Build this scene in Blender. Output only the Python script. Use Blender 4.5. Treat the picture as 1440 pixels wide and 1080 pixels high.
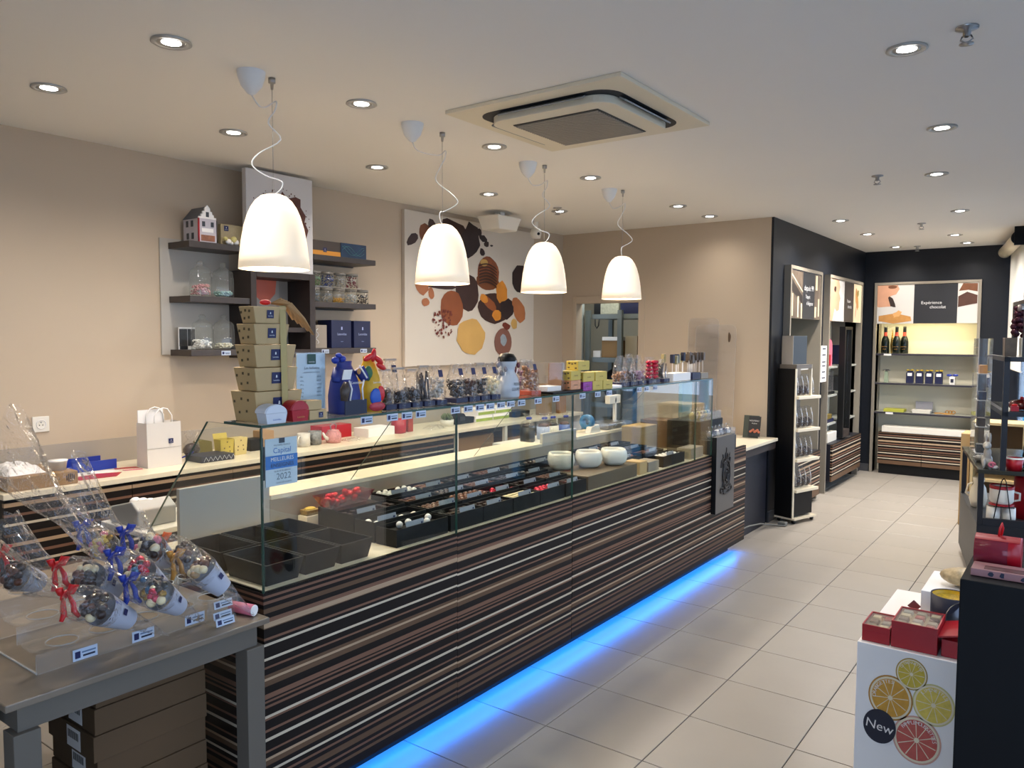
import bpy, math, random
from mathutils import Vector, Matrix
R = random.Random(7)
sc = bpy.context.scene
for o in list(bpy.data.objects): bpy.data.objects.remove(o)
C = sc.collection

# ------------------------------------------------------------------ camera
F_PX, YAW, PITCH, ROLL = 1092.8, -0.63753, -0.061175, 0.00455
fw = Vector((math.sin(YAW)*math.cos(PITCH), math.cos(YAW)*math.cos(PITCH), math.sin(PITCH)))
rt = Vector((math.cos(YAW), -math.sin(YAW), 0)); up = rt.cross(fw)
r2 = rt*math.cos(ROLL) + up*math.sin(ROLL); u2 = up*math.cos(ROLL) - rt*math.sin(ROLL)
cd = bpy.data.cameras.new('camera'); cam = bpy.data.objects.new('camera', cd); C.objects.link(cam)
cam.matrix_world = Matrix(((r2.x, u2.x, -fw.x, 0), (r2.y, u2.y, -fw.y, 0), (r2.z, u2.z, -fw.z, 1.6), (0, 0, 0, 1)))
cd.sensor_width = 36; cd.lens = 36*F_PX/1440; cd.clip_start = 0.02; cd.clip_end = 100
sc.camera = cam

# ------------------------------------------------------------------ world, exposure
w = bpy.data.worlds.new('sky'); sc.world = w; w.use_nodes = True
bg = w.node_tree.nodes['Background']; bg.inputs[0].default_value = (0.58, 0.75, 1.0, 1); bg.inputs[1].default_value = 2.6
vs = sc.view_settings; vs.view_transform = 'Standard'; vs.look = 'None'; vs.gamma = 1; vs.use_curve_mapping = False
vs.exposure = 0.28

SPOT_W, LAMP_W = 36.0, 9.0
ZC = 2.62                                   # ceiling height
ROT = math.atan(0.155)                      # the shop front runs at this angle

# ------------------------------------------------------------------ helpers
def lin(h):
    h = h.lstrip('#'); out = []
    for i in (0, 2, 4):
        c = int(h[i:i+2], 16)/255
        out.append(c/12.92 if c <= .04045 else ((c+.055)/1.055)**2.4)
    return (*out, 1)
MATS = {}
def nodes(name):
    m = bpy.data.materials.new(name); m.use_nodes = True; t = m.node_tree
    return m, t, t.nodes['Principled BSDF']
def mat(name, col, rough=.5, metal=0, noise=0, scale=12, bump=0, bscale=60, coat=0, emit=0, spec=.5, stretch=None, rand=0):
    if name in MATS: return MATS[name]
    m, t, b = nodes(name); N = t.nodes; L = t.links
    c = lin(col) if isinstance(col, str) else (*col, 1)
    b.inputs['Base Color'].default_value = c; b.inputs['Roughness'].default_value = rough; b.inputs['Metallic'].default_value = metal
    b.inputs['Coat Weight'].default_value = coat; b.inputs['Specular IOR Level'].default_value = spec
    if emit:
        b.inputs['Emission Color'].default_value = c; b.inputs['Emission Strength'].default_value = emit
    if noise or bump:
        tc = N.new('ShaderNodeTexCoord'); src = tc.outputs['Object']
        if stretch:
            mp = N.new('ShaderNodeMapping'); mp.inputs['Scale'].default_value = stretch; L.new(src, mp.inputs['Vector']); src = mp.outputs[0]
    if noise:
        n = N.new('ShaderNodeTexNoise'); n.inputs['Scale'].default_value = scale; n.inputs['Detail'].default_value = 4; L.new(src, n.inputs['Vector'])
        mx = N.new('ShaderNodeMix'); mx.data_type = 'RGBA'
        mx.inputs[6].default_value = tuple(min(1, k*(1+noise)) for k in c[:3])+(1,); mx.inputs[7].default_value = tuple(k*(1-noise) for k in c[:3])+(1,)
        L.new(n.outputs['Fac'], mx.inputs[0]); out = mx.outputs[2]
        if rand:
            oi = N.new('ShaderNodeObjectInfo'); hs = N.new('ShaderNodeHueSaturation'); ma = N.new('ShaderNodeMapRange')
            ma.inputs[3].default_value = 1-rand; ma.inputs[4].default_value = 1+rand
            L.new(oi.outputs['Random'], ma.inputs[0]); L.new(ma.outputs[0], hs.inputs['Value']); L.new(out, hs.inputs['Color']); out = hs.outputs[0]
        L.new(out, b.inputs['Base Color'])
    if bump:
        n2 = N.new('ShaderNodeTexNoise'); n2.inputs['Scale'].default_value = bscale; n2.inputs['Detail'].default_value = 3; L.new(src, n2.inputs['Vector'])
        bp = N.new('ShaderNodeBump'); bp.inputs['Strength'].default_value = bump; bp.inputs['Distance'].default_value = .01
        L.new(n2.outputs['Fac'], bp.inputs['Height']); L.new(bp.outputs[0], b.inputs['Normal'])
    MATS[name] = m; return m
def clear(name, tint=(1, 1, 1), refl=1.0, rough=0.02, ior=1.45, veil=0.0, wrinkle=0, wscale=25, sheen=1.0, vcol=(.9, .9, .9)):
    """a thin clear sheet: transparent, with fresnel reflection and a little diffuse veil"""
    if name in MATS: return MATS[name]
    m = bpy.data.materials.new(name); m.use_nodes = True; t = m.node_tree; N = t.nodes; L = t.links
    N.remove(N['Principled BSDF']); out = N['Material Output']
    tr = N.new('ShaderNodeBsdfTransparent'); tr.inputs[0].default_value = (*tint, 1)
    gl = N.new('ShaderNodeBsdfGlossy'); gl.inputs['Roughness'].default_value = rough; gl.inputs[0].default_value = (sheen, sheen, sheen, 1)
    fr = N.new('ShaderNodeLayerWeight'); fr.inputs['Blend'].default_value = .5
    pw = N.new('ShaderNodeMath'); pw.operation = 'POWER'; pw.inputs[1].default_value = 5; L.new(fr.outputs['Facing'], pw.inputs[0])
    ad = N.new('ShaderNodeMath'); ad.operation = 'MULTIPLY_ADD'; ad.inputs[1].default_value = .96; ad.inputs[2].default_value = .04; L.new(pw.outputs[0], ad.inputs[0])
    mu = N.new('ShaderNodeMath'); mu.operation = 'MULTIPLY'; mu.inputs[1].default_value = refl; mu.use_clamp = True; L.new(ad.outputs[0], mu.inputs[0])
    mx = N.new('ShaderNodeMixShader'); L.new(mu.outputs[0], mx.inputs[0]); L.new(tr.outputs[0], mx.inputs[1]); L.new(gl.outputs[0], mx.inputs[2])
    last = mx
    if veil:
        df = N.new('ShaderNodeBsdfDiffuse'); df.inputs[0].default_value = (*vcol, 1)
        m2 = N.new('ShaderNodeMixShader'); m2.inputs[0].default_value = veil; L.new(mx.outputs[0], m2.inputs[1]); L.new(df.outputs[0], m2.inputs[2]); last = m2
    if wrinkle:
        tc = N.new('ShaderNodeTexCoord'); n = N.new('ShaderNodeTexNoise'); n.inputs['Scale'].default_value = wscale; n.inputs['Detail'].default_value = 2; n.inputs['Distortion'].default_value = 1.5
        L.new(tc.outputs['Object'], n.inputs['Vector']); bp = N.new('ShaderNodeBump'); bp.inputs['Strength'].default_value = wrinkle; bp.inputs['Distance'].default_value = .03
        L.new(n.outputs['Fac'], bp.inputs['Height']); L.new(bp.outputs[0], gl.inputs['Normal']); L.new(bp.outputs[0], fr.inputs['Normal'])
    L.new(last.outputs[0], out.inputs[0]); MATS[name] = m; return m
def emitter(name, col, strength):
    if name in MATS: return MATS[name]
    m, t, b = nodes(name); c = lin(col); b.inputs['Base Color'].default_value = c
    b.inputs['Emission Color'].default_value = c; b.inputs['Emission Strength'].default_value = strength; MATS[name] = m; return m

COLS = {'d': '#17110f', 'p': '#735443', 'b': '#5f4836', 't': '#a88e72', 'c': '#c2b49d'}
def stripes(name, ztop, seq, gain=1.0):
    """striped laminate: seq = [(thickness, colour key)], downward from ztop"""
    m, t, b = nodes(name); N = t.nodes; L = t.links
    geo = N.new('ShaderNodeNewGeometry'); sx = N.new('ShaderNodeSeparateXYZ'); L.new(geo.outputs['Position'], sx.inputs[0])
    total = sum(s[0] for s in seq); half = (len(seq)+1)//2; ramps = []; pos = 0; edges = []
    for th, k in seq: edges.append((pos, k)); pos += th
    cut = edges[half][0]
    for part, a, e in ((edges[:half], 0, cut), (edges[half:], cut, total)):
        mr = N.new('ShaderNodeMapRange'); mr.inputs[1].default_value = ztop-a; mr.inputs[2].default_value = ztop-e; L.new(sx.outputs[2], mr.inputs[0])
        cr = N.new('ShaderNodeValToRGB'); cr.color_ramp.interpolation = 'CONSTANT'; el = cr.color_ramp.elements
        for i, (p0, k) in enumerate(part):
            f = (p0-a)/(e-a); x = el[0] if i == 0 else (el[1] if i == 1 else el.new(f)); x.position = f
            x.color = tuple(v*gain for v in lin(COLS[k])[:3])+(1,)
        L.new(mr.outputs[0], cr.inputs[0]); ramps.append(cr)
    gt = N.new('ShaderNodeMath'); gt.operation = 'LESS_THAN'; gt.inputs[1].default_value = ztop-cut; L.new(sx.outputs[2], gt.inputs[0])
    mx = N.new('ShaderNodeMix'); mx.data_type = 'RGBA'; L.new(gt.outputs[0], mx.inputs[0]); L.new(ramps[0].outputs[0], mx.inputs[6]); L.new(ramps[1].outputs[0], mx.inputs[7])
    # faint grain along the stripes
    mp = N.new('ShaderNodeMapping'); mp.inputs['Scale'].default_value = (3, 3, 160); L.new(geo.outputs['Position'], mp.inputs[0])
    n = N.new('ShaderNodeTexNoise'); n.inputs['Scale'].default_value = 1.5; n.inputs['Detail'].default_value = 3; L.new(mp.outputs[0], n.inputs['Vector'])
    mr = N.new('ShaderNodeMapRange'); mr.inputs[3].default_value = .75; mr.inputs[4].default_value = 1.25; L.new(n.outputs['Fac'], mr.inputs[0])
    m2 = N.new('ShaderNodeMix'); m2.data_type = 'RGBA'; m2.blend_type = 'MULTIPLY'; m2.inputs[0].default_value = 1
    L.new(mx.outputs[2], m2.inputs[6]); L.new(mr.outputs[0], m2.inputs[7]); L.new(m2.outputs[2], b.inputs['Base Color'])
    b.inputs['Roughness'].default_value = .5; b.inputs['Specular IOR Level'].default_value = .22; MATS[name] = m; return m

class MB:
    def __init__(s): s.v = []; s.f = []; s.m = []; s.s = []
    def add(s, V, Fs, m=0, sm=False):
        k = len(s.v); s.v += [tuple(p) for p in V]
        for f in Fs: s.f.append([i+k for i in f]); s.m.append(m); s.s.append(sm)
        return s
    def box(s, x0, y0, z0, x1, y1, z1, m=0, ms=None):
        if x0 > x1: x0, x1 = x1, x0
        if y0 > y1: y0, y1 = y1, y0
        if z0 > z1: z0, z1 = z1, z0
        V = [(x0, y0, z0), (x1, y0, z0), (x1, y1, z0), (x0, y1, z0), (x0, y0, z1), (x1, y0, z1), (x1, y1, z1), (x0, y1, z1)]
        Fs = [(0, 3, 2, 1), (4, 5, 6, 7), (0, 1, 5, 4), (1, 2, 6, 5), (2, 3, 7, 6), (3, 0, 4, 7)]
        k = len(s.v); s.v += V
        for i, f in enumerate(Fs): s.f.append([j+k for j in f]); s.m.append(ms[i] if ms else m); s.s.append(False)
        return s
    def frust(s, c, b, t, h, m=0, cap=True):
        """tapered box: base half sizes b, top half sizes t"""
        x, y, z = c
        V = [(x-b[0], y-b[1], z), (x+b[0], y-b[1], z), (x+b[0], y+b[1], z), (x-b[0], y+b[1], z), (x-t[0], y-t[1], z+h), (x+t[0], y-t[1], z+h), (x+t[0], y+t[1], z+h), (x-t[0], y+t[1], z+h)]
        Fs = [(0, 3, 2, 1), (0, 1, 5, 4), (1, 2, 6, 5), (2, 3, 7, 6), (3, 0, 4, 7)] + ([(4, 5, 6, 7)] if cap else [])
        return s.add(V, Fs, m)
    def obox(s, c, sx, sy, sz, rot=None, m=0):
        M = rot if rot is not None else Matrix.Identity(3); c = Vector(c); k = len(s.v)
        V = [c + M @ Vector((a*sx/2, b*sy/2, d*sz/2)) for d in (-1, 1) for a, b in ((-1, -1), (1, -1), (1, 1), (-1, 1))]
        return s.add(V, [(0, 3, 2, 1), (4, 5, 6, 7), (0, 1, 5, 4), (1, 2, 6, 5), (2, 3, 7, 6), (3, 0, 4, 7)], m)
    def tube(s, pts, r, n=8, m=0, closed=False, flat=1.0):
        P = [Vector(p) for p in pts]; k = len(P); rs = r if isinstance(r, (list, tuple)) else [r]*k
        V = []; nrm = None
        for i in range(k):
            a = P[(i-1) % k] if (closed or i > 0) else P[i]; b = P[(i+1) % k] if (closed or i < k-1) else P[i]
            d = (b-a).normalized() if (b-a).length > 1e-9 else Vector((0, 0, 1))
            if nrm is None: nrm = d.orthogonal().normalized()
            nrm = (nrm - d*nrm.dot(d)); nrm = nrm.normalized() if nrm.length > 1e-6 else d.orthogonal().normalized()
            bi = d.cross(nrm)
            for j in range(n):
                t = 2*math.pi*j/n; V.append(P[i] + nrm*math.cos(t)*rs[i] + bi*math.sin(t)*rs[i]*flat)
        Fs = []
        for i in range(k if closed else k-1):
            for j in range(n):
                Fs.append((i*n+j, i*n+(j+1) % n, ((i+1) % k)*n+(j+1) % n, ((i+1) % k)*n+j))
        s.add(V, Fs, m, True)
        if not closed:
            s.f.append([len(s.v)-k*n+j for j in range(n)][::-1]); s.m.append(m); s.s.append(False)
            s.f.append([len(s.v)-n+j for j in range(n)]); s.m.append(m); s.s.append(False)
        return s
    def lathe(s, prof, c=(0, 0, 0), n=24, m=0, ax=None, sm=True, cap0=False, cap1=False, wob=None):
        A = ax if ax is not None else Matrix.Identity(3); c = Vector(c); V = []
        for q, (r, z) in enumerate(prof):
            for j in range(n):
                t = 2*math.pi*j/n; rr = r*(wob(q, t) if wob else 1)
                V.append(c + A @ Vector((rr*math.cos(t), rr*math.sin(t), z)))
        Fs = []
        for i in range(len(prof)-1):
            for j in range(n): Fs.append((i*n+j, i*n+(j+1) % n, (i+1)*n+(j+1) % n, (i+1)*n+j))
        k = len(s.v); s.add(V, Fs, m, sm)
        if cap0: s.f.append([k+j for j in range(n)][::-1]); s.m.append(m); s.s.append(False)
        if cap1: s.f.append([k+(len(prof)-1)*n+j for j in range(n)]); s.m.append(m); s.s.append(False)
        return s
    def ell(s, c, r, n=10, k=6, m=0, rot=None):
        if not isinstance(r, (list, tuple)): r = (r, r, r)
        M = rot if rot is not None else Matrix.Identity(3); c = Vector(c)
        V = [c + M @ Vector((0, 0, -r[2]))]
        for i in range(1, k):
            ph = -math.pi/2+math.pi*i/k
            for j in range(n):
                t = 2*math.pi*j/n; V.append(c + M @ Vector((r[0]*math.cos(ph)*math.cos(t), r[1]*math.cos(ph)*math.sin(t), r[2]*math.sin(ph))))
        V.append(c + M @ Vector((0, 0, r[2]))); Fs = []
        for j in range(n): Fs.append((0, 1+(j+1) % n, 1+j)); Fs.append((len(V)-1, len(V)-1-n+j, len(V)-1-n+(j+1) % n))
        for i in range(k-2):
            for j in range(n): Fs.append((1+i*n+j, 1+i*n+(j+1) % n, 1+(i+1)*n+(j+1) % n, 1+(i+1)*n+j))
        return s.add(V, Fs, m, True)
    def prism(s, pts, o, rv, uv, t, m=0, mside=None):
        """outline pts (a,b) -> o + a*rv + b*uv, extruded by t along rv x uv"""
        o = Vector(o); rv = Vector(rv); uv = Vector(uv); nv = rv.cross(uv).normalized(); n = len(pts)
        V = [o+rv*a+uv*b for a, b in pts] + [o+rv*a+uv*b+nv*t for a, b in pts]
        k = len(s.v); s.v += [tuple(p) for p in V]
        s.f.append([k+n+i for i in range(n)]); s.m.append(m); s.s.append(False)
        s.f.append([k+i for i in range(n)][::-1]); s.m.append(m); s.s.append(False)
        for i in range(n): s.f.append([k+i, k+(i+1) % n, k+n+(i+1) % n, k+n+i]); s.m.append(m if mside is None else mside); s.s.append(False)
        return s
    def build(s, name, mats, parent=None, loc=None, bevel=0, local=False, solid=0, sub=0):
        me = bpy.data.meshes.new(name); V = s.v
        root = parent
        while root is not None and root.parent is not None: root = root.parent
        if root is not None and not local:
            M = INV[root.name]; V = [tuple(M @ Vector(p)) for p in V]
        if loc is not None: V = [(p[0]-loc[0], p[1]-loc[1], p[2]-loc[2]) for p in V]
        me.from_pydata(V, [], s.f); mats = mats if isinstance(mats, (list, tuple)) else [mats]
        for x in mats: me.materials.append(x)
        me.polygons.foreach_set('material_index', s.m); me.polygons.foreach_set('use_smooth', s.s); me.update()
        o = bpy.data.objects.new(name, me); C.objects.link(o)
        if parent is not None: o.parent = parent
        if loc is not None: o.location = loc
        if solid:
            md = o.modifiers.new('thickness', 'SOLIDIFY'); md.thickness = solid
        if bevel:
            md = o.modifiers.new('edges', 'BEVEL'); md.width = bevel; md.segments = 2; md.limit_method = 'ANGLE'
        if sub:
            md = o.modifiers.new('smooth', 'SUBSURF'); md.levels = sub; md.render_levels = sub
        return o
INV = {}
def thing(name, label, cat, loc=(0, 0, 0), rz=0, group=None):
    o = bpy.data.objects.new(name, None); C.objects.link(o); o.empty_display_size = .05
    o.location = loc; o.rotation_euler = (0, 0, rz); o['label'] = label; o['category'] = cat
    if group: o['group'] = group
    INV[o.name] = (Matrix.Translation(loc) @ Matrix.Rotation(rz, 4, 'Z')).inverted()
    return o
def tag(o, label, cat, group=None):
    o['label'] = label; o['category'] = cat
    if group: o['group'] = group
    return o
def stuff(o): o['kind'] = 'stuff'; return o
def struct(o, label=None):
    o['kind'] = 'structure'
    if label: o['label'] = label
    return o
def sroot(name, label, loc=(0, 0, 0), rz=0):
    o = bpy.data.objects.new(name, None); C.objects.link(o); o.location = loc; o.rotation_euler = (0, 0, rz); struct(o, label)
    INV[o.name] = (Matrix.Translation(loc) @ Matrix.Rotation(rz, 4, 'Z')).inverted(); return o
def dup(root, loc=None, rz=None, label=None, scale=None):
    r = root.copy(); C.objects.link(r)
    if loc is not None: r.location = loc
    if rz is not None: r.rotation_euler = (0, 0, rz)
    if label: r['label'] = label
    if scale: r.scale = scale
    for ch in list(root.children):
        c = ch.copy(); C.objects.link(c); c.parent = r
        for g in list(ch.children):
            d = g.copy(); C.objects.link(d); d.parent = c
    return r
def ordw(n):
    return ['first', 'second', 'third', 'fourth', 'fifth', 'sixth', 'seventh', 'eighth', 'ninth', 'tenth', 'eleventh', 'twelfth', 'thirteenth', 'fourteenth', 'fifteenth', 'sixteenth', 'seventeenth', 'eighteenth', 'nineteenth', 'twentieth'][n]
# lettering
_tx = {}
def text2d(body):
    if body in _tx: return _tx[body]
    cu = bpy.data.curves.new('t', 'FONT'); cu.body = body; cu.align_x = 'CENTER'; cu.align_y = 'CENTER'; cu.size = 1; cu.resolution_u = 3
    ob = bpy.data.objects.new('t', cu); me = ob.to_mesh()
    V = [(v.co.x, v.co.y) for v in me.vertices]; Fs = [tuple(p.vertices) for p in me.polygons]
    ob.to_mesh_clear(); bpy.data.objects.remove(ob); bpy.data.curves.remove(cu); _tx[body] = (V, Fs); return V, Fs
def letter(mb, body, o, rv, uv, h, m=0, lift=.0012, squeeze=1.0):
    """flat lettering of cap height about h centred at o"""
    V, Fs = text2d(body); o = Vector(o); rv = Vector(rv).normalized(); uv = Vector(uv).normalized(); nv = rv.cross(uv); k = h/.7
    mb.add([o+rv*a*k*squeeze+uv*b*k+nv*lift for a, b in V], Fs, m); return mb
PX, PY, PZ = (1, 0, 0), (0, 1, 0), (0, 0, 1)
def rotm(ax, ang): return Matrix.Rotation(ang, 3, ax)
def frame_to(d):
    """matrix whose z axis points along d"""
    return Vector((0, 0, 1)).rotation_difference(Vector(d).normalized()).to_matrix()
def blob(rx, ry, n=14, jag=.12, seed=0, ang=0, c=(0, 0)):
    r = random.Random(seed); out = []
    for i in range(n):
        t = 2*math.pi*i/n; k = 1+r.uniform(-jag, jag); a, b = rx*k*math.cos(t), ry*k*math.sin(t)
        out.append((c[0]+a*math.cos(ang)-b*math.sin(ang), c[1]+a*math.sin(ang)+b*math.cos(ang)))
    return out

# ------------------------------------------------------------------ materials
m_wall = mat('beige wall paint', '#bfad96', .75, noise=.04, scale=1.5, bump=.03, bscale=200)
m_ceil = mat('ceiling paint', '#ece8e1', .85, noise=.02, scale=1)
m_dark = mat('dark navy wall paint', '#12161e', .45, noise=.1, scale=2, spec=.35)
m_white = mat('white gloss laminate', '#e2dccf', .3)
m_paper = mat('white paper', '#ece8e4', .6)
m_cream = mat('cream worktop', '#e3d7bd', .28, noise=.04, scale=3)
m_black = mat('black matt laminate', '#08080a', .5, spec=.3)
m_blackplastic = mat('black plastic', '#060607', .4, spec=.25)
m_navy = mat('navy print', '#141a33', .5)
m_navyblue = mat('navy blue card', '#10163c', .45)
m_steel = mat('brushed steel', '#a8a8a8', .3, metal=1)
m_greymetal = mat('grey painted metal', '#625b52', .5, spec=.3)
m_darkwood = mat('dark wenge wood', '#2e2420', .5, noise=.25, scale=4, stretch=(1, 1, 12))
m_card = mat('brown cardboard', '#8f7049', .8, noise=.06, scale=6)
m_beigebox = mat('beige printed card', '#bd9f6e', .55, noise=.03, scale=8)
m_red = mat('red lacquered card', '#a80d1e', .32, noise=.06, scale=5)
m_redfoil = mat('red foil', '#b31328', .22, metal=.5, bump=.5, bscale=90)
m_redribbon = mat('red ribbon', '#c8161c', .35)
m_blueribbon = mat('blue ribbon', '#1a3396', .35)
m_goldribbon = mat('gold ribbon', '#c58f45', .3, metal=.4)
m_orangeribbon = mat('orange ribbon', '#d9683a', .35)
m_choc = mat('dark chocolate', '#2a1812', .35, noise=.2, scale=60)
m_milk = mat('milk chocolate', '#5c3420', .38, noise=.15, scale=60)
m_whitechoc = mat('white chocolate', '#d9c9a0', .4)
m_whiteball = mat('white glazed sweet', '#e9e4dc', .3)
m_gold = mat('gold foil', '#a5823c', .25, metal=.8, bump=.4, bscale=120)
m_bluefoil = mat('blue foil', '#2f6a94', .25, metal=.6, bump=.4, bscale=120)
m_redball = mat('red foil sweet', '#b8223c', .25, metal=.5, bump=.4, bscale=120)
m_glass = clear('counter glass', (.95, .975, .96), refl=1.0, rough=0.0)
m_gedge = mat('green glass edge', '#2c4a40', .15)
m_cello = clear('cellophane', (.97, .97, .97), refl=1.15, rough=.08, ior=1.5, veil=.025, wrinkle=.9, wscale=22)
m_plexi = clear('clear acrylic', (.96, .96, .95), refl=1.0, rough=.03, veil=.035)
m_plexiedge = clear('acrylic edge', (.8, .82, .8), refl=1.2, rough=.2, veil=.35)
m_jar = clear('jar glass', (.93, .95, .94), refl=1.2, rough=.02, veil=.03)
m_tile = mat('floor tile', '#9a938a', .32, noise=.07, scale=3.5, bump=.02, bscale=30, rand=.03)
m_grout = mat('tile grout', '#4a4640', .9)
SEQ = [(0.008, 'd'), (.008, 'p'), (.0096, 'd'), (.009, 'p'), (.0133, 'd'), (.016, 'b'), (.016, 'd'), (.0133, 'p'), (.016, 't'), (.004, 'b'), (.028, 'd'), (.008, 'p'), (.0096, 'd'), (.008, 'c'), (.0384, 'd'), (.008, 'c'), (.0187, 'd'), (.008, 'p'), (.0187, 'd'), (.0106, 'b'), (.008, 't'), (.0187, 'b'), (.024, 'd'), (.016, 'p'), (.0053, 'd'), (.008, 'p'), (.008, 'd'), (.008, 'p'), (.024, 'd'), (.008, 'c'), (.007, 'p'), (.0304, 'd'), (.008, 'p'), (.020, 'd'), (.009, 'c'), (.0293, 'd'), (.007, 'p'), (.017, 'd'), (.009, 't'), (.016, 'b'), (.016, 'd'), (.008, 'c'), (.016, 'd'), (.008, 'p'), (.0133, 'd'), (.0213, 'b'), (.0133, 'd'), (.008, 'p'), (.0133, 'd'), (.0107, 'b'), (.03, 'd')]
m_stripe = stripes('striped laminate', .80, SEQ)
m_stripe_b = stripes('striped laminate lower offset', .797, SEQ)
m_stripe_back = stripes('striped laminate drawers', .89, [(.032, 'd'), (.018, 't'), (.032, 'd'), (.012, 'p'), (.03, 'd'), (.012, 'c'), (.034, 'd'), (.012, 'b'), (.03, 'd'), (.016, 't'), (.03, 'd'), (.012, 'p'), (.03, 'd'), (.012, 'c'), (.034, 'd'), (.016, 'b'), (.06, 'd'), (.016, 't'), (.03, 'd'), (.012, 'c'), (.2, 'd')])
m_stripe_cab_lit = stripes('striped laminate cabinets lit', .55, [(.03, 'p'), (.012, 't'), (.016, 'd'), (.010, 'b'), (.018, 'd'), (.012, 'p'), (.014, 'd'), (.010, 'c'), (.03, 'd'), (.018, 't'), (.016, 'd'), (.014, 'p'), (.014, 'd'), (.008, 'c'), (.022, 'd'), (.012, 'p'), (.014, 'd'), (.01, 'b'), (.016, 'd'), (.012, 'c'), (.02, 'd'), (.018, 'p'), (.015, 'd'), (.01, 'c'), (.016, 'd'), (.05, 'b')], 1.15)  # gain brightens these stripes, painting in the stronger light on the cabinets
# ================================================================== STRUCTURE
# floor: slab, tiles one by one where the photograph shows them
fl = MB().box(-5.2, -1.3, -.10, 1.4, 10.45, -.004).build('floor', m_grout); struct(fl, 'pale grey square ceramic tiles with thin dark joints'); INV['floor'] = Matrix.Identity(4)
TX, TY = .44, .434
tb = MB(); hx, hy, g = TX/2-.002, TY/2-.002, .0015
tb.v = [(-hx, -hy, -.006), (hx, -hy, -.006), (hx, hy, -.006), (-hx, hy, -.006), (-hx, -hy, -.0012), (hx, -hy, -.0012), (hx, hy, -.0012), (-hx, hy, -.0012), (-hx+g, -hy+g, 0), (hx-g, -hy+g, 0), (hx-g, hy-g, 0), (-hx+g, hy-g, 0)]
tb.f = [[0, 1, 5, 4], [1, 2, 6, 5], [2, 3, 7, 6], [3, 0, 4, 7], [4, 5, 9, 8], [5, 6, 10, 9], [6, 7, 11, 10], [7, 4, 8, 11], [8, 9, 10, 11]]; tb.m = [0]*9; tb.s = [False]*9
tile0 = None; rest = MB()
for i in range(-8, 7):
    for j in range(-10, 18):
        cx, cy = -1.735+TX*(i+.5), 3.02+TY*(j+.5)
        if cx < -5.1 or cy < -1.2 or cy > 10.3: continue
        jy = 0.008 if cy > 8.4 else 0
        if -2.2 < cx < .1 and cy > 1.6 and cy < 10.1:
            if tile0 is None:
                tile0 = tb.build('tile', m_tile, None); t = tile0
            else: t = tile0.copy(); C.objects.link(t)
            t.parent = fl; t.location = (cx, cy+jy, 0)
        else: rest.add([(p[0]+cx, p[1]+cy, p[2]) for p in tb.v], tb.f)
stuff(rest.build('tile_field', m_tile, fl))

ceil = struct(MB().box(-5.2, -1.3, ZC, 1.4, 10.45, ZC+.1).build('ceiling', m_ceil), 'matt off-white ceiling')
struct(MB().box(-4.42, -1.3, 0, -4.3, 6.66, ZC).build('wall_left', m_wall), 'plain beige wall behind the service counter')
# far wall with the storeroom doorway
wf = MB().box(-4.42, 6.66, 0, -4.13, 6.76, ZC).box(-4.13, 6.66, 1.93, -3.44, 6.76, ZC).box(-3.44, 6.66, 0, -2.2, 6.76, ZC)
struct(wf.build('wall_far', m_wall), 'beige end wall with the storeroom doorway')
dt = MB().box(-4.17, 6.648, 0, -4.13, 6.66, 2.0).box(-3.44, 6.648, 0, -3.375, 6.66, 2.0).box(-4.13, 6.648, 1.93, -3.44, 6.66, 2.0)
struct(dt.build('door_1', m_wall, bevel=.003), 'beige architrave of the open storeroom doorway')
# storeroom
m_store = mat('storeroom wall paint', '#8f8776', .8)
struct(MB().box(-5.2, 8.3, 0, -2.6, 8.4, ZC).build('wall_storeroom_back', m_store))
struct(MB().box(-5.2, 6.76, 0, -5.1, 8.3, ZC).build('wall_storeroom_left', m_store))
struct(MB().box(-2.7, 6.76, 0, -2.6, 8.3, ZC).build('wall_storeroom_right', m_store))
# wall behind the camera: shop-front side, solid with a glazed part on the right
struct(MB().box(-4.42, -1.3, 0, -1.2, -1.2, ZC).box(-1.2, -1.3, 2.3, 1.4, -1.2, ZC).box(.9, -1.3, 0, 1.4, -1.2, 2.3).build('wall_front', m_wall))
# dark alcove: side wall with two niches, back wall with one
def wall_open(y0, y1, holes, ztop):      # side wall pieces around the niches (holes: (ya, yb))
    mb = MB(); y = y0
    for a, b in holes:
        mb.box(-2.3, y, 0, -2.18, a, ztop); mb.box(-2.3, a, 2.2, -2.18, b, ztop); y = b
    mb.box(-2.3, y, 0, -2.18, y1, ztop); return mb
struct(wall_open(6.661, 10.02, [(7.0, 7.96), (8.29, 9.65)], ZC).build('wall_alcove_side', m_dark), 'dark navy side wall of the alcove')
struct(MB().box(-2.18, 10.02, 0, -2.03, 10.14, ZC).box(-2.03, 10.02, 2.22, -1.0, 10.14, ZC).box(-1.0, 10.02, 0, -.6, 10.14, ZC).build('wall_back', m_dark), 'dark navy end wall of the alcove')
m_skirt = mat('grey skirting', '#3a3b3f', .5)
struct(MB().box(-2.18, 6.665, 0, -2.168, 6.96, .09).box(-2.18, 7.99, 0, -2.168, 8.25, .09).box(-2.18, 9.69, 0, -2.168, 10.02, .09).build('baseboard_side', m_skirt))
struct(MB().box(-2.168, 10.008, 0, -2.07, 10.02, .09).build('baseboard_back', m_skirt))

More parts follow.
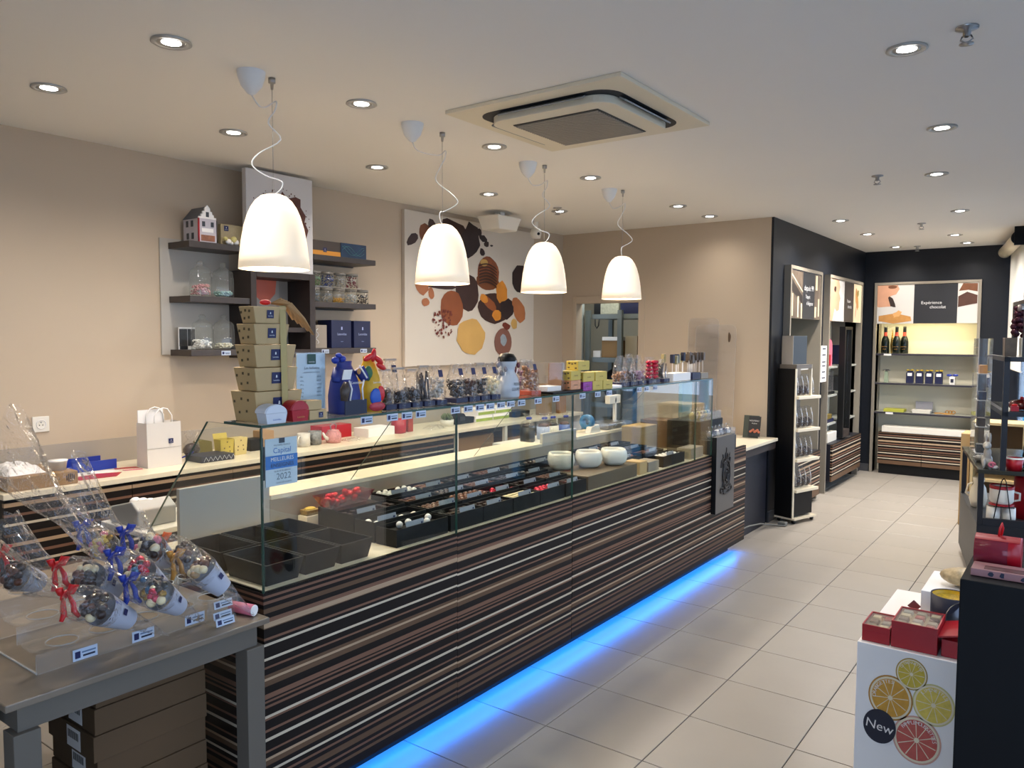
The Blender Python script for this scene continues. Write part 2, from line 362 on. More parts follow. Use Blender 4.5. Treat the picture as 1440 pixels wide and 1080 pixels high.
# shop front on the right, at its angle: glazing, mullions painted with the bright blue light
fr = sroot('wall_right', 'glazed shop front, blue light painted on its frame', (.86, 0, 0), ROT)
m_blue = mat('frame painted with blue light', '#4aa7e0', .4)
m_pane = clear('window glass', (.95, .97, 1), refl=1.0, rough=0)
struct(MB().box(0, -1.6, 0, .14, 10.35, .32).box(0, -1.6, 2.45, .14, 10.35, ZC).build('sill_and_lintel', m_dark, fr, local=True))
ys = [-1.6, .3, 2.1, 3.9, 5.7, 7.5, 8.8, 10.3]
for k in range(len(ys)):
    MB().box(.02, ys[k]-.035, .32, .12, ys[k]+.035, 2.45).build('mullion', m_blue, fr, local=True, bevel=.004)
for k in range(len(ys)-1):
    MB().box(.06, ys[k]+.035, .32, .068, ys[k+1]-.035, 2.45).build('pane', m_pane, fr, local=True)
    ld = bpy.data.lights.new('daylight portal', 'AREA'); ld.shape = 'RECTANGLE'; ld.size = ys[k+1]-ys[k]-.07; ld.size_y = 2.1; ld.cycles.is_portal = True
    lo = bpy.data.objects.new('window_portal', ld); C.objects.link(lo); lo.parent = fr
    lo.location = (.1, (ys[k]+ys[k+1])/2, 1.385); lo.rotation_euler = (math.pi/2, 0, math.pi/2+math.pi)
    lo.rotation_euler = (math.pi/2, 0, -math.pi/2)
w2 = sroot('window_1', 'shop front window behind the viewer', (0, -1.25, 0))
MB().box(-1.2, -1.27, .03, .9, -1.262, 2.3).build('pane', m_pane, w2)
MB().box(-1.2, -1.29, 0, -1.14, -1.23, 2.3).box(-.2, -1.29, 0, -.14, -1.23, 2.3).box(.84, -1.29, 0, .9, -1.23, 2.3).build('window_frame', m_dark, w2)
ld = bpy.data.lights.new('daylight portal', 'AREA'); ld.shape = 'RECTANGLE'; ld.size = 2.1; ld.size_y = 2.3; ld.cycles.is_portal = True
lo = bpy.data.objects.new('window_portal', ld); C.objects.link(lo); lo.location = (-.15, -1.29, 1.15); lo.rotation_euler = (math.pi/2, 0, 0)
# pavement outside so that the daylight comes from above the street
struct(MB().box(1.2, -12, -.2, 14, 22, -.12).build('trim_1', mat('street paving', '#77746f', .9)), 'street paving outside')

# ================================================================== CEILING FIXTURES
m_trim = mat('satin trim', '#b5b2ac', .35, metal=.4)
m_led = emitter('spot lens', '#ffffff', 14)
def spot_light(x, y, tone, i, label):
    t = thing('ceiling_spotlight', label, 'spotlight', (x, y, ZC), 0, 'recessed ceiling spotlights')
    MB().lathe([(.066, 0), (.068, -.006), (.062, -.009), (.050, -.007), (.046, 0.0), (.046, .02)], (x, y, ZC), 28).build('trim_ring', m_trim, t)
    MB().lathe([(.046, -.001), (.043, -.006), (.033, -.004)], (x, y, ZC), 24).build('inner_ring', m_trim, t)
    MB().lathe([(.0, -.008), (.02, -.0075), (.033, -.0045)], (x, y, ZC), 20).build('lens', m_led, t)
    l = bpy.data.lights.new('spot', 'SPOT'); l.energy = SPOT_W*tone; l.spot_size = math.radians(150); l.spot_blend = 1.0; l.shadow_soft_size = .035; l.color = (1, .925, .84)
    o = bpy.data.objects.new('spot_lamp', l); C.objects.link(o); o.parent = t; o.location = (0, 0, -.02)
    return t
rowA = [1.495, 2.361, 3.345, 4.435, 5.365]; rowB = [1.52, 2.403, 3.354, 4.36, 5.686, 6.311]
for i, y in enumerate(rowA): spot_light(-3.5, y, .95 if y < 5 else .75, i, f'recessed spotlight, {ordw(i)} from the near end of the row beside the left wall')
for i, y in enumerate(rowB): spot_light(-2.61, y, 1.05 if y < 5 else (.7 if y < 6 else .3), i, f'recessed spotlight, {ordw(i)} from the near end of the row above the glass counter')
for i, (x, y) in enumerate([(-.557, 3.081), (-.612, 4.316), (-.80, 5.497), (-.868, 7.173), (-1.101, 8.806), (-1.083, 9.591)]):
    spot_light(x, y, 1.1 if y < 6 else (4.0 if y < 9.3 else 1.0), i, f'recessed spotlight, {ordw(i)} from the near end of the right row over the aisle')
for i, (x, y) in enumerate([(-1.777, 7.191), (-1.788, 8.268), (-1.774, 9.597)]): spot_light(x, y, 3.2 if y < 9.3 else 1.0, i, f'recessed spotlight, {ordw(i)} from the counter along the dark alcove side wall')
# sprinklers
for i, (x, y) in enumerate([(-.362, 2.989), (-1.11, 5.352), (-1.236, 7.774), (-1.569, 9.654), (-3.425, 5.219)]):
    lab = ['chrome sprinkler head at the top right, nearest of all', 'chrome sprinkler head in mid ceiling beside the aisle spotlights', 'chrome sprinkler head over the alcove entrance', 'chrome sprinkler head close to the dark end wall', 'chrome sprinkler head in front of a spotlight near the large poster'][i]
    t = thing('sprinkler_head', lab, 'sprinkler', (x, y, ZC), 0, 'ceiling sprinklers')
    MB().lathe([(.035, 0), (.035, -.006), (.012, -.01), (.012, -.03), (.006, -.032)], (x, y, ZC), 16).build('escutcheon', m_steel, t)
    MB().tube([(x-.012, y, ZC-.028), (x-.018, y, ZC-.04), (x, y, ZC-.052), (x+.018, y, ZC-.04), (x+.012, y, ZC-.028)], .003, 6).build('yoke', m_steel, t)
    MB().lathe([(0, -.052), (.022, -.053), (.022, -.056), (0, -.057)], (x, y, ZC), 14).build('deflector', m_steel, t)
# cassette air conditioner
x0, x1, y0, y1 = -2.385, -1.486, 2.70, 3.575; cx, cy = (x0+x1)/2, (y0+y1)/2
ac = thing('air_conditioner', 'cream ceiling cassette air conditioner with louvred intake grille', 'air conditioner', (cx, cy, ZC))
m_acpan = mat('cream plastic', '#ded4bd', .5)
MB().box(x0, y0, ZC-.018, x1, y1, ZC).build('surround_panel', m_acpan, ac, bevel=.004)
m_slot = mat('dark air slot', '#12151c', .6)
def rrect(hx, hy, r, n=6):
    out = []
    for sx, sy, a0 in ((1, 1, 0), (-1, 1, 90), (-1, -1, 180), (1, -1, 270)):
        for k in range(n+1):
            a = math.radians(a0+90*k/n); out.append((sx*(hx-r)+r*math.cos(a), sy*(hy-r)+r*math.sin(a)))
    return out
MB().prism(rrect(.355, .35, .10), (cx, cy, ZC-.0182), (1, 0, 0), (0, -1, 0), .001).build('air_outlet', m_slot, ac)
MB().prism(rrect(.315, .31, .09), (cx, cy, ZC-.0195), (1, 0, 0), (0, -1, 0), .034).build('centre_panel', m_acpan, ac, bevel=.004)
for k, (a, b, c, d) in enumerate([(cx-.22, cy-.347, cx+.22, cy-.318), (cx-.22, cy+.318, cx+.22, cy+.347), (cx-.352, cy-.22, cx-.323, cy+.22), (cx+.323, cy-.22, cx+.352, cy+.22)]):
    v = MB(); ang = .5*(1 if k in (0, 3) else -1); mid = ((a+c)/2, (b+d)/2, ZC-.030)
    v.obox(mid, c-a, d-b, .006, rotm('X', ang) if k < 2 else rotm('Y', ang)); v.build('louvre_flap', mat('pale grey flap', '#8d8f8e', .4), ac)
gx = .215
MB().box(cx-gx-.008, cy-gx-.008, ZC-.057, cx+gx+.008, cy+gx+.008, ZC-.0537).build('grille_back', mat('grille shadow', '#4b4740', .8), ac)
s0 = None
for k in range(24):
    yy = cy-gx+2*gx*(k+.5)/24
    if s0 is None: s0 = MB().obox((cx, yy, ZC-.060), 2*gx, .008, .006).build('grille_slat', mat('grille slat', '#a39a8c', .5), ac)
    else: q = s0.copy(); C.objects.link(q); q.parent = ac; q.location = (0, yy-(cy-gx+gx/24), 0)
# pendant lamps
m_shade = mat('opal pendant shade', '#f4e6cf', .4)
b = m_shade.node_tree.nodes['Principled BSDF']; b.inputs['Emission Color'].default_value = (1, .80, .55, 1); b.inputs['Emission Strength'].default_value = .38
m_bulb = emitter('lamp bulb', '#fff0d8', 6)
m_cup = mat('white plastic canopy', '#dedfdf', .4)
pend = [(-2.65, 1.965, -2.63, 1.89), (-2.65, 2.98, -2.635, 2.79), (-2.65, 3.895, -2.67, 3.80), (-2.65, 4.865, -2.69, 4.80)]
for i, (x, y, qx, qy) in enumerate(pend):
    lab = f'white opal bell pendant lamp, {["nearest and largest", "second nearest", "third, beside the large chocolate poster", "farthest, before the storeroom doorway"][i]}'
    t = thing('pendant_lamp', lab, 'lamp', (x, y, ZC), 0, 'bell pendant lamps above the counter')
    prof = [(.010, .30), (.03, .298), (.05, .291), (.072, .272), (.090, .245), (.104, .213), (.118, .165), (.128, .11), (.135, .05), (.1395, .0), (.135, 0), (.130, .05), (.123, .11), (.113, .165), (.099, .21), (.085, .24), (.068, .265), (.046, .283), (.01, .291)]
    MB().lathe(prof, (x, y, 1.865), 40).build('shade', m_shade, t)
    MB().ell((x, y, 2.02), (.035, .035, .05)).build('bulb', m_bulb, t)
    MB().lathe([(.0, .30), (.014, .30), (.014, .25), (.02, .25), (.02, .20), (0, .2)], (x, y, 1.865), 12).build('lamp_holder', m_cup, t)
    MB().lathe([(.054, 0), (.052, -.02), (.04, -.055), (.015, -.085), (.004, -.09)], (qx-.02, qy-.02, ZC), 24).build('canopy', m_cup, t)
    MB().tube([(x, y, ZC), (x, y, ZC-.02), (x, y, ZC-.021), (x, y, ZC-.045)], [.014, .014, .007, .005], 10).build('ceiling_hook', m_steel, t)
    MB().tube([(x, y, ZC-.03), (x, y, 2.16)], .0012, 5).build('suspension_wire', m_steel, t)
    k = [1, -1, 1, -1][i]
    P0 = [(qx-.02, qy-.02, ZC-.088), (qx, qy+.0, ZC-.13), (x-.01, y-.02, ZC-.115), (x+.012, y+.01, ZC-.09), (x+.016, y, ZC-.13), (x, y-.02, ZC-.18), (x+.025*k, y+.02*k, ZC-.24), (x-.02*k, y-.05*k, ZC-.30), (x-.04*k, y-.07*k, ZC-.345), (x-.01, y-.03*k, ZC-.385), (x+.012, y+.03*k, ZC-.40), (x+.01, y+.03*k, ZC-.43), (x, y, 2.16)]
    # smooth the cord with Catmull-Rom
    Q = []
    V = [Vector(p) for p in P0]; V = [V[0]]+V+[V[-1]]
    for j in range(1, len(V)-2):
        for s in range(4):
            u = s/4; Q.append(.5*((2*V[j])+(V[j+1]-V[j-1])*u+(2*V[j-1]-5*V[j]+4*V[j+1]-V[j+2])*u*u+(3*V[j]-V[j-1]-3*V[j+1]+V[j+2])*u**3))
    Q.append(V[-1]); MB().tube(Q, .0028, 6).build('power_cord', m_cup, t)
    l = bpy.data.lights.new('bulb', 'POINT'); l.energy = LAMP_W; l.shadow_soft_size = .06; l.color = (1, .82, .60)
    o = bpy.data.objects.new('bulb_light', l); C.objects.link(o); o.parent = t; o.location = (0, 0, 1.90-ZC)

# ================================================================== GLASS COUNTER
XF = -2.02; Y0, Y1 = 1.44, 5.66
ct = thing('display_counter', 'long chocolate display counter with striped laminate front and glass screen', 'counter', (-2.4, 3.5, 0))
for a, bb, mm in ((Y0, 2.36, m_stripe), (2.362, 3.234, m_stripe_b), (3.238, Y1, m_stripe)):
    MB().box(XF-.02, a, .09, XF, bb, .80).build('front_panel', mm, ct)
MB().box(-2.82, Y0, .09, XF-.0205, Y0+.02, .80).build('end_panel', m_stripe, ct)
MB().box(-2.75, Y0+.06, 0, XF-.10, Y1-.06, .088).build('plinth', m_black, ct)
MB().box(-2.82, Y0+.02, .77, XF-.0205, Y1, .80).build('deck', m_cream, ct)
MB().box(-2.82, Y0+.021, .09, -2.80, Y1, .769).build('back_panel', m_white, ct)
MB().box(-2.68, 1.93, .801, -2.655, 5.1, .93).build('inner_back', mat('pale grey inner board', '#a39a8c', .4), ct)
MB().box(-2.83, 1.93, .931, -2.645, 3.885, .95).build('service_ledge', m_cream, ct, bevel=.002)
MB().box(-2.83, 4.285, .931, -2.645, 5.1, .95).build('service_ledge', m_cream, ct, bevel=.002)
MB().box(-2.668, 1.535, .801, -2.648, 1.925, 1.036).build('upright_board', mat('white upright board', '#b9b3aa', .35), ct, bevel=.002)
MB().box(-2.668, 3.89, .931, -2.648, 4.28, 1.008).build('upright_board', mat('white upright board', '#b9b3aa', .35), ct, bevel=.002)
# blue strip light under the front
m_blueled = emitter('blue strip light', '#0a5cff', 6)
MB().box(XF-.055, Y0+.02, .074, XF-.035, Y1-.02, .080).build('led_strip', m_blueled, ct)
ld = bpy.data.lights.new('blue strip', 'AREA'); ld.shape = 'RECTANGLE'; ld.size = .03; ld.size_y = Y1-Y0-.1; ld.energy = 10; ld.color = (.0, .23, 1.0)
lo = bpy.data.objects.new('led_light', ld); C.objects.link(lo); lo.parent = ct; lo.location = Vector((XF-.045, (Y0+Y1)/2, .07))-Vector((-2.4, 3.5, 0))
# glass: front panes, top shelf, slanted dividers
G = [m_glass, m_gedge]
JY = [1.44, 2.36, 3.236, 4.73, 5.0]
def gpane(axis, a, b, c, d, t, name):     # flat pane with green edges
    mb = MB()
    if axis == 'x': mb.box(t[0], a, c, t[1], b, d, ms=[1, 1, 1, 0, 1, 0])
    return mb
for k in range(4):
    mb = MB().box(XF-.008, JY[k]+.001, .80, XF, JY[k+1]-.001, 1.315, ms=[1, 1, 1, 0, 1, 0]); mb.build('glass_pane', G, ct)
for k in range(3):
    mb = MB().box(-2.215, JY[k]-(.0 if k else .0)+.001, 1.3165, XF, (JY[k+1] if k < 2 else 5.0)-.001, 1.3245, ms=[0, 0, 1, 1, 1, 1]); mb.build('glass_shelf', G, ct)
for y in (1.441, 2.36, 3.236, 4.73):
    pts = [(-2.03, .80), (-2.03, 1.316), (-2.32, 1.316), (-2.79, .80)]
    mb = MB().prism(pts, (0, y+.004, 0), (1, 0, 0), (0, 0, 1), -.008 if y < 1.5 else .006, 0, 1); mb.build('glass_divider', G, ct)
# dark crest plaque and stepped black stand at the far end
pl = thing('crest_plaque', 'grey plaque with dark ornate crest on the counter front', 'plaque', (-2.0, 5.16, .4))
MB().box(-2.0195, 5.0, .40, -1.985, 5.335, .925, ms=[0, 0, 1, 0, 0, 0]).build('plate', [mat('grey plaque', '#57534e', .4), m_black], pl, bevel=.002)
cm = MB(); c0 = (-1.983, 5.175, .66)
def ring(cy, cz, ry, rz, r, a0=0, a1=360, n=26):
    P = [(-1.983, cy+ry*math.cos(math.radians(a0+(a1-a0)*k/n)), cz+rz*math.sin(math.radians(a0+(a1-a0)*k/n))) for k in range(n+1)]
    cm.tube(P, r, 6)
ring(5.175, .655, .062, .098, .009); ring(5.175, .655, .045, .075, .006); ring(5.175, .655, .024, .045, .008)
for s in (-1, 1):
    ring(5.175+s*.075, .66, .022, .10, .006, 90 if s > 0 else -90, 300 if s > 0 else 150); ring(5.175+s*.03, .64, .018, .05, .006, 40, 320)
    ring(5.175+s*.075, .55, .025, .018, .006); ring(5.175+s*.05, .755, .02, .018, .005)
ring(5.175, .535, .055, .014, .008); ring(5.175, .775, .02, .03, .007); ring(5.175, .69, .03, .015, .006)
cm.tube([(-1.983, 5.175, .74), (-1.983, 5.175, .84)], [.01, .003], 6); cm.tube([(-1.983, 5.13, .75), (-1.983, 5.11, .80)], [.007, .003], 6); cm.tube([(-1.983, 5.22, .75), (-1.983, 5.24, .80)], [.007, .003], 6)
cm.build('crest', mat('crest metal', '#1a1716', .4, metal=.3), pl)
# return shelf by the wall
rs = thing('return_desk', 'cream topped return desk between the counter and the end wall', 'desk', (-2.4, 6.15, 0))
MB().box(-2.75, 5.67, .72, -2.1, 6.655, .745).build('desk_top', m_cream, rs, bevel=.002)
MB().box(-2.75, 5.67, .655, -2.12, 6.655, .719).build('apron', m_darkwood, rs)
MB().box(-2.2, 5.70, 0, -2.175, 6.60, .654).build('leg_panel', mat('navy black panel', '#0c0f1d', .5), rs)
MB().box(-2.75, 5.70, 0, -2.725, 6.60, .654).build('leg_panel', mat('navy black panel', '#0c0f1d', .5), rs)
# ================================================================== NICHES IN THE ALCOVE
m_nframe = mat('taupe niche frame', '#8f877a', .4, metal=.2)
m_nback = mat('cream niche lining', '#ddd8c4', .5)
m_nback2 = mat('olive grey niche lining', '#8d8e76', .5)
m_shelf = mat('dark shelf edge', '#34323a', .35)
m_poster_dark = mat('poster charcoal print', '#1e2026', .5)
m_poster_grey = mat('poster pale print', '#c9c6c2', .5)
m_skin = mat('poster skin print', '#c99679', .5, noise=.12, scale=9)
m_brownprint = mat('poster brown print', '#6a3f24', .5, noise=.35, scale=25)
m_hair = mat('poster dark hair print', '#2c1d1a', .5)
m_goldprint = mat('poster gold print', '#b98446', .5, noise=.25, scale=18)
m_letterw = mat('white lettering', '#d8d8d8', .5)
m_poster_mono = mat('poster black and white street print', '#5d5044', .5, noise=.8, scale=22, stretch=(1, 1, .5))
m_pale_yellow = mat('pale window print', '#d8c9a4', .5, noise=.2, scale=12)

# back niche (y = 10)
nb = thing('back_display_niche', 'lit display niche with framed banner and glass shelves in the dark end wall', 'display niche', (-1.52, 10.1, 0))
MB().box(-2.06, 9.985, 0, -2.03, 10.30, 2.25).build('frame_post', m_nframe, nb, bevel=.002)
MB().box(-1.0, 9.985, 0, -.97, 10.30, 2.25).build('frame_post', m_nframe, nb, bevel=.002)
MB().box(-2.03, 9.985, 2.22, -1.0, 10.30, 2.25).build('frame_head', m_nframe, nb, bevel=.002)
MB().box(-2.03, 10.28, 0, -1.0, 10.30, 2.22).build('lining', m_nback, nb)
for z in (1.42, 1.075, .73):
    MB().box(-2.028, 10.0, z-.022, -1.002, 10.278, z, ms=[1, 1, 0, 1, 1, 1]).build('shelf', [m_shelf, mat('glass shelf top', '#9fa094', .2)], nb)
bn = MB().box(-2.028, 9.992, 1.77, -1.002, 10.01, 2.218).build('banner', m_poster_grey, nb)
O = (-2.028, 9.9915, 1.77)
def pr(parent, name, shapes, o, rv, uv, lift=.0012):
    """printed shapes: [(outline, material)] laid on a board, joined per colour"""
    by = {}
    for k, (pts, m) in enumerate(shapes):
        by.setdefault(m.name, (m, []))[1].append((k, pts))
    mats = [v[0] for v in by.values()]; mb = MB(); o = Vector(o); rv = Vector(rv); uv = Vector(uv); nv = rv.cross(uv)
    for k, (pts, m) in enumerate(shapes):
        a = o+nv*(lift*.15*(k+1))
        n = len(pts); mb.add([a+rv*p[0]+uv*p[1] for p in pts], [list(range(n))], mats.index(m))
    return mb.build(name, mats, parent)
def rect(a, b, c, d): return [(a, b), (c, b), (c, d), (a, d)]
sh = [(rect(.39, 0, .83, .448), m_poster_dark), ([(0, .448), (.215, .448), (.235, .40), (.2, .34), (.14, .32), (.13, .25), (.16, .2), (.02, .19), (0, .2)], m_skin),
      (blob(.03, .07, 12, .2, 3, .4, (.155, .25)), m_hair), ([(0, .19), (.16, .2), (.2, .16), (.19, .1), (0, .08)], m_poster_grey), (blob(.05, .018, 12, .1, 5, 0, (.16, .425)), m_redprint if 'm_redprint' in globals() else m_brownprint),
      ([(.02, .03), (.18, .0), (.37, .03), (.36, .08), (.2, .12), (.02, .09)], m_goldprint), (blob(.06, .035, 12, .3, 7, .5, (.22, .11)), mat('poster bow print', '#d3a066', .5)),
      ([(.84, .36), (.93, .37), (1.02, .35), (1.02, .44), (.88, .445)], m_brownprint), ([(.835, .18), (.92, .2), (1.02, .22), (1.02, .31), (.92, .35), (.835, .30)], mat('poster praline print', '#4a2c20', .5, noise=.3, scale=14))]
pr(nb.children[-1], 'print', sh, O, PX, PZ)
mb = MB(); letter(mb, 'Expérience', (-2.028+.57, 9.9905, 1.77+.235), PX, PZ, .033); letter(mb, 'chocolat', (-2.028+.635, 9.9905, 1.77+.185), PX, PZ, .033); mb.build('lettering', m_letterw, bn)
MB().box(-1.96, 10.02, 1.80, -1.07, 10.04, 1.812).build('light_strip', emitter('niche strip light', '#ffe9a8', 7), nb)
ld = bpy.data.lights.new('niche strip', 'AREA'); ld.shape = 'RECTANGLE'; ld.size = .95; ld.size_y = .05; ld.energy = 3.6; ld.color = (1, .88, .5)
lo = bpy.data.objects.new('niche_light', ld); C.objects.link(lo); lo.parent = nb; lo.location = (0, -.05, 1.795)
# cabinets
def cabinet(name, label, x0, x1, y0, y1, z0, z1, axis, n, base):
    t = thing(name, label, 'cabinet', ((x0+x1)/2, (y0+y1)/2, 0))
    MB().box(x0, y0, z0, x1, y1, z1).build('body', mat('navy black panel', '#0c0f1d', .5), t)
    for k in range(n):
        if axis == 'y':
            a = x0+(x1-x0)*k/n+.002; e = x0+(x1-x0)*(k+1)/n-.002; MB().box(a, y0-.018, z0, e, y0, z1).build('door', m_stripe_cab_lit, t)
        else:
            a = y0+(y1-y0)*k/n+.002; e = y0+(y1-y0)*(k+1)/n-.002; MB().box(x1, a, z0, x1+.018, e, z1).build('door', m_stripe_cab_lit, t)
    if base: MB().box(x0+.01, y0+.01, 0, x1-.01, y1-.01, z0).build('base', m_black, t)
    return t
t = cabinet('striped_cabinet', 'low two-door striped cabinet below the lit end niche', -1.965, -1.03, 9.97, 10.27, .12, .495, 'y', 2, True)
tag(MB().box(-1.93, 9.96, .4955, -1.05, 10.2, .565).build('white_riser', m_white, loc=(-1.49, 10.08, .4955), bevel=.003), 'flat white riser block on the cabinet below the end niche', 'riser')
cabinet('striped_cabinet', 'striped wall-hung cabinet in the side niche nearest the dark corner', -2.42, -2.10, 8.37, 9.62, .11, .50, 'x', 1, False)
cabinet('striped_cabinet', 'striped wall-hung cabinet half hidden behind the wheeled bag stand', -2.42, -2.10, 7.05, 7.92, .06, .50, 'x', 1, False)
# side niches
def side_niche(y0, y1, label, lining):
    t = thing('side_display_niche', label, 'display niche', (-2.25, (y0+y1)/2, 0))
    MB().box(-2.47, y0-.03, 0, -2.12, y0, 2.24).build('frame_post', m_nframe, t); MB().box(-2.47, y1, 0, -2.12, y1+.03, 2.24).build('frame_post', m_nframe, t)
    MB().box(-2.47, y0, 2.21, -2.12, y1, 2.24).build('frame_head', m_nframe, t); MB().box(-2.47, y0, 0, -2.45, y1, 2.21).build('lining', lining, t)
    return t, MB().box(-2.15, y0+.002, 1.775, -2.13, y1-.002, 2.208).build('banner', m_poster_grey, t)
n1, b1 = side_niche(7.0, 7.95, 'framed side niche with old shop front banner above the wheeled bag stand', m_nback2)
O = (-2.1295, 7.0, 1.775); W = .95
pr(b1, 'print', [(rect(.01, 0, .36, .43), m_poster_mono), ([(.01, .25), (.36, .13), (.36, .2), (.01, .36)], mat('poster awning print', '#241d1a', .5)), ([(.02, .385), (.36, .24), (.36, .25), (.02, .40)], m_pale_yellow), (rect(.04, .02, .07, .22), m_pale_yellow), (rect(.2, .01, .24, .2), m_pale_yellow), (rect(.31, .0, .34, .14), m_pale_yellow), (rect(.36, 0, .74, .43), m_poster_dark), (rect(.74, 0, .94, .43), m_poster_mono), (rect(.77, .28, .83, .42), m_pale_yellow), (rect(.75, .02, .8, .12), m_pale_yellow), (rect(.86, .03, .9, .2), m_pale_yellow)], O, PY, PZ)
mb = MB(); letter(mb, 'depuis 99', (-2.128, 7.55, 2.06), PY, PZ, .05, squeeze=1.1); letter(mb, 'l’esprit', (-2.128, 7.52, 1.98), PY, PZ, .035); letter(mb, 'd’élégance', (-2.128, 7.58, 1.92), PY, PZ, .035); mb.build('lettering', m_letterw, b1)
n2, b2 = side_niche(8.29, 9.65, 'framed side niche with portrait banner beside the dark corner', m_nback)
O = (-2.1295, 8.29, 1.775)
pr(b2, 'print', [([(.02, .43), (.34, .43), (.4, .36), (.36, .3), (.42, .24), (.38, .2), (.37, .12), (.28, .1), (.2, .13), (.12, 0), (.02, 0)], m_skin), (blob(.035, .035, 10, .2, 2, 0, (.2, .33)), m_hair), (rect(.58, 0, .99, .43), mat('poster brown black print', '#2e2724', .5)), (rect(.99, 0, 1.35, .43), mat('poster cream print', '#d9c9a8', .5)), (blob(.06, .14, 12, .2, 4, .5, (1.14, .27)), m_goldprint), (blob(.05, .04, 12, .3, 8, .2, (1.18, .33)), mat('poster olive print', '#8d7c3c', .5)), (blob(.02, .09, 10, .2, 9, -.3, (1.1, .13)), m_skin)], O, PY, PZ)
mb = MB(); letter(mb, 'Passion', (-2.128, 9.06, 2.0), PY, PZ, .035); letter(mb, 'chocolat', (-2.128, 9.1, 1.94), PY, PZ, .035); mb.build('lettering', m_letterw, b2)
for z, a, e in ((1.31, 7.45, 7.85), (.95, 7.02, 7.3)): MB().box(-2.449, a, z-.02, -2.2, e, z).build('shelf', m_plexiedge, n1)
for z in (1.30, 1.0, .70): MB().box(-2.449, 8.30, z-.02, -2.16, 8.80, z).build('shelf', mat('pale glass shelf', '#a9aaa2', .25), n2); MB().box(-2.449, 9.2, z-.02, -2.16, 9.64, z).build('shelf', mat('pale glass shelf', '#a9aaa2', .25), n2)
for y in (8.84, 9.12): MB().box(-2.16, y, .52, -2.10, y+.035, 1.72).build('upright', m_black, n2)
MB().box(-2.16, 8.875, .52, -2.10, 9.12, .60).build('bottom_rail', m_darkwood, n2); MB().box(-2.16, 8.875, 1.69, -2.10, 9.12, 1.72).build('top_rail', m_black, n2)
MB().box(-2.135, 8.88, .60, -2.129, 9.115, 1.69).build('glass_door', m_glass, n2)
m_pink = mat('pink card', '#c86a7e', .5)
def simple(name, label, cat, mb, mats, base, bevel=0, group=None):
    o = mb.build(name, mats, loc=base, bevel=bevel); return tag(o, label, cat, group)
for k, yy in enumerate((8.36, 8.60)):
    t = thing('heart_gift_box', ['pink and red round topped gift box on the left of the niche shelf', 'pink and red round topped gift box beside the black upright'][k], 'gift box', (-2.26, yy+.08, 1.30), 0, 'pink gift boxes in the side niche')
    o = [(0, 0), (.17, 0), (.17, .2)]+[(.085+.085*math.cos(math.radians(a)), .2+.085*math.sin(math.radians(a))) for a in range(15, 180, 15)]+[(0, .2)]
    MB().prism(o, (-2.30, yy, 1.3005), PY, PZ, .09).build('box', m_pink, t, bevel=.004)
    MB().prism(rect(.02, .01, .09, .12), (-2.2095, yy, 1.3005), PY, PZ, .004).build('front_card', m_red, t)
simple('navy_gift_box', 'navy square gift box on the far upper shelf of the side niche', 'gift box', MB().box(-2.38, 9.3, 1.3005, -2.2, 9.55, 1.52), m_navyblue, (-2.29, 9.42, 1.3005), .003)
simple('black_gift_box', 'black small gift box on the far middle shelf of the side niche', 'gift box', MB().box(-2.38, 9.3, 1.0005, -2.2, 9.48, 1.17), m_poster_dark, (-2.29, 9.39, 1.0005), .003)
t = thing('clear_gift_box', 'clear topped dark gift box on the middle shelf of the side niche', 'gift box', (-2.27, 8.6, 1.0))
MB().box(-2.37, 8.36, 1.0005, -2.18, 8.78, 1.03).build('tray', m_black, t); MB().box(-2.36, 8.37, 1.0305, -2.19, 8.77, 1.25).build('clear_cover', m_plexi, t); MB().box(-2.34, 8.5, 1.031, -2.3, 8.74, 1.22).build('dark_contents', m_choc, t); MB().box(-2.29, 8.39, 1.031, -2.24, 8.46, 1.1).build('pink_contents', m_pink, t)
t = thing('flat_navy_box', 'flat navy box on the lower shelf of the side niche', 'gift box', (-2.27, 8.55, .70))
MB().box(-2.38, 8.34, .7005, -2.18, 8.78, .74).build('box', m_navyblue, t, bevel=.003); MB().box(-2.38, 8.36, .741, -2.18, 8.7, .79).build('lid', mat('yellow black pattern', '#6b5a1e', .5, noise=.6, scale=40), t)
simple('white_box', 'white box standing on the striped side niche cabinet', 'box', MB().box(-2.36, 8.45, .5005, -2.15, 8.80, .60), m_white, (-2.25, 8.62, .5005), .003)
t = thing('vase_with_stem', 'small white pot with a green stem on the side niche cabinet', 'plant', (-2.2, 9.35, .5))
MB().box(-2.24, 9.31, .5005, -2.16, 9.40, .62).build('pot', m_white, t, bevel=.004); MB().tube([(-2.2, 9.355, .62), (-2.2, 9.36, .75), (-2.19, 9.37, .84)], .006, 6).build('stem', mat('pale green stem', '#8ba04e', .5), t)
for k in range(5): MB().ell((-2.2+.02*math.cos(k*2), 9.36+.03*math.sin(k*2), .74+.03*k), (.012, .02, .03), 8, 5, 0, rotm('X', k*.6)).build('leaf', mat('pale green leaf', '#9fb06a', .5), t)
# notice on the wall between the niches
t = thing('wall_notice', 'narrow white printed notice fixed between the two side niches', 'notice', (-2.175, 8.05, 1.2))
MB().box(-2.1795, 7.99, 1.16, -2.118, 8.19, 1.52).build('sheet', m_paper, t); mb = MB()
for z in (1.49, 1.43, 1.36, 1.32, 1.26, 1.2): mb.box(-2.1178, 8.03, z-.006, -2.1172, 8.15, z+.006)
stuff(mb.build('print_lines', m_navy, t))
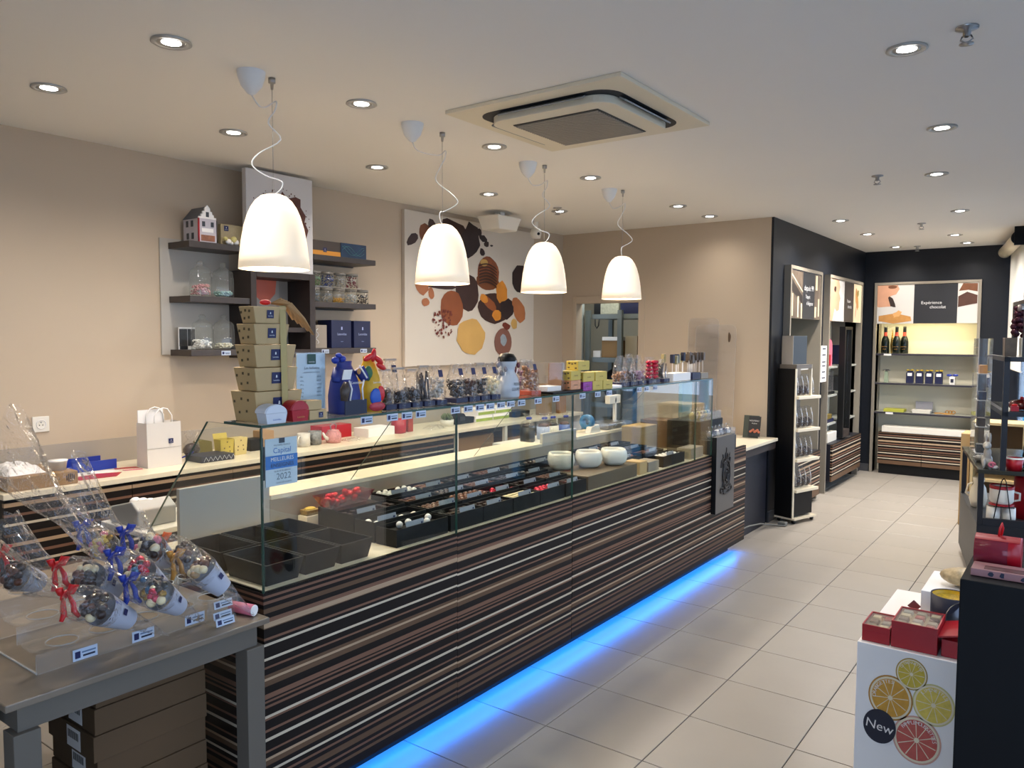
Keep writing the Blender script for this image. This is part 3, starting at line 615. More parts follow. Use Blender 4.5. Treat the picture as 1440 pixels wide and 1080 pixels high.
# contents of the back niche
m_bottle = mat('dark green bottle glass', '#0c1510', .15); m_bottlelabel = mat('red bottle label', '#b5412f', .5); m_foilblack = mat('black bottle foil', '#0b0b0b', .35)
def bottle(x, y, z, label):
    t = thing('champagne_bottle', label, 'bottle', (x, y, z), 0, 'champagne bottles in the lit niche')
    MB().lathe([(0, 0), (.042, 0), (.045, .01), (.045, .13), (.038, .17), (.022, .205), (.016, .225), (.016, .235)], (x, y, z+.0005), 20).build('glass_body', m_bottle, t)
    MB().lathe([(.0175, .233), (.018, .30), (.019, .315), (0, .32)], (x, y, z), 16).build('foil', m_foilblack, t)
    MB().lathe([(.0228, .203), (.0185, .222), (.0185, .25)], (x, y, z), 16).build('neck_label', m_bottlelabel, t)
    mb = MB(); letter(mb, 'Leonidas', (x, y-.0462, z+.08), PX, PZ, .012, 0, .0); letter(mb, 'CUVÉE', (x, y-.0462, z+.05), PX, PZ, .009, 0, 0); mb.build('lettering', m_goldribbon, t)
for x, y, s in ((-1.945, 10.09, 'leftmost'), (-1.82, 10.07, 'middle'), (-1.75, 10.15, 'rightmost')): bottle(x, y, 1.42, f'dark champagne bottle with red neck label, {s} of three in the lit niche')
simple('gold_ornament', 'small gold upright ornament between the champagne bottles', 'ornament', MB().tube([(-1.885, 10.16, 1.4205), (-1.885, 10.16, 1.52), (-1.885, 10.16, 1.6), (-1.885, 10.16, 1.70)], [.012, .018, .012, .003], 8), m_gold, (-1.885, 10.16, 1.4205))
for k in range(4):
    x = -1.665+.10*k; t = thing('navy_chocolate_pouch', f'navy pouch with white label and yellow bow, {ordw(k)} from the left in the niche', 'pouch', (x, 10.08, 1.075), 0, 'navy pouches in the lit niche')
    MB().prism([(-.038, 0), (.038, 0), (.038, .12), (.022, .145), (-.022, .145), (-.038, .12)], (x, 10.11, 1.0755), PX, PZ, .06).build('pouch', m_navyblue, t, bevel=.003)
    MB().box(x-.024, 10.0485, 1.16, x+.024, 10.0495, 1.195).build('label', m_paper, t)
    MB().ell((x-.022, 10.07, 1.225), (.02, .012, .011)).build('bow_loop', mat('yellow ribbon', '#c9a92e', .4), t); MB().ell((x+.022, 10.07, 1.228), (.02, .012, .011)).build('bow_loop', mat('yellow ribbon', '#c9a92e', .4), t)
t = thing('ribbon_topped_tube', 'slim clear tube with silver curled ribbon on the niche shelf', 'gift tube', (-1.92, 10.08, 1.075))
MB().frust((-1.92, 10.08, 1.0755), (.022, .022), (.015, .015), .13).build('tube', mat('pale green card', '#8c9a84', .4), t)
for k in range(6): MB().tube([(-1.92, 10.08, 1.2), (-1.92+.02*math.cos(k), 10.08+.02*math.sin(k), 1.23), (-1.92+.04*math.cos(k), 10.08+.03*math.sin(k), 1.215)], .005, 5).build('ribbon_curl', m_steel, t)
t = thing('bowed_mini_box', 'small gold and white box with blue bow at the right of the niche shelf', 'gift box', (-1.23, 10.08, 1.075))
MB().frust((-1.23, 10.08, 1.0755), (.024, .02), (.028, .024), .09).build('box', m_paper, t); MB().box(-1.245, 10.052, 1.10, -1.215, 10.056, 1.14).build('dark_window', m_navy, t)
MB().ell((-1.26, 10.07, 1.18), (.03, .014, .014)).build('bow_loop', m_blueribbon, t); MB().ell((-1.2, 10.07, 1.182), (.03, .014, .014)).build('bow_loop', m_blueribbon, t)
simple('flat_yellow_box', 'flat yellow green box on the lowest niche shelf', 'box', MB().box(-1.93, 10.03, .7305, -1.71, 10.2, .765), mat('yellow green card', '#a9a83c', .5), (-1.8, 10.1, .7305), .003)
t = thing('white_gift_tray', 'white tray box with raised grey lid in the middle of the lowest niche shelf', 'box', (-1.52, 10.1, .73))
MB().frust((-1.53, 10.09, .7305), (.09, .06), (.1, .07), .04).build('tray', m_white, t, bevel=.003); MB().box(-1.61, 10.17, .74, -1.43, 10.18, .86).build('lid', mat('grey lid', '#8a8a90', .4), t)
t = thing('gold_ribbon_roll', 'curl of gold ribbon lying on the right of the lowest niche shelf', 'ribbon', (-1.3, 10.1, .73))
MB().tube([(-1.40, 10.08, .737), (-1.35, 10.09, .74), (-1.28, 10.07, .737), (-1.2, 10.1, .74)], .007, 6).build('strand', m_goldribbon, t)
for k in range(3): MB().tube([(-1.27+.03*k+.02*math.cos(a*.7), 10.1, .757+.018*math.sin(a*.7)) for a in range(9)], .005, 6, closed=True).build('loop', m_goldribbon, t)
for z, x in ((1.397, -1.9), (.707, -1.86)):
    o = MB().box(x-.04, 9.996, z-.003, x+.04, 9.9995, z+.019).build('price_label', m_paper, loc=(x, 9.998, z)); tag(o, 'white price label on the niche shelf edge under the ' + ('champagne bottles' if z > 1 else 'flat yellow green box'), 'price label')

# ================================================================== STOREROOM SHELVING
m_galv = mat('galvanised shelving', '#6f7674', .45, metal=.3)
t = thing('storeroom_shelving', 'grey metal shelving unit seen through the storeroom doorway', 'shelving', (-4.0, 7.3, 0))
for x, y in ((-4.32, 7.2), (-3.93, 7.2), (-3.3, 7.2), (-4.32, 7.7), (-3.3, 7.7)): MB().box(x-.025, y-.02, 0, x+.025, y+.02, 1.88).build('upright', m_galv, t)
for z in (1.84, 1.38, .9, .4): MB().box(-4.29, 7.22, z-.05, -3.33, 7.69, z).build('shelf', m_galv, t)
struct(MB().box(-4.6, 7.0, 0, -4.38, 7.22, ZC).build('trim_2', mat('white column paint', '#9fa4a2', .6)), 'white boxed column in the storeroom')
def cbox(name, label, x0, y0, z0, x1, y1, z1, m, cat='box'): return simple(name, label, cat, MB().box(x0, y0, z0, x1, y1, z1), m, ((x0+x1)/2, (y0+y1)/2, z0), .003)
cbox('storage_box', 'white patterned box on top of the storeroom shelving', -4.2, 7.25, 1.8405, -3.98, 7.5, 1.99, mat('speckled white card', '#a8a896', .6, noise=.5, scale=40))
cbox('storage_box', 'navy box on top of the storeroom shelving', -3.96, 7.25, 1.8405, -3.68, 7.5, 1.98, m_navyblue)
cbox('storage_box', 'dark box at the left on top of the storeroom shelving', -4.31, 7.3, 1.8405, -4.21, 7.5, 1.96, m_poster_dark)
cbox('storage_box', 'red box at the right on top of the storeroom shelving', -3.66, 7.3, 1.8405, -3.45, 7.5, 1.99, m_red)
cbox('carton', 'open white topped carton on the storeroom middle shelf', -4.18, 7.25, 1.3805, -3.98, 7.5, 1.56, m_card, 'carton')
cbox('paper_ream', 'white paper ream on the storeroom middle shelf carton', -4.17, 7.24, 1.5605, -3.985, 7.5, 1.60, m_paper, 'paper')
cbox('storage_box', 'small white box at the left of the storeroom middle shelf', -4.28, 7.24, 1.3805, -4.19, 7.5, 1.45, m_paper)
cbox('storage_box', 'tall white and tan box right of the storeroom upright', -3.9, 7.25, 1.3805, -3.76, 7.5, 1.61, mat('tan white card', '#a49a86', .6))
simple('red_wrapped_figure', 'red wrapped bundle on the storeroom shelving', 'bundle', MB().ell((-3.62, 7.42, 1.51), (.11, .1, .125), 12, 8), m_redfoil, (-3.62, 7.42, 1.385))
simple('dark_bin_bag', 'black rounded bag on the low storeroom shelf', 'bag', MB().ell((-4.05, 7.42, 1.09), (.2, .16, .19), 14, 8), m_black, (-4.05, 7.42, .9))
simple('cable_loop', 'black cable loop hanging from the storeroom top shelf', 'cable', MB().tube([(-4.24, 7.21, 1.785), (-4.235, 7.205, 1.72), (-4.215, 7.205, 1.69), (-4.195, 7.205, 1.72), (-4.19, 7.21, 1.785)], .006, 6), m_black, (-4.21, 7.225, 1.69))
l = bpy.data.lights.new('storeroom', 'POINT'); l.energy = 14; l.shadow_soft_size = .15; l.color = (.95, 1, .95)
t = thing('added_storeroom_lamp', 'unseen round ceiling lamp added to light the storeroom', 'lamp', (-3.9, 7.0, ZC)); MB().lathe([(.12, 0), (.12, -.03), (.09, -.055), (0, -.06)], (-3.9, 7.0, ZC), 20).build('diffuser', emitter('added storeroom diffuser', '#f4fff4', 2), t)  # unseen lamp, added to light the storeroom
o = bpy.data.objects.new('added_storeroom_light', l); C.objects.link(o); o.parent = t; o.location = (0, .1, -.25)

# ================================================================== BACK COUNTER AND WALL SHELVES
bc = thing('back_counter', 'low back counter with cream worktop and striped drawer fronts along the left wall', 'counter', (-4.0, 2.9, 0))
MB().box(-4.298, 1.37, .875, -3.765, 6.2, .90).build('worktop', m_cream, bc, bevel=.002)
MB().box(-4.298, 1.39, .08, -3.80, 4.38, .874).build('carcass', m_black, bc)
sy = [1.375, 1.945, 2.51, 2.975, 3.643, 4.20, 4.378]
for k in range(6): MB().box(-3.7995, sy[k]+.002, .10, -3.78, sy[k+1]-.002, .862).build('drawer_front', m_stripe_back, bc)
MB().box(-4.298, 1.40, 0, -3.85, 4.37, .079).build('plinth', m_black, bc)
MB().box(-4.2995, 1.0, .9005, -4.285, 6.2, 1.03).build('splashback', mat('grey beige splashback', '#a3988a', .4), bc)
MB().box(-3.80, 4.39, 0, -3.77, 4.42, .874).build('white_upright', m_white, bc)
MB().box(-3.80, 5.0, 0, -3.77, 5.03, .874).build('white_upright', m_white, bc)
MB().box(-3.80, 5.75, 0, -3.77, 5.78, .874).build('white_upright', m_white, bc)
MB().box(-4.29, 4.39, .10, -4.27, 6.18, .874).build('open_bay_back', mat('tan board', '#8c7a5c', .6), bc)
MB().box(-4.27, 4.42, .55, -3.80, 6.15, .57).build('open_bay_shelf', m_white, bc)
MB().box(-4.298, 6.16, 0, -3.77, 6.18, .874).build('end_cheek', m_white, bc)
for k, (y0, y1, z0, z1) in enumerate([(4.47, 4.95, .5705, .70), (4.48, 4.94, .7005, .82), (5.10, 5.66, .5705, .76)]):
    tag(MB().box(-4.2, y0, z0, -3.84, y1, z1).build('carton', m_card, loc=(-4.02, (y0+y1)/2, z0), bevel=.004), ['lower brown carton in the open bay of the back counter', 'upper brown carton in the open bay of the back counter', 'wide brown carton right of the open bay upright'][k], 'carton')
# wall shelf unit
m_slab = mat('dark brown shelf board', '#3a322e', .45, noise=.15, scale=5, stretch=(1, 6, 1))
ws = thing('wall_shelf_unit', 'dark brown wall shelf unit with three shelves either side of a framed centre', 'wall shelf', (-4.2, 3.1, 1.5))
MB().box(-4.2995, 2.40, 1.485, -4.288, 2.845, 2.155).build('backing_panel', mat('grey backing panel', '#b3aca1', .5), ws)
for z in (2.13, 1.822, 1.515):
    MB().box(-4.287, 2.45, z-.036, -4.07, 2.84, z).build('shelf_board', m_slab, ws, bevel=.002); MB().box(-4.298, 3.325, z-.036, -4.07, 3.87, z).build('shelf_board', m_slab, ws, bevel=.002)
    MB().box(-4.298, 3.4, z-.045, -4.28, 3.85, z-.0365).build('shelf_bracket', m_slab, ws)
MB().box(-4.298, 2.8405, 1.46, -4.06, 2.88, 1.995).build('frame_post', m_darkwood, ws, bevel=.002); MB().box(-4.298, 3.28, 1.46, -4.06, 3.3245, 1.995).build('frame_post', m_darkwood, ws, bevel=.002)
MB().box(-4.298, 2.881, 1.46, -4.06, 3.279, 1.51).build('frame_rail', m_darkwood, ws); MB().box(-4.298, 2.881, 1.955, -4.06, 3.279, 1.995).build('frame_rail', m_darkwood, ws)
MB().box(-4.298, 2.881, 1.511, -4.285, 3.279, 1.954).build('frame_back', mat('grey frame back', '#8d8780', .5), ws)
MB().box(-4.284, 2.881, 1.62, -4.10, 3.279, 1.65).build('inner_shelf', m_darkwood, ws)
pb = MB().box(-4.284, 2.95, 1.70, -4.272, 3.2, 1.954).build('picture', mat('grey picture', '#9d968e', .5), ws)
pr(pb, 'print', [([(.02, .254), (.23, .254), (.22, .17), (.17, .12), (.12, .11), (.07, .15), (.01, .17)], mat('coral print', '#c9634c', .5)), ([(0, .13), (.06, .12), (.1, .06), (.25, .05), (.25, 0), (0, 0)], mat('warm grey print', '#78706a', .5))], (-4.272, 2.95, 1.70), PY, PZ)
# white board with cocoa print above the centre
m_cocoa = mat('cocoa powder print', '#5a2e20', .6, noise=.35, scale=60)
cp = thing('cocoa_poster', 'tall white board with a cocoa powder splash above the shelf unit', 'poster', (-4.1, 3.08, 2.0))
MB().box(-4.12, 2.83, 1.996, -4.08, 3.325, 2.60).build('board', mat('poster white', '#c8c4c2', .5), cp, bevel=.002)
sh = [([(.03, .27), (.05, .38), (.10, .40), (.13, .47), (.19, .48), (.23, .44), (.26, .50), (.30, .46), (.36, .48), (.40, .47), (.40, .42), (.44, .37), (.43, .33), (.46, .28), (.44, .22), (.40, .26), (.30, .2), (.2, .2), (.1, .2)], m_cocoa)]
rr = random.Random(3)
for k in range(90):
    a = rr.uniform(0, 6.28); d = rr.uniform(.15, .235); q = rr.uniform(.002, .006); sh.append((blob(q, q, 6, .3, k, 0, (.245+d*math.cos(a), .34+d*.75*math.sin(a))), m_cocoa))
stuff(pr(cp.children[0], 'print', sh, (-4.0795, 2.83, 1.996), PY, PZ, .0006))
# large chocolate poster
bp_ = thing('chocolate_poster', 'large square white poster of chocolates, nuts and cocoa on the left wall', 'poster', (-4.28, 5.2, 1.36))
bd = MB().box(-4.298, 4.36, 1.36, -4.265, 6.10, 2.575).build('board', mat('poster white warm', '#cdc3b4', .5, noise=.05, scale=1.5), bp_, bevel=.002)
P = {k: mat('poster '+k, c, .45, noise=n, scale=s) for k, c, n, s in (('dark choc', '#382019', .4, 9), ('milk choc', '#74401f', .25, 7), ('swirl', '#86492a', .55, 22), ('wood brown', '#8a4a24', .2, 6), ('cream nougat', '#c39a55', .2, 5), ('hazelnut', '#a9683f', .3, 8), ('orange fruit', '#c87f28', .3, 10), ('cocoa red', '#6b2a1c', .3, 30), ('charcoal', '#27191a', .4, 14), ('mauve egg', '#7d5346', .15, 5), ('label', '#8d979d', .25, 30))}
S = [(blob(ru, rv_, n, jag, 11+i, ang, (u, v)), P[k]) for i, (u, v, ru, rv_, ang, k, jag, n) in enumerate([(0.086, 0.991, 0.075, 0.037, 0.6, 'dark choc', 0.2, 9), (0.23, 1.061, 0.066, 0.077, -0.3, 'milk choc', 0.12, 16), (0.304, 1.126, 0.049, 0.045, -0.4, 'dark choc', 0.25, 8), (0.574, 1.086, 0.194, 0.11, -0.2, 'dark choc', 0.12, 18), (0.8, 1.057, 0.118, 0.147, -0.25, 'charcoal', 0.12, 12), (0.911, 1.136, 0.039, 0.035, 0, 'charcoal', 0.3, 8), (0.968, 1.085, 0.058, 0.027, -0.4, 'charcoal', 0.3, 8), (1.013, 1.044, 0.04, 0.027, 0, 'charcoal', 0.3, 8), (1.084, 1.037, 0.023, 0.008, 0, 'charcoal', 0.3, 7), (0.951, 0.97, 0.035, 0.027, -0.3, 'charcoal', 0.3, 8), (1.04, 0.792, 0.155, 0.145, -0.15, 'swirl', 0.04, 20), (1.03, 0.722, 0.159, 0.076, 0, 'milk choc', 0.04, 18), (0.978, 0.879, 0.053, 0.033, 0, 'cream nougat', 0.1, 12), (1.514, 0.773, 0.127, 0.128, 0, 'charcoal', 0.06, 16), (0.749, 0.612, 0.154, 0.16, 0.25, 'dark choc', 0.06, 18), (0.417, 0.648, 0.198, 0.023, 0, 'dark choc', 0.15, 14), (0.192, 0.623, 0.074, 0.056, -0.2, 'hazelnut', 0.2, 10), (0.299, 0.584, 0.038, 0.053, 0.3, 'hazelnut', 0.15, 9), (0.232, 0.51, 0.048, 0.033, 0, 'hazelnut', 0.1, 10), (0.554, 0.472, 0.142, 0.15, -0.08, 'wood brown', 0.05, 18), (1.133, 0.491, 0.241, 0.137, 0, 'dark choc', 0.04, 20), (1.236, 0.636, 0.095, 0.092, -0.2, 'orange fruit', 0.2, 11), (1.053, 0.53, 0.109, 0.044, -0.5, 'wood brown', 0.12, 12), (0.979, 0.566, 0.058, 0.036, -0.4, 'orange fruit', 0.15, 10), (1.32, 0.489, 0.102, 0.086, -0.1, 'charcoal', 0.2, 12), (1.161, 0.424, 0.065, 0.048, 0, 'orange fruit', 0.12, 10), (1.504, 0.473, 0.086, 0.117, 0.5, 'hazelnut', 0.1, 12), (1.441, 0.551, 0.054, 0.052, -0.2, 'hazelnut', 0.1, 10), (1.423, 0.355, 0.049, 0.052, -0.1, 'cream nougat', 0.15, 10), (0.802, 0.237, 0.192, 0.152, -0.08, 'cream nougat', 0.06, 20), (1.256, 0.188, 0.13, 0.126, 0, 'mauve egg', 0.02, 20), (1.262, 0.205, 0.05, 0.055, 0, 'label', 0.12, 14), (1.309, 0.331, 0.063, 0.034, -0.3, 'cocoa red', 0.25, 9)])]
for k in range(60):
    a = rr.uniform(0, 6.28); d = rr.uniform(0, 1)**.7; q = rr.uniform(.004, .016); S.append((blob(q, q, 6, .35, k+50, 0, (.436+.15*d*math.cos(a), .359+.13*d*math.sin(a))), P['cocoa red']))
for k in range(7):      # piped ridges on the praline
    a = [(.90+.25*t/8, .70+.026*k+.03*math.sin(t/8*3.14)-.02*t/8) for t in range(9)]
    S.append((a+[(p[0], p[1]-.011) for p in a[::-1]], P['dark choc']))
stuff(pr(bd, 'print', S, (-4.2648, 4.36, 1.36), PY, PZ, .0008))
# socket
t = thing('wall_socket', 'white double-frame wall socket on the beige wall left of the shelves', 'socket', (-4.3, 1.745, 1.14))
MB().box(-4.2995, 1.705, 1.10, -4.289, 1.785, 1.18).build('plate', m_white, t, bevel=.003)
MB().lathe([(.024, 0), (.024, .004), (.021, .004), (.019, -.006), (0, -.006)], (-4.289, 1.745, 1.14), 20, ax=rotm('Y', math.pi/2)).build('insert', m_paper, t)
MB().ell((-4.288, 1.745, 1.15), (.003, .004, .004)).build('earth_pin', m_steel, t)
for dy in (-.008, .008): MB().ell((-4.2895, 1.745+dy, 1.136), (.003, .003, .003), 8, 4).build('pin_hole', m_black, t)
# fixtures at the top of the large poster
t = thing('ceiling_projector', 'white boxy projector under the ceiling at the poster corner', 'projector', (-3.95, 5.15, ZC))
MB().frust((-3.95, 5.15, ZC-.15), (.09, .12), (.11, .16), .11).build('housing', m_white, t, bevel=.008); MB().box(-3.98, 5.12, ZC-.04, -3.92, 5.18, ZC).build('mount', m_white, t)
t = thing('ceiling_camera', 'small white security camera beside the projector', 'camera', (-4.0, 5.75, ZC-.1))
MB().lathe([(0, -.05), (.04, -.045), (.05, 0), (.04, .04), (0, .045)], (-4.0, 5.75, ZC-.10), 18).build('dome', m_white, t); MB().lathe([(.02, 0), (.02, .07)], (-4.0, 5.75, ZC-.07), 12).build('stem', m_white, t); MB().ell((-3.96, 5.73, ZC-.11), (.014, .014, .014)).build('lens', m_black, t)
# ================================================================== ON THE GLASS SHELF
ZS = 1.325
m_logo = mat('navy logo square', '#10164a', .5); m_blueprint = mat('blue print', '#1f5fae', .5); m_lightblue = mat('pale blue card', '#a9c3d6', .5)
def logo(parent, o, rv, uv, s, name='logo'):
    mb = MB(); o = Vector(o); rv = Vector(rv); uv = Vector(uv); nv = rv.cross(uv).normalized()
    mb.add([o+rv*a*s+uv*b*s+nv*.0012 for a, b in ((-.5, -.5), (.5, -.5), (.5, .5), (-.5, .5))], [(0, 1, 2, 3)], 0)
    letter(mb, 'Leonidas', o-uv*s*.22, rv, uv, s*.13, 1, .0018); mb.add([o+rv*a*s+uv*b*s+nv*.0018 for a, b in ((-.08, .02), (.08, .02), (.05, .25), (-.05, .25))], [(0, 1, 2, 3)], 1)
    return mb.build(name, [m_logo, m_letterw], parent)
# tower of five ballotins
X0 = -2.155
tw = [(1.554, .091, .083, ZS, .098, .058, .065), (1.545, .082, .074, 1.4235, .075, .05, .056), (1.543, .08, .072, 1.499, .072, .046, .052), (1.53, .067, .06, 1.5715, .065, .041, .046), (1.525, .063, .055, 1.637, .054, .034, .039)]
wds = ['bottom and largest', 'second from the bottom', 'middle', 'second from the top', 'top and smallest']
for k, (y, wt, wb, z, h, db, dt_) in enumerate(tw):
    X0 = -2.08-dt_
    t = thing('ballotin_box', f'beige flared chocolate box, {wds[k]} of the stack of five', 'chocolate box', (X0, y, z), 0, 'stacked beige ballotin boxes')
    MB().frust((X0, y, z+.0003), (db, wb*.93), (dt_, wt), h-.001).build('box', m_beigebox, t, bevel=.002)
    logo(t, (X0+(db+dt_)/2+.0008, y+.0, z+h*.55), PY, (0.06, 0, 1), h*.48)
    mb = MB()
    for a, b_ in ((-.5, .65), (-.1, .75), (-.3, .3), (.25, .72), (.1, .35)): mb.add([Vector((X0+a*dt_*1.5+dx, y-(wb*.93+(wt-wb*.93)*b_)-.0012, z+h*b_+dz)) for dx, dz in ((-.005, -.004), (.005, -.004), (.005, .004), (-.005, .004))], [(0, 1, 2, 3)])
    stuff(mb.build('print', mat('brown print', '#5a4a2c', .6), t))
X0 = -2.14; rb = thing('gold_ribbon', 'wide gold paper ribbon tied over the stack of beige boxes', 'ribbon', (X0+.06, 1.57, 1.69))
mb = MB(); xs = [X0+.075, X0+.092, X0+.092, X0+.099, X0+.099]; P0 = [(X0-.01, 1.572, 1.6945), (X0+.056, 1.572, 1.6945), (X0+.0625, 1.572, 1.40), (X0+.0625, 1.572, 1.36)]
mb.add([(p[0]+.003, p[1]+s*.012, p[2]) for p in P0 for s in (-1, 1)], [(0, 1, 3, 2), (2, 3, 5, 4), (4, 5, 7, 6)]); mb.build('band', mat('pale gold band', '#a58f55', .4, metal=.2), rb)
for k in range(5):
    a = -.5+.25*k; P1 = [(X0+.03, 1.55, 1.702), (X0+.04+.006*k, 1.575+.006*k, 1.715-.004*k), (X0+.05+.008*k, 1.60+.008*k, 1.685-.008*k), (X0+.055+.008*k, 1.615+.014*k, 1.65-.012*k)]
    MB().tube(P1, [.004, .012, .013, .005], 6, flat=.25).build('ribbon_tail', mat('gold paper ribbon', '#b98f5f', .4, metal=.3), rb)
MB().ell((X0+.02, 1.535, 1.705), (.012, .02, .009)).build('knot', m_redribbon, rb)
def handbox(label, y, m, w, d, h):
    """small ballotin with curled top flaps"""
    t = thing('small_ballotin', label, 'chocolate box', (-2.049, y, ZS)); x = -2.049
    MB().frust((x, y, ZS+.0003), (d*.88, w*.85), (d*.93, w), h*.55).build('tub', m, t)
    arc = [(w*math.cos(math.radians(a_)), h*.55+h*.45*math.sin(math.radians(a_))) for a_ in range(0, 181, 15)]
    MB().prism(arc, (x-d*.93, y, ZS+.0005), PY, PZ, d*1.86).build('arched_flap', m, t, bevel=.001)
    MB().prism([(p[0]*1.04, p[1]+.002) for p in arc[4:]]+[(p[0]*.98, p[1]) for p in arc[:3:-1]], (x-d*.96, y-.003, ZS+.0005), PY, PZ, d*1.92).build('over_flap', m, t)
    mb = MB(); letter(mb, 'Leonidas', (x+d*.93+.001, y, ZS+h*.22), PY, PZ, .006); mb.build('lettering', m_goldribbon if m is m_red else m_blueprint, t)
handbox('small white ballotin with curled flaps in front of the box stack', 1.502, mat('white bright card', '#cfd3da', .5), .040, .026, .058)
handbox('small red ballotin with curled flaps in front of the box stack', 1.594, m_red, .034, .026, .064)
for k, (z, y, w_) in enumerate(((ZS, 1.665, .035), (ZS+.032, 1.648, .032))):
    t = thing('mini_gift_box', ['beige mini box with navy label, lower of two by the price list', 'beige mini box, upper of two by the price list'][k], 'gift box', (-2.05, y, z), 0, 'mini beige boxes')
    MB().box(-2.075, y-w_, z+.0004, -2.025, y+w_, z+.031).build('box', m_beigebox, t, bevel=.0015)
    if k == 0: logo(t, (-2.0245, y+.01, z+.015), PY, PZ, .018)
# price list in an acrylic holder
t = thing('price_list', 'pale blue price list in a clear acrylic holder on the glass shelf', 'price list', (-2.12, 1.715, ZS))
ph = MB().box(-2.125, 1.655, ZS+.022, -2.121, 1.775, ZS+.215).build('sheet', mat('pale blue sheet', '#b3c6d0', .4), t)
MB().box(-2.13, 1.652, ZS+.018, -2.118, 1.778, ZS+.218).build('acrylic_sleeve', m_plexi, t); MB().box(-2.16, 1.66, ZS+.0003, -2.08, 1.77, ZS+.006).build('foot', m_plexi, t); MB().box(-2.127, 1.70, ZS+.006, -2.121, 1.73, ZS+.02).build('stem', m_plexi, t)
mb = MB(); letter(mb, 'Les ballotins', (-2.1176, 1.715, ZS+.165), PY, PZ, .009); letter(mb, 'ASSORTIMENT AU CHOIX', (-2.1176, 1.715, ZS+.150), PY, PZ, .004)
for k, s in enumerate(('Mini', '250 g', '375 g', '500 g', '750 g', '1 kg')):
    letter(mb, s, (-2.1176, 1.672, ZS+.135-.013*k), PY, PZ, .0045); letter(mb, ['4,95 €', '8,95 €', '12,90 €', '16,90 €', '24,90 €', '32,90 €'][k], (-2.1176, 1.745, ZS+.135-.013*k), PY, PZ, .0045)
letter(mb, 'DEMANDEZ CONSEIL', (-2.1176, 1.715, ZS+.050), PY, PZ, .004)
for k in range(4): mb.add([(-2.1176, 1.685+.02*k+dy, ZS+.034+.003*(k % 2)+dz) for dy, dz in ((-.006, -.004), (.006, -.004), (.005, .004), (-.005, .004))], [(0, 1, 2, 3)])
mb.build('lettering', mat('dark blue lettering', '#1c2c46', .5), ph)
mb = MB(); mb.box(-2.1179, 1.697, ZS+.178, -2.1174, 1.733, ZS+.212); letter(mb, 'Leonidas', (-2.1172, 1.715, ZS+.186), PY, PZ, .005, 1, .0004); mb.build('logo', [mat('green logo', '#2b4b3d', .5), m_letterw], ph)
# gift bags
def soft_bag(name, label, y0, y1, z0, h, d, m, cat='gift bag', x=-2.105, group=None):
    t = thing(name, label, cat, (x, (y0+y1)/2, z0), 0, group); w_ = (y1-y0)/2; y = (y0+y1)/2
    V = []; prof = [(0, 1, 1), (.05, 1.02, 1.05), (.35, 1.03, 1.1), (.62, .96, .8), (.8, .8, .45), (.92, .62, .2), (1.0, .7, .12)]
    n = 12; mb = MB()
    for f_, a, b_ in prof:
        for j in range(n):
            an = 2*math.pi*j/n; cx_, cy_ = math.cos(an), math.sin(an); q = 1/max(abs(cx_), abs(cy_))**.75
            V.append((x+d*b_*cx_*q, y+w_*a*cy_*q*.93, z0+.0005+h*f_))
    mb.add(V, [(i*n+j, i*n+(j+1) % n, (i+1)*n+(j+1) % n, (i+1)*n+j) for i in range(len(prof)-1) for j in range(n)], 0, True); mb.f.append(list(range(n))[::-1]); mb.m.append(0); mb.s.append(False)
    mb.build('bag', m, t); return t
m_jersey = mat('royal blue jersey', '#182a78', .5, noise=.08, scale=30)
t = soft_bag('jersey_gift_bag', 'blue football jersey shaped chocolate bag with blue bow', 1.795, 1.90, ZS, .185, .05, m_jersey)
MB().box(-2.05, 1.80, ZS+.001, -2.047, 1.90, ZS+.052).build('navy_base', m_navy, t)
for s in (-1, 1): MB().tube([(-2.08, 1.848+s*.045, ZS+.16), (-2.075, 1.848+s*.063, ZS+.13), (-2.07, 1.848+s*.068, ZS+.115)], [.02, .018, .014], 8, flat=.5).build('sleeve', m_jersey, t)
MB().tube([(-2.062, 1.88, ZS+.17), (-2.05, 1.905, ZS+.125)], .003, 6).build('white_stripe', m_paper, t)
for s in (-1, 1): MB().tube([(-2.047, 1.852+s*.03, ZS+.05), (-2.044, 1.852+s*.024, ZS+.09), (-2.046, 1.852+s*.034, ZS+.12)], .003, 6).build('side_piping', m_paper, t)
mb = MB(); letter(mb, 'Leonidas', (-2.046, 1.852, ZS+.112), PY, PZ, .010); mb.build('lettering', m_letterw, t)
MB().prism(rect(-.022, -.018, .016, .016), (-2.05, 1.815, ZS+.142), PY, (.3, .0, 1), .002).build('price_card', m_paper, t); MB().ell((-2.056, 1.872, ZS+.15), (.004, .009, .011)).build('badge', m_goldprint, t)
for k, (dy, dz, r_) in enumerate(((-.02, .012, .016), (.012, .016, .015), (-.005, .028, .012))): MB().ell((-2.09, 1.815+dy, ZS+.178+dz), (.012, r_, r_*.8)).build('bow_loop', m_blueribbon, t)
MB().tube([(-2.052, 1.80, ZS+.05), (-2.05, 1.803, ZS+.09), (-2.056, 1.812, ZS+.115)], [.012, .018, .008], 8, flat=.4).build('chocolate_window', mat('mixed chocolates seen', '#4d4038', .4, noise=.9, scale=90), t)
t = soft_bag('flag_gift_bag', 'yellow, red and green chocolate bag with red bow', 1.923, 2.003, ZS, .20, .046, mat('yellow red print', '#d0a018', .45, noise=.5, scale=16))
MB().ell((-2.058, 1.955, ZS+.055), (.005, .03, .032)).build('blue_patch', mat('blue print patch', '#1a4fae', .4), t); MB().ell((-2.06, 1.98, ZS+.065), (.006, .02, .03)).build('red_patch', m_redribbon, t); MB().ell((-2.057, 1.96, ZS+.02), (.006, .04, .018)).build('red_print_base', mat('red pink print', '#b2303c', .4, noise=.5, scale=60), t)
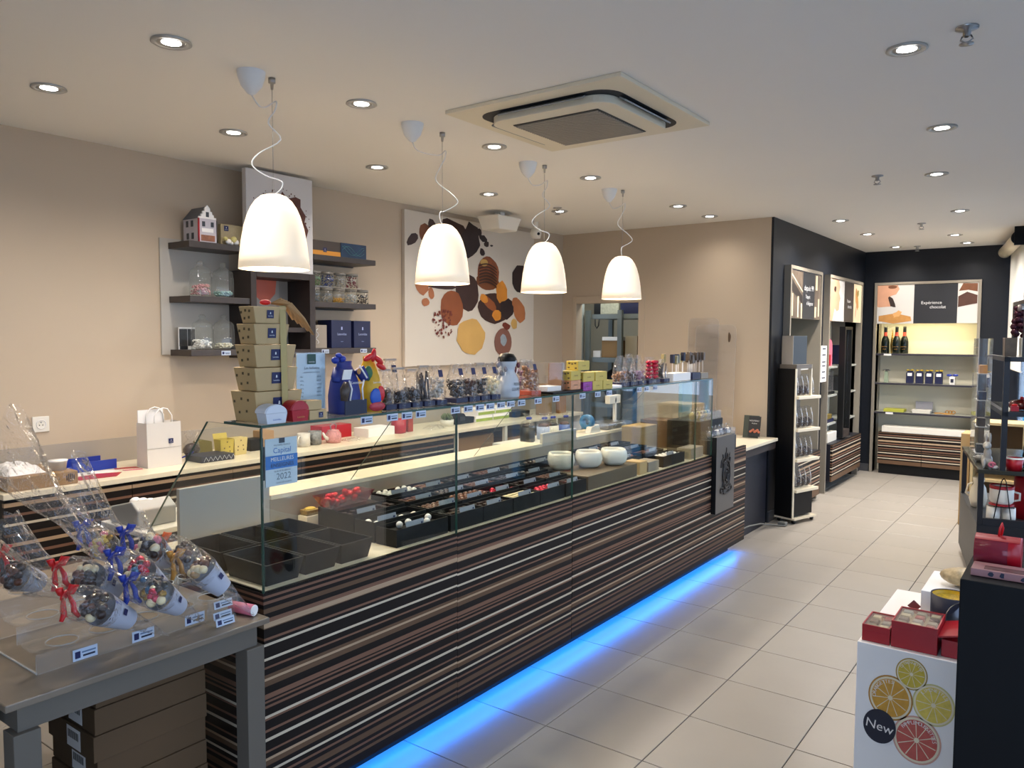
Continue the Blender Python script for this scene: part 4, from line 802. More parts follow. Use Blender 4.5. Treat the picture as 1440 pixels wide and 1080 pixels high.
MB().ell((-2.076, 1.935, ZS+.14), (.008, .02, .028)).build('green_patch', mat('green print patch', '#21603a', .5), t)
for k, (dy, dz, a) in enumerate(((-.03, .022, .4), (.02, .012, -.6), (-.005, .03, 1.4), (.032, -.012, -.4))): MB().ell((-2.075, 1.965+dy, ZS+.175+dz), (.008, .026, .011), 10, 6, 0, rotm('X', a)).build('bow_loop', m_redribbon, t)
mb = MB(); letter(mb, 'Leonidas', (-2.052, 1.955, ZS+.108), PY, PZ, .008); mb.build('lettering', m_letterw, t)
# cellophane bags
m_piece = {'dark': m_choc, 'milk': m_milk, 'mix': mat('mixed chocolates', '#4a2f24', .35, noise=.5, scale=80), 'white': m_whitechoc, 'strand': mat('silver sweets', '#b9ad9c', .3, noise=.5, scale=60), 'caramel': mat('caramel sweets', '#8a5a34', .35, noise=.5, scale=70), 'violet': mat('violet wrapped sweets', '#7e5a72', .35, noise=.6, scale=70)}
def cello_bag(label, y0, y1, h, kind, fill=.5, x=-2.10, d=.04, header=True, lab=True, sticks=False, group='cellophane bags on the glass shelf', z=ZS, base=m_navyblue, seed=0, spheres=None):
    t = thing('cellophane_bag', label, 'sweet bag', (x, (y0+y1)/2, z), 0, group); y = (y0+y1)/2; w_ = (y1-y0)/2; rr = random.Random(seed+int(y0*1000))
    mb = MB(); n = 10; prof = [(0, 1, 1), (.3, 1.0, 1.02), (.6, .96, .85), (.85, .85, .35), (1, .8, .06)]; V = []
    for f_, a, b_ in prof:
        for j in range(n):
            an = 2*math.pi*(j+.5)/n; cx_, cy_ = math.cos(an), math.sin(an); q = 1/max(abs(cx_), abs(cy_))**.8*(1+rr.uniform(-.05, .05))
            V.append((x+d*b_*cx_*q*.95, y+w_*a*cy_*q*.9, z+.0005+h*f_))
    mb.add(V, [(i*n+j, i*n+(j+1) % n, (i+1)*n+(j+1) % n, (i+1)*n+j) for i in range(len(prof)-1) for j in range(n)], 0, True); mb.build('clear_bag', m_cello, t)
    MB().box(x-d*.93, y-w_*.92, z+.0008, x+d*.93, y+w_*.92, z+.022).build('base_tray', base, t, bevel=.002)
    c = MB()
    if sticks:
        for k in range(12): yy = y+rr.uniform(-.75, .75)*w_; c.tube([(x+rr.uniform(-.5, .5)*d, yy, z+.024), (x+rr.uniform(-.5, .5)*d, yy+rr.uniform(-.2, .2)*w_, z+h*fill*rr.uniform(.8, 1))], .004, 5)
    else:
        q = .010
        for k in range(46):
            zz = z+.03+rr.random()*max(.01, h*fill-.03); c.ell((x+rr.uniform(-.72, .72)*d, y+rr.uniform(-.72, .72)*w_, zz), (q*rr.uniform(.7, 1.2), q*rr.uniform(.7, 1.3), q*rr.uniform(.6, 1)), 6, 4, 0, rotm('X', rr.random()*3))
    stuff(c.build('sticks' if sticks else 'sweets', m_piece[kind], t))
    if header: MB().box(x-.006, y-w_*.85, z+h-.006, x+.006, y+w_*.85, z+h+.002).build('closing_strip', mat('beige strip', '#a59686', .5), t)
    if lab: MB().prism(rect(-.012, -.014, .012, .014), (x+d*.55, y+w_*.15, z+h*.80), PY, (-.25, 0, 1), .0015).build('logo_label', m_logo, t)
    return t
cello_bag('clear bag of big mixed chocolates right of the yellow bag', 2.008, 2.068, .150, 'mix', .5, seed=1, lab=False)
cello_bag('clear bag of dark chocolates, second in the first bag row', 2.074, 2.142, .154, 'dark', .42, seed=2, lab=False)
cello_bag('tall clear bag standing behind the first bag row', 2.105, 2.175, .185, 'strand', .3, x=-2.175, d=.03, seed=3)
cello_bag('narrow clear bag of black chocolates, third in the first bag row', 2.148, 2.208, .146, 'dark', .5, seed=4, lab=False)
cello_bag('clear bag of long dark chocolate sticks', 2.214, 2.280, .158, 'dark', .88, sticks=True, seed=5, lab=False)
cello_bag('clear bag of silvery coated sweets with navy label', 2.286, 2.352, .157, 'strand', .68, seed=6, header=False)
for k, (a, e) in enumerate(((2.402, 2.482), (2.487, 2.562), (2.567, 2.632), (2.637, 2.705))):
    cello_bag(['clear bag of dark almonds, first of the second bag row', 'clear bag of bark pieces, second of the second bag row', 'clear bag of dark bars, third of the second bag row', 'clear bag of pale bars beside the white bust stand'][k], a, e, .16, ['dark', 'mix', 'dark', 'white'][k], .58, seed=10+k, header=(k == 2))
# lollipop stand
ls = thing('lollipop_stand', 'white ceramic lollipop stand with black cap and black lettering', 'lollipop stand', (-2.10, 2.80, ZS))
m_ceramic = mat('white glazed ceramic', '#b9bfc6', .15)
MB().lathe([(0, 0), (.052, 0), (.056, .01), (.055, .06), (.05, .085), (.034, .115), (.03, .128), (.04, .145), (.043, .165), (.034, .185), (.0, .195)], (-2.10, 2.80, ZS+.0005), 28).build('body', m_ceramic, ls)
MB().lathe([(.0435, .163), (.042, .178), (.03, .196), (0, .204)], (-2.10, 2.797, ZS), 24).build('cap', m_blackplastic, ls)
mb = MB(); letter(mb, 'PIERROT', (-2.0425, 2.805, ZS+.062), PY, PZ, .014, squeeze=.9); letter(mb, 'GOURMAND', (-2.0425, 2.805, ZS+.040), PY, PZ, .014, squeeze=.85); mb.build('lettering', m_blackplastic, ls)
for k in range(14):
    s = -1 if k < 8 else 1; a = R.uniform(-.3, .9); yy = 2.80+s*(.035+.03*R.random()); zz = ZS+.10+R.random()*.07
    lp = thing('lollipop', ('silver wrapped lollipop on the left of the white stand' if s < 0 else 'dark red wrapped lollipop on the right of the white stand'), 'lollipop', (-2.10, yy, zz-.06), 0, 'lollipops in the left of the stand' if s < 0 else 'lollipops in the right of the stand')
    xx = -2.10+R.uniform(-.03, .03)
    MB().tube([(-2.10+(xx+2.10)*.6, 2.80+s*.035, zz-.06), (xx, yy, zz)], .0018, 5).build('stick', m_paper, lp); MB().ell((xx, yy, zz+.008), (.009, .009, .013), 8, 6).build('sweet', mat('silver wrapper', '#7d7a80', .3, noise=.7, scale=120) if s < 0 else mat('dark red wrapper', '#6a3038', .3, noise=.6, scale=100), lp)
cello_bag('clear bag of orange and red wrapped sweets right of the white stand', 2.935, 3.02, .165, 'caramel', .8, seed=21, header=False, base=mat('orange red print', '#a8442c', .4, noise=.5, scale=60))
cello_bag('clear bag of violet wrapped sweets behind the orange ones', 2.98, 3.06, .165, 'violet', .7, x=-2.17, d=.03, seed=22, header=False, base=mat('orange red print', '#a8442c', .4, noise=.5, scale=60))
# acrylic frame box on a black tray
tag(MB().box(-2.19, 3.07, ZS+.0005, -2.03, 3.345, ZS+.012).build('black_tray', m_blackplastic, loc=(-2.11, 3.2, ZS), bevel=.003), 'flat black tray under the clear acrylic case and yellow boxes', 'tray')
t = thing('acrylic_case', 'clear acrylic case with brown end card on the black tray', 'display case', (-2.11, 3.14, ZS+.012))
MB().box(-2.16, 3.075, ZS+.0125, -2.06, 3.215, ZS+.15).build('clear_box', m_plexi, t); MB().box(-2.15, 3.08, ZS+.0130, -2.07, 3.2, ZS+.035).build('white_base', m_paper, t); MB().box(-2.15, 3.203, ZS+.0130, -2.07, 3.212, ZS+.146).build('brown_card', mat('brown patterned card', '#7d5a38', .5, noise=.4, scale=40), t)
# yellow cube boxes
m_yel = mat('yellow printed card', '#bfa84a', .5, noise=.08, scale=20); m_pinkfoil = mat('orange pink foil', '#c58a62', .35, metal=.3, noise=.4, scale=80); m_purple = mat('purple foil', '#8d2f86', .3, metal=.3, bump=.5)
def ybox(x0, y0, z0, w_, h, lab, m, d=.07):
    t = thing('cube_gift_box', lab, 'gift box', (x0, y0+w_/2, z0), 0, 'small cube boxes on the glass shelf')
    MB().box(x0-d, y0, z0+.0004, x0, y0+w_, z0+h).build('box', m, t, bevel=.0015)
    mb = MB()
    for a, b_ in ((.2, .25), (.5, .7), (.8, .3), (.25, .75), (.75, .75)):
        mb.add([(x0-d*a+dx, y0-.0006, z0+h*b_+dz) for dx, dz in ((-.006, -.004), (.006, -.004), (.006, .004), (-.006, .004))], [(0, 1, 2, 3)]); 
    letter(mb, 'Leonidas', (x0+.0006, y0+w_/2, z0+h/2), PY, PZ, .007, 0, 0); stuff(mb.build('print', mat('brown print', '#5a4a2c', .6), t))
h = .047; b0 = ZS+.0125; xb = -2.035
ybox(xb, 3.235, b0, .09, h, 'orange foil cube box at the left end of the yellow box pile', m_pinkfoil); ybox(xb, 3.335+.015, ZS, .09, h, 'purple foil cube box at the front of the yellow box pile', m_purple)
ybox(xb, 3.445, ZS, .10, h, 'yellow box at the bottom middle of the pile', m_yel); ybox(xb, 3.55, ZS, .10, h, 'yellow box at the bottom right of the pile', m_yel)
ybox(xb, 3.235, b0+h, .09, h, 'yellow box on top of the orange foil cube', m_yel); ybox(xb, 3.35, ZS+h, .11, h, 'yellow box on top of the purple foil cube', m_yel); ybox(xb, 3.47, ZS+h, .12, h, 'yellow box at the right of the second layer', m_yel)
ybox(xb, 3.30, b0+2*h, .11, h, 'yellow box at the very top of the pile', m_yel)
tag(MB().box(-2.18, 3.66, ZS+.0005, -2.05, 3.78, ZS+.012).build('white_booklet', m_paper, loc=(-2.11, 3.72, ZS)), 'white leaflet lying on the glass shelf right of the yellow boxes', 'leaflet')
for k, (a, e) in enumerate(((3.80, 3.90), (3.905, 4.00), (4.005, 4.105))): cello_bag(f'clear bag of wrapped pralines, {ordw(k)} right of the yellow boxes', a, e, .17+.01*(k == 1), ['caramel', 'mix', 'violet'][k], .45, seed=30+k, header=False, lab=False)
t = cello_bag('clear bag of round red foil sweets', 4.13, 4.29, .155, 'mix', .1, seed=40, header=False, lab=False)
for a in range(3):
    for b_ in range(5): MB().ell((-2.082+.012*(a % 2), 4.165+.046*a, ZS+.038+.022*b_), (.018, .021, .012), 10, 6).build('red_sweet', m_redball, t)
cello_bag('narrow bag of dark navy wrapped bars', 4.335, 4.42, .14, 'dark', .85, seed=41, header=False, lab=False, sticks=True)
def lolly_box(label, y0, y1, h, m, nst, group, cols):
    t = thing('lollipop_box', label, 'display box', (-2.1, (y0+y1)/2, ZS), 0, 'boxes of chocolate lollipops'); MB().box(-2.15, y0, ZS+.0005, -2.05, y1, ZS+h).build('box', m, t, bevel=.002)
    for k in range(nst):
        yy = y0+(y1-y0)*(k+.5)/nst; xx = -2.10+R.uniform(-.03, .03); hh = .15+.03*R.random()
        lp = thing('chocolate_lollipop', f'{group}, {ordw(k)} from the near end', 'lollipop', (xx, yy, ZS+h), 0, group); MB().tube([(xx, yy, ZS+h*.6), (xx, yy, ZS+hh-.05)], .002, 5).build('stick', m_paper, lp)
        MB().box(xx-.012, yy-.013, ZS+hh-.055, xx+.012, yy+.013, ZS+hh).build('wrapped_bar', cols[k % len(cols)], lp, bevel=.003)
lolly_box('white display box of chocolate spoons', 4.44, 4.70, .05, m_paper, 7, 'gold topped chocolate spoon in the white display box', [mat('clear gold wrap', '#9c8f63', .3, noise=.6, scale=60), m_navy])
lolly_box('navy display box of chocolate lollipops', 4.73, 4.86, .045, m_navyblue, 6, 'brown wrapped lollipop in the navy display box', [mat('brown wrapper', '#5c4e42', .4, noise=.6, scale=80)])
lolly_box('pale display box of chocolate lollipops at the shelf end', 4.87, 4.99, .04, mat('taupe card', '#8d8274', .5), 7, 'brown wrapped lollipop in the pale end display box', [mat('brown wrapper', '#5c4e42', .4, noise=.6, scale=80)])
# price labels along the shelf edge
def ptag(o, rv, uv, w_, h, label, group, x0=None):
    t = MB(); o = Vector(o); rv = Vector(rv).normalized(); uv = Vector(uv).normalized(); nv = rv.cross(uv)
    def q(a, b_, c, d, m, l): t.add([o+rv*u*w_+uv*v*h+nv*l for u, v in ((a, b_), (c, b_), (c, d), (a, d))], [(0, 1, 2, 3)], m)
    t.prism(rect(0, 0, w_, h), o, rv, uv, .0012, 0); q(.08, .2, .30, .8, 1, .0016); q(.36, .58, .93, .72, 2, .0016); q(.4, .25, .9, .42, 3, .0016)
    b_ = t.build('price_label', [m_lab, m_logo, mat('grey blue print', '#5f7390', .5), m_navy], loc=tuple(o)); return tag(b_, label, 'price label', group)
m_lab = mat('bluish white label', '#b9c4d4', .5)
ty = [1.845, 1.97, 2.045, 2.12, 2.32, 2.40, 2.475, 2.545, 2.62, 2.69, 2.77, 2.90, 3.05, 3.29, 3.44, 3.56, 3.90, 3.99, 4.1]
for k, y in enumerate(ty): ptag((XF+.0006, y, 1.292), PY, PZ, .055, .026, f'white price label, {ordw(k)} from the near end of the glass shelf edge', 'price labels on the glass shelf edge')
# award notice on the front glass
t = thing('award_notice', 'blue and white award notice taped inside the front glass', 'notice', (XF-.01, 1.525, 1.13))
MB().box(XF-.0145, 1.463, 1.128, XF-.0115, 1.583, 1.278).build('sheet', mat('pale notice paper', '#cfd6df', .5), t); xq = XF-.0113
MB().box(XF-.0112, 1.463, 1.182, XF-.0110, 1.584, 1.224).build('blue_band', mat('notice blue', '#1f6fc0', .5), t); MB().box(XF-.02, 1.456, 1.15, XF-.016, 1.475, 1.255).build('black_backing', m_blackplastic, t)
mb = MB(); letter(mb, 'Capital', (XF-.0106, 1.525, 1.239), PY, PZ, .017, 0, 0); letter(mb, 'MEILLEURES', (XF-.0104, 1.525, 1.212), PY, PZ, .0125, 1, 0, .93); letter(mb, 'ENSEIGNES', (XF-.0104, 1.525, 1.193), PY, PZ, .0125, 2, 0, .98); letter(mb, '2022', (XF-.0106, 1.53, 1.156), PY, PZ, .02, 3, 0)
letter(mb, 'PALMARÈS FRANCE', (XF-.0106, 1.525, 1.256), PY, PZ, .005, 2, 0); letter(mb, 'QUALITÉ DU SERVICE', (XF-.0106, 1.525, 1.174), PY, PZ, .0045, 2, 0); letter(mb, 'GUIDE DES ACHATS', (XF-.0106, 1.53, 1.137), PY, PZ, .0045, 2, 0)
mb.add([(XF-.0106, 1.513+a, 1.262+c) for a, c in ((0, 0), (.022, 0), (.022, .016), (0, .016))], [(0, 1, 2, 3)], 2)
mb.build('lettering', [m_blueprint, m_paper, m_navy, mat('thin grey lettering', '#6c7480', .5)], t)

# ================================================================== INSIDE THE COUNTER
DZ = .8005
# near end black moulded trays
for i in range(3):
    for j in range(2):
        x1_ = -2.06-.0-.245*j*1.0-.0; y0_ = 1.475+.155*i; xa, xb_ = -2.29-.25*j, -2.055-.25*j
        if i == 2 and j == 0 and False: continue
        mb = MB(); zt = DZ+.072
        c = ((xa+xb_)/2, y0_+.075); o_ = (.117, .074); b_ = (.10, .062)
        V = [(c[0]+sx*o_[0], c[1]+sy*o_[1], zt) for sx, sy in ((-1, -1), (1, -1), (1, 1), (-1, 1))]+[(c[0]+sx*(b_[0]), c[1]+sy*b_[1], DZ) for sx, sy in ((-1, -1), (1, -1), (1, 1), (-1, 1))]+[(c[0]+sx*(o_[0]-.007), c[1]+sy*(o_[1]-.007), zt) for sx, sy in ((-1, -1), (1, -1), (1, 1), (-1, 1))]+[(c[0]+sx*(b_[0]-.004), c[1]+sy*(b_[1]-.004), DZ+.004) for sx, sy in ((-1, -1), (1, -1), (1, 1), (-1, 1))]
        Fs = [(4, 7, 6, 5), (12, 13, 14, 15)]
        for k in range(4): n = (k+1) % 4; Fs += [(4+k, 4+n, n, k), (k, n, 8+n, 8+k), (8+k, 8+n, 12+n, 12+k)]
        o = mb.add(V, Fs).build('empty_tray', m_blackplastic, loc=(c[0], c[1], DZ)); tag(o, f'empty black moulded tray, {ordw(i)} from the near end in the {"front" if j == 0 else "rear"} row', 'tray', 'empty black trays at the near end of the counter')
# cream riser and red sweet dish
tag(MB().box(-2.645, 2.06, DZ, -2.585, 2.20, DZ+.045).build('cream_block', m_cream, loc=(-2.615, 2.13, DZ), bevel=.002), 'low cream block at the rear corner of the chocolate trays', 'riser')
t = thing('wicker_dish', 'tiny wicker dish of yellow sweets on the cream block', 'dish', (-2.615, 2.10, DZ+.045))
MB().frust((-2.615, 2.10, DZ+.0455), (.022, .03), (.025, .034), .022).build('dish', mat('wicker', '#9c8452', .7, bump=.6, bscale=200), t); MB().ell((-2.615, 2.10, DZ+.069), (.02, .028, .009)).build('yellow_sweets', mat('yellow sweets', '#d2b24a', .5, bump=.5), t)
t = thing('red_sweet_dish', 'clear dish heaped with red foil sweets at the back of the counter', 'dish', (-2.53, 2.215, DZ+.0815))
mb = MB().frust((-2.53, 2.215, DZ+.0815), (.03, .10), (.05, .13), .05, cap=False); mb.build('dish', clear('red clear dish', (.75, .25, .28), refl=1.2, veil=.05), t)
for k in range(22): MB().ell((-2.53+R.uniform(-.03, .03), 2.215+R.uniform(-.1, .1), DZ+.105+R.uniform(-.01, .025)), (.017, .02, .014), 8, 6, 0, rotm('X', R.random()*3)).build('red_sweet', m_redfoil, t)
# tray blocks and chocolates
m_acry = m_plexi
ROWX = [(-2.175, -2.065), (-2.295, -2.185), (-2.415, -2.305), (-2.535, -2.425)]
kinds = {}
def praline(kind):
    mb = MB()
    if kind == 'dome': mb.lathe([(.014, 0), (.0145, .004), (.012, .011), (.006, .015), (0, .016)], n=10)
    elif kind == 'cube': mb.frust((0, 0, 0), (.013, .013), (.011, .011), .014)
    elif kind == 'log': mb.frust((0, 0, 0), (.010, .022), (.008, .020), .013)
    elif kind == 'ball': mb.ell((0, 0, .014), .014, 10, 7)
    return mb
def tray(row, y0, y1, desc, kind, m, n, extra=None, tagn=1, fillf=1.0):
    x0, x1_ = ROWX[row]; zb = DZ; zt = DZ+.068+.012*row; rowname = ['front', 'second', 'third', 'rear'][row]
    t = thing('chocolate_tray', f'black tray of {desc} in the {rowname} row', 'tray', ((x0+x1_)/2, (y0+y1)/2, zb), 0, 'black chocolate trays')
    e = .004
    mb = MB().box(x0, y0, zb+.0003, x1_, y1, zt-.022)
    mb.box(x0, y0, zt-.022, x0+e, y1, zt).box(x1_-e, y0, zt-.022, x1_, y1, zt).box(x0+e, y0, zt-.022, x1_-e, y0+e, zt).box(x0+e, y1-e, zt-.022, x1_-e, y1, zt); mb.build('tray_box', m_black, t)
    fl_ = zt-.0215; nx, ny = n; base = None; joined = MB(); solo = row < 2 and y0 < 3.4
    for i in range(nx):
        for j in range(ny):
            if R.random() > fillf: continue
            cx_ = x0+.008+(x1_-x0-.016)*(i+.5)/nx; cy_ = y0+.008+(y1-y0-.016)*(j+.5)/ny
            if not solo:
                q = praline(kind); a = R.uniform(-.25, .25); ca, sa = math.cos(a), math.sin(a); joined.add([(cx_+p[0]*ca-p[1]*sa, cy_+p[0]*sa+p[1]*ca, fl_+.0003+p[2]) for p in q.v], q.f); continue
            if base is None:
                base = praline(kind).build('chocolate', m, loc=(0, 0, 0)); base.rotation_euler = (0, 0, R.uniform(-.2, .2)); o = base
            else: o = base.copy(); C.objects.link(o)
            o.location = (cx_+R.uniform(-.002, .002), cy_+R.uniform(-.002, .002), fl_+.0003); o.rotation_euler = (R.uniform(-.05, .05)*0, 0, R.uniform(-.25, .25)); tag(o, f'one of the {desc} in the {rowname} tray row', 'chocolate', f'{desc} in the {rowname} row')
    if joined.v: stuff(joined.build('chocolates', m, t))
    if tagn:
        o = MB(); w_ = min(.10, (y1-y0)*.55); yy = y0+(y1-y0)*R.uniform(.1, .4); o.prism(rect(0, 0, w_, .030), (x1_-.010, yy, zt-.014), PY, (-.25, 0, 1), .0015, 0)
        o.add([(x1_-.010-.0035+.002, yy+w_*a, zt-.014+c) for a, c in ((.82, .008), (.92, .008), (.92, .02), (.82, .02))], [(0, 1, 2, 3)], 1); 
        o = o.build('tray_label', [mat('grey card', '#949496', .5), m_logo], loc=(x1_-.01, yy, zt-.014)); tag(o, f'white name card on the tray of {desc}, {rowname} row', 'name card', 'name cards on the chocolate trays')
cols = [2.062, 2.372, 2.588, 2.804, 3.019, 3.245]; cole = [2.354, 2.585, 2.801, 3.016, 3.231, 3.44]
specs = {0: [('round white truffles', 'ball', m_whiteball, (2, 5), .5), ('dark almond squares', 'cube', m_choc, (3, 7), .6), ('dark wafer logs', 'log', m_choc, (3, 4), 1), ('white chocolate logs', 'log', m_whitechoc, (3, 5), 1), ('red and gold foil pralines', 'dome', m_redball, (3, 6), .9), ('bitter squares', 'cube', m_choc, (3, 6), .8)],
         1: [('white topped pralines', 'dome', m_whiteball, (2, 4), .7), ('milk hazelnut domes', 'dome', m_milk, (3, 6), 1), ('milk truffle balls', 'ball', m_milk, (3, 6), 1), ('red heart pralines', 'dome', m_redball, (3, 5), .6), ('dark caramel logs', 'log', m_choc, (3, 4), .9), ('milk squares', 'cube', m_milk, (3, 6), .9)],
         2: [('dark ganache cubes', 'cube', m_choc, (3, 6), .7), ('milk praline logs', 'log', m_milk, (3, 4), 1), ('dark coffee domes', 'dome', m_choc, (3, 6), 1), ('gianduja cubes', 'cube', m_milk, (3, 6), .9), ('dark mint squares', 'cube', m_choc, (3, 6), .8), ('bitter cream domes', 'dome', m_choc, (3, 6), .7)],
         3: [('glazed white balls', 'ball', m_whiteball, (3, 5), .9), ('milk manon domes', 'dome', m_milk, (3, 6), 1), ('pale marzipan logs', 'log', mat('pink brown sweets', '#7d5040', .4), (3, 4), 1), ('dark orange logs', 'log', m_choc, (3, 4), 1), ('milk orange cubes', 'cube', m_milk, (3, 6), 1), ('dark nut cubes', 'cube', m_choc, (3, 6), .9)]}
for row in specs:
    for k, (d_, kd, m, n, ff) in enumerate(specs[row]):
        if row == 3 and k == 0: continue
        if row == 3 and k == 1: d_, kd, m, n, ff = specs[3][0]
        tray(row, cols[k], cole[k], d_, kd, m, n, fillf=ff)
tag(MB().box(-2.58, 2.115, DZ, -2.43, 2.35, DZ+.08).build('dish_riser', m_black, loc=(-2.5, 2.23, DZ)), 'black block under the red sweet dish', 'riser')
# far trays behind the bowls
fs = [(3, 3.445, 3.72, 'dark violet domes', 'dome', m_choc), (3, 3.73, 4.0, 'silver specked cubes', 'cube', m_milk), (3, 4.01, 4.3, 'nutty clusters', 'dome', m_milk), (2, 4.02, 4.3, 'cocoa dusted squares', 'cube', m_milk), (1, 4.02, 4.3, 'caramel shells', 'dome', m_milk), (2, 4.31, 4.6, 'dark leaf logs', 'log', m_choc), (1, 4.31, 4.6, 'milk leaf logs', 'log', m_milk), (0, 4.35, 4.66, 'white shell pralines', 'dome', m_whiteball), (3, 4.31, 4.6, 'dark shell cubes', 'cube', m_choc)]
for r_, a, e, d_, kd, m in fs: tray(r_, a, e, d_, kd, m, (3, 6), fillf=.8)
# white bowls with chocolate
def bowl(x, y, top, label):
    t = thing('white_square_bowl', label, 'bowl', (x, y, DZ+.075), math.radians(40), 'white rounded square bowls'); n = 24; V = []; prof = [(.045, 0), (.066, .02), (.074, .05), (.07, .078), (.063, .09), (.057, .09), (.055, .075)]
    for r_, z in prof:
        for j in range(n):
            a = 2*math.pi*j/n; q = (abs(math.cos(a))**4+abs(math.sin(a))**4)**(-.25); q = 1+(q-1)*.9; V.append((r_*q*math.cos(a), r_*q*math.sin(a), z+.0005))
    mb = MB(); mb.add(V, [(i*n+j, i*n+(j+1) % n, (i+1)*n+(j+1) % n, (i+1)*n+j) for i in range(len(prof)-1) for j in range(n)], 0, True); mb.f.append(list(range(n))[::-1]); mb.m.append(0); mb.s.append(False)
    mb.build('bowl', mat('white porcelain', '#d9d4c6', .25), t, local=True)
    MB().add([V[6*n+j] for j in range(n)], [list(range(n))]).build('filling', top, t, local=True)
MB_ = MB().box(-2.30, 3.45, DZ, -2.06, 3.995, DZ+.074); tag(MB_.build('bowl_riser', mat('brown display block', '#5c4d3a', .5), loc=(-2.18, 3.72, DZ), bevel=.003), 'brown display block carrying the white square bowls', 'riser')
MB_ = MB().box(-2.415, 3.45, DZ, -2.305, 3.995, DZ+.07); tag(MB_.build('bowl_riser', m_black, loc=(-2.36, 3.72, DZ), bevel=.003), 'black display block behind the white square bowls', 'riser')
bowl(-2.30, 3.56, m_choc, 'white square bowl of dark chocolate, nearest of three'); bowl(-2.22, 3.72, m_milk, 'white square bowl of milk chocolate, middle of three'); bowl(-2.15, 3.88, m_whitechoc, 'white square bowl of white chocolate, farthest of three')
for k, (a, e, h_, m) in enumerate(((4.03, 4.12, .075, m_beigebox), (4.14, 4.28, .06, mat('taupe card', '#8d8274', .5)), (4.75, 4.95, .07, mat('taupe card', '#8d8274', .5)))):
    tag(MB().box(-2.16, a, DZ, -2.06, e, DZ+h_).build('praline_box', m, loc=(-2.11, (a+e)/2, DZ), bevel=.002), ['beige praline box beside the white chocolate bowl', 'taupe praline box beyond the beige one behind the glass', 'taupe praline box at the far end behind the glass'][k], 'box')
# mugs on the service ledge
def mug(x, y, z, r, h, m, label, handle=True, group=None, cap=None, cat='mug', ang=-1.0):
    t = thing('mug', label, cat, (x, y, z), 0, group); MB().lathe([(0, 0), (r*.9, 0), (r, .006), (r, h), (r*.93, h), (r*.93, .01), (0, .01)], (x, y, z+.0005), 22).build('cup', m, t)
    if handle:
        c, s = math.cos(ang), math.sin(ang); MB().tube([(x+c*(r-.003+q*.03), y+s*(r-.003+q*.03), z+h*f_) for f_, q in ((.8, 0), (.82, .7), (.6, 1.05), (.35, .9), (.2, 0))], .005, 7).build('handle', m, t)
    if cap is not None:
        MB().ell((x, y, z+h+.004), (r*.85, r*.85, .02)).build('sweets', cap, t)
        MB().lathe([(r*.9, 0), (r*1.0, .03), (r*.3, .06), (r*.22, .07), (r*.75, .10)], (x, y, z+h-.01), 14, wob=lambda q, a: 1+.12*math.sin(5*a+q)).build('cellophane_wrap', m_cello, t)
        MB().ell((x+.012, y-.015, z+h+.058), (.008, .018, .01)).build('bow_loop', m_blueribbon, t); MB().ell((x+.012, y+.015, z+h+.056), (.008, .018, .01)).build('bow_loop', m_blueribbon, t)
    return t
t = thing('mug_shelf', 'white shelf carrying wrapped mugs behind the counter', 'shelf', (-2.98, 4.3, 0)); MB().box(-3.12, 4.0, .88, -2.845, 4.75, .90).build('board', m_white, t); MB().box(-3.10, 4.02, 0, -3.06, 4.06, .879).build('leg', m_white, t); MB().box(-3.10, 4.69, 0, -3.06, 4.73, .879).build('leg', m_white, t); MB().box(-2.90, 4.02, 0, -2.86, 4.06, .879).build('leg', m_white, t); MB().box(-2.90, 4.69, 0, -2.86, 4.73, .879).build('leg', m_white, t)
mug(-2.98, 4.20, .90, .05, .10, m_poster_dark, 'black mug of chocolates wrapped in cellophane on the rear shelf', False, cap=m_choc); mug(-2.97, 4.37, .90, .045, .088, mat('white blue mug', '#a9b4d0', .3, noise=.4, scale=18), 'white and blue mug with bow right of the black mug', True, cap=m_milk)
mug(-3.0, 4.52, .90, .05, .08, m_white, 'white mug with blue bow on the rear shelf', True, cap=m_choc); mug(-2.99, 4.67, .90, .04, .075, mat('blue mug', '#4a6ab0', .3), 'blue mug at the right end of the rear shelf', False, cap=m_milk)
# ================================================================== WALL SHELF CONTENTS
def shelfbox(label, y0, y1, z0, h, m, x0=-4.26, x1=-4.10, extra=None, name='gift_box'):
    t = thing(name, label, 'box', ((x0+x1)/2, (y0+y1)/2, z0)); MB().box(x0, y0, z0+.0004, x1, y1, z0+h).build('box', m, t, bevel=.002)
    if extra: extra(t, x1)
    return t
Z1, Z2, Z3 = 2.13, 1.822, 1.515
# toy house
t = thing('house_tin', 'miniature stepped-gable house tin with grey roof at the left of the top shelf', 'house tin', (-4.12, 2.59, Z1))
hx0, hx1, hy0, hy1 = -4.25, -4.09, 2.525, 2.635
MB().box(hx0, hy0, Z1+.0005, hx1, hy1, Z1+.135).build('walls', mat('pale house walls', '#bdb7bd', .5), t)
MB().prism([(0, 0), (.11, 0), (.11, .01), (.095, .01), (.095, .025), (.085, .025), (.085, .042), (.072, .042), (.072, .06), (.055, .078), (.038, .06), (.038, .042), (.025, .042), (.025, .025), (.015, .025), (.015, .01), (0, .01)], (hx1-.01, hy0, Z1+.135), PY, PZ, .01).build('stepped_gable', m_paper, t)
MB().add([(hx0, hy0-.004, Z1+.136), (hx1-.012, hy0-.004, Z1+.136), (hx1-.012, (hy0+hy1)/2, Z1+.206), (hx0, (hy0+hy1)/2, Z1+.206), (hx0, hy1+.004, Z1+.136), (hx1-.012, hy1+.004, Z1+.136)], [(0, 1, 2, 3), (3, 2, 5, 4), (0, 3, 4), (1, 5, 2)]).build('roof', mat('slate grey roof', '#55585f', .5), t)
m_win = mat('house window', '#3a3d42', .3)
for a, z in ((.02, .09), (.075, .09), (.045, .145)): MB().box(hx1, hy0+a, Z1+z, hx1+.002, hy0+a+.018, Z1+z+.028).build('window', m_win, t)
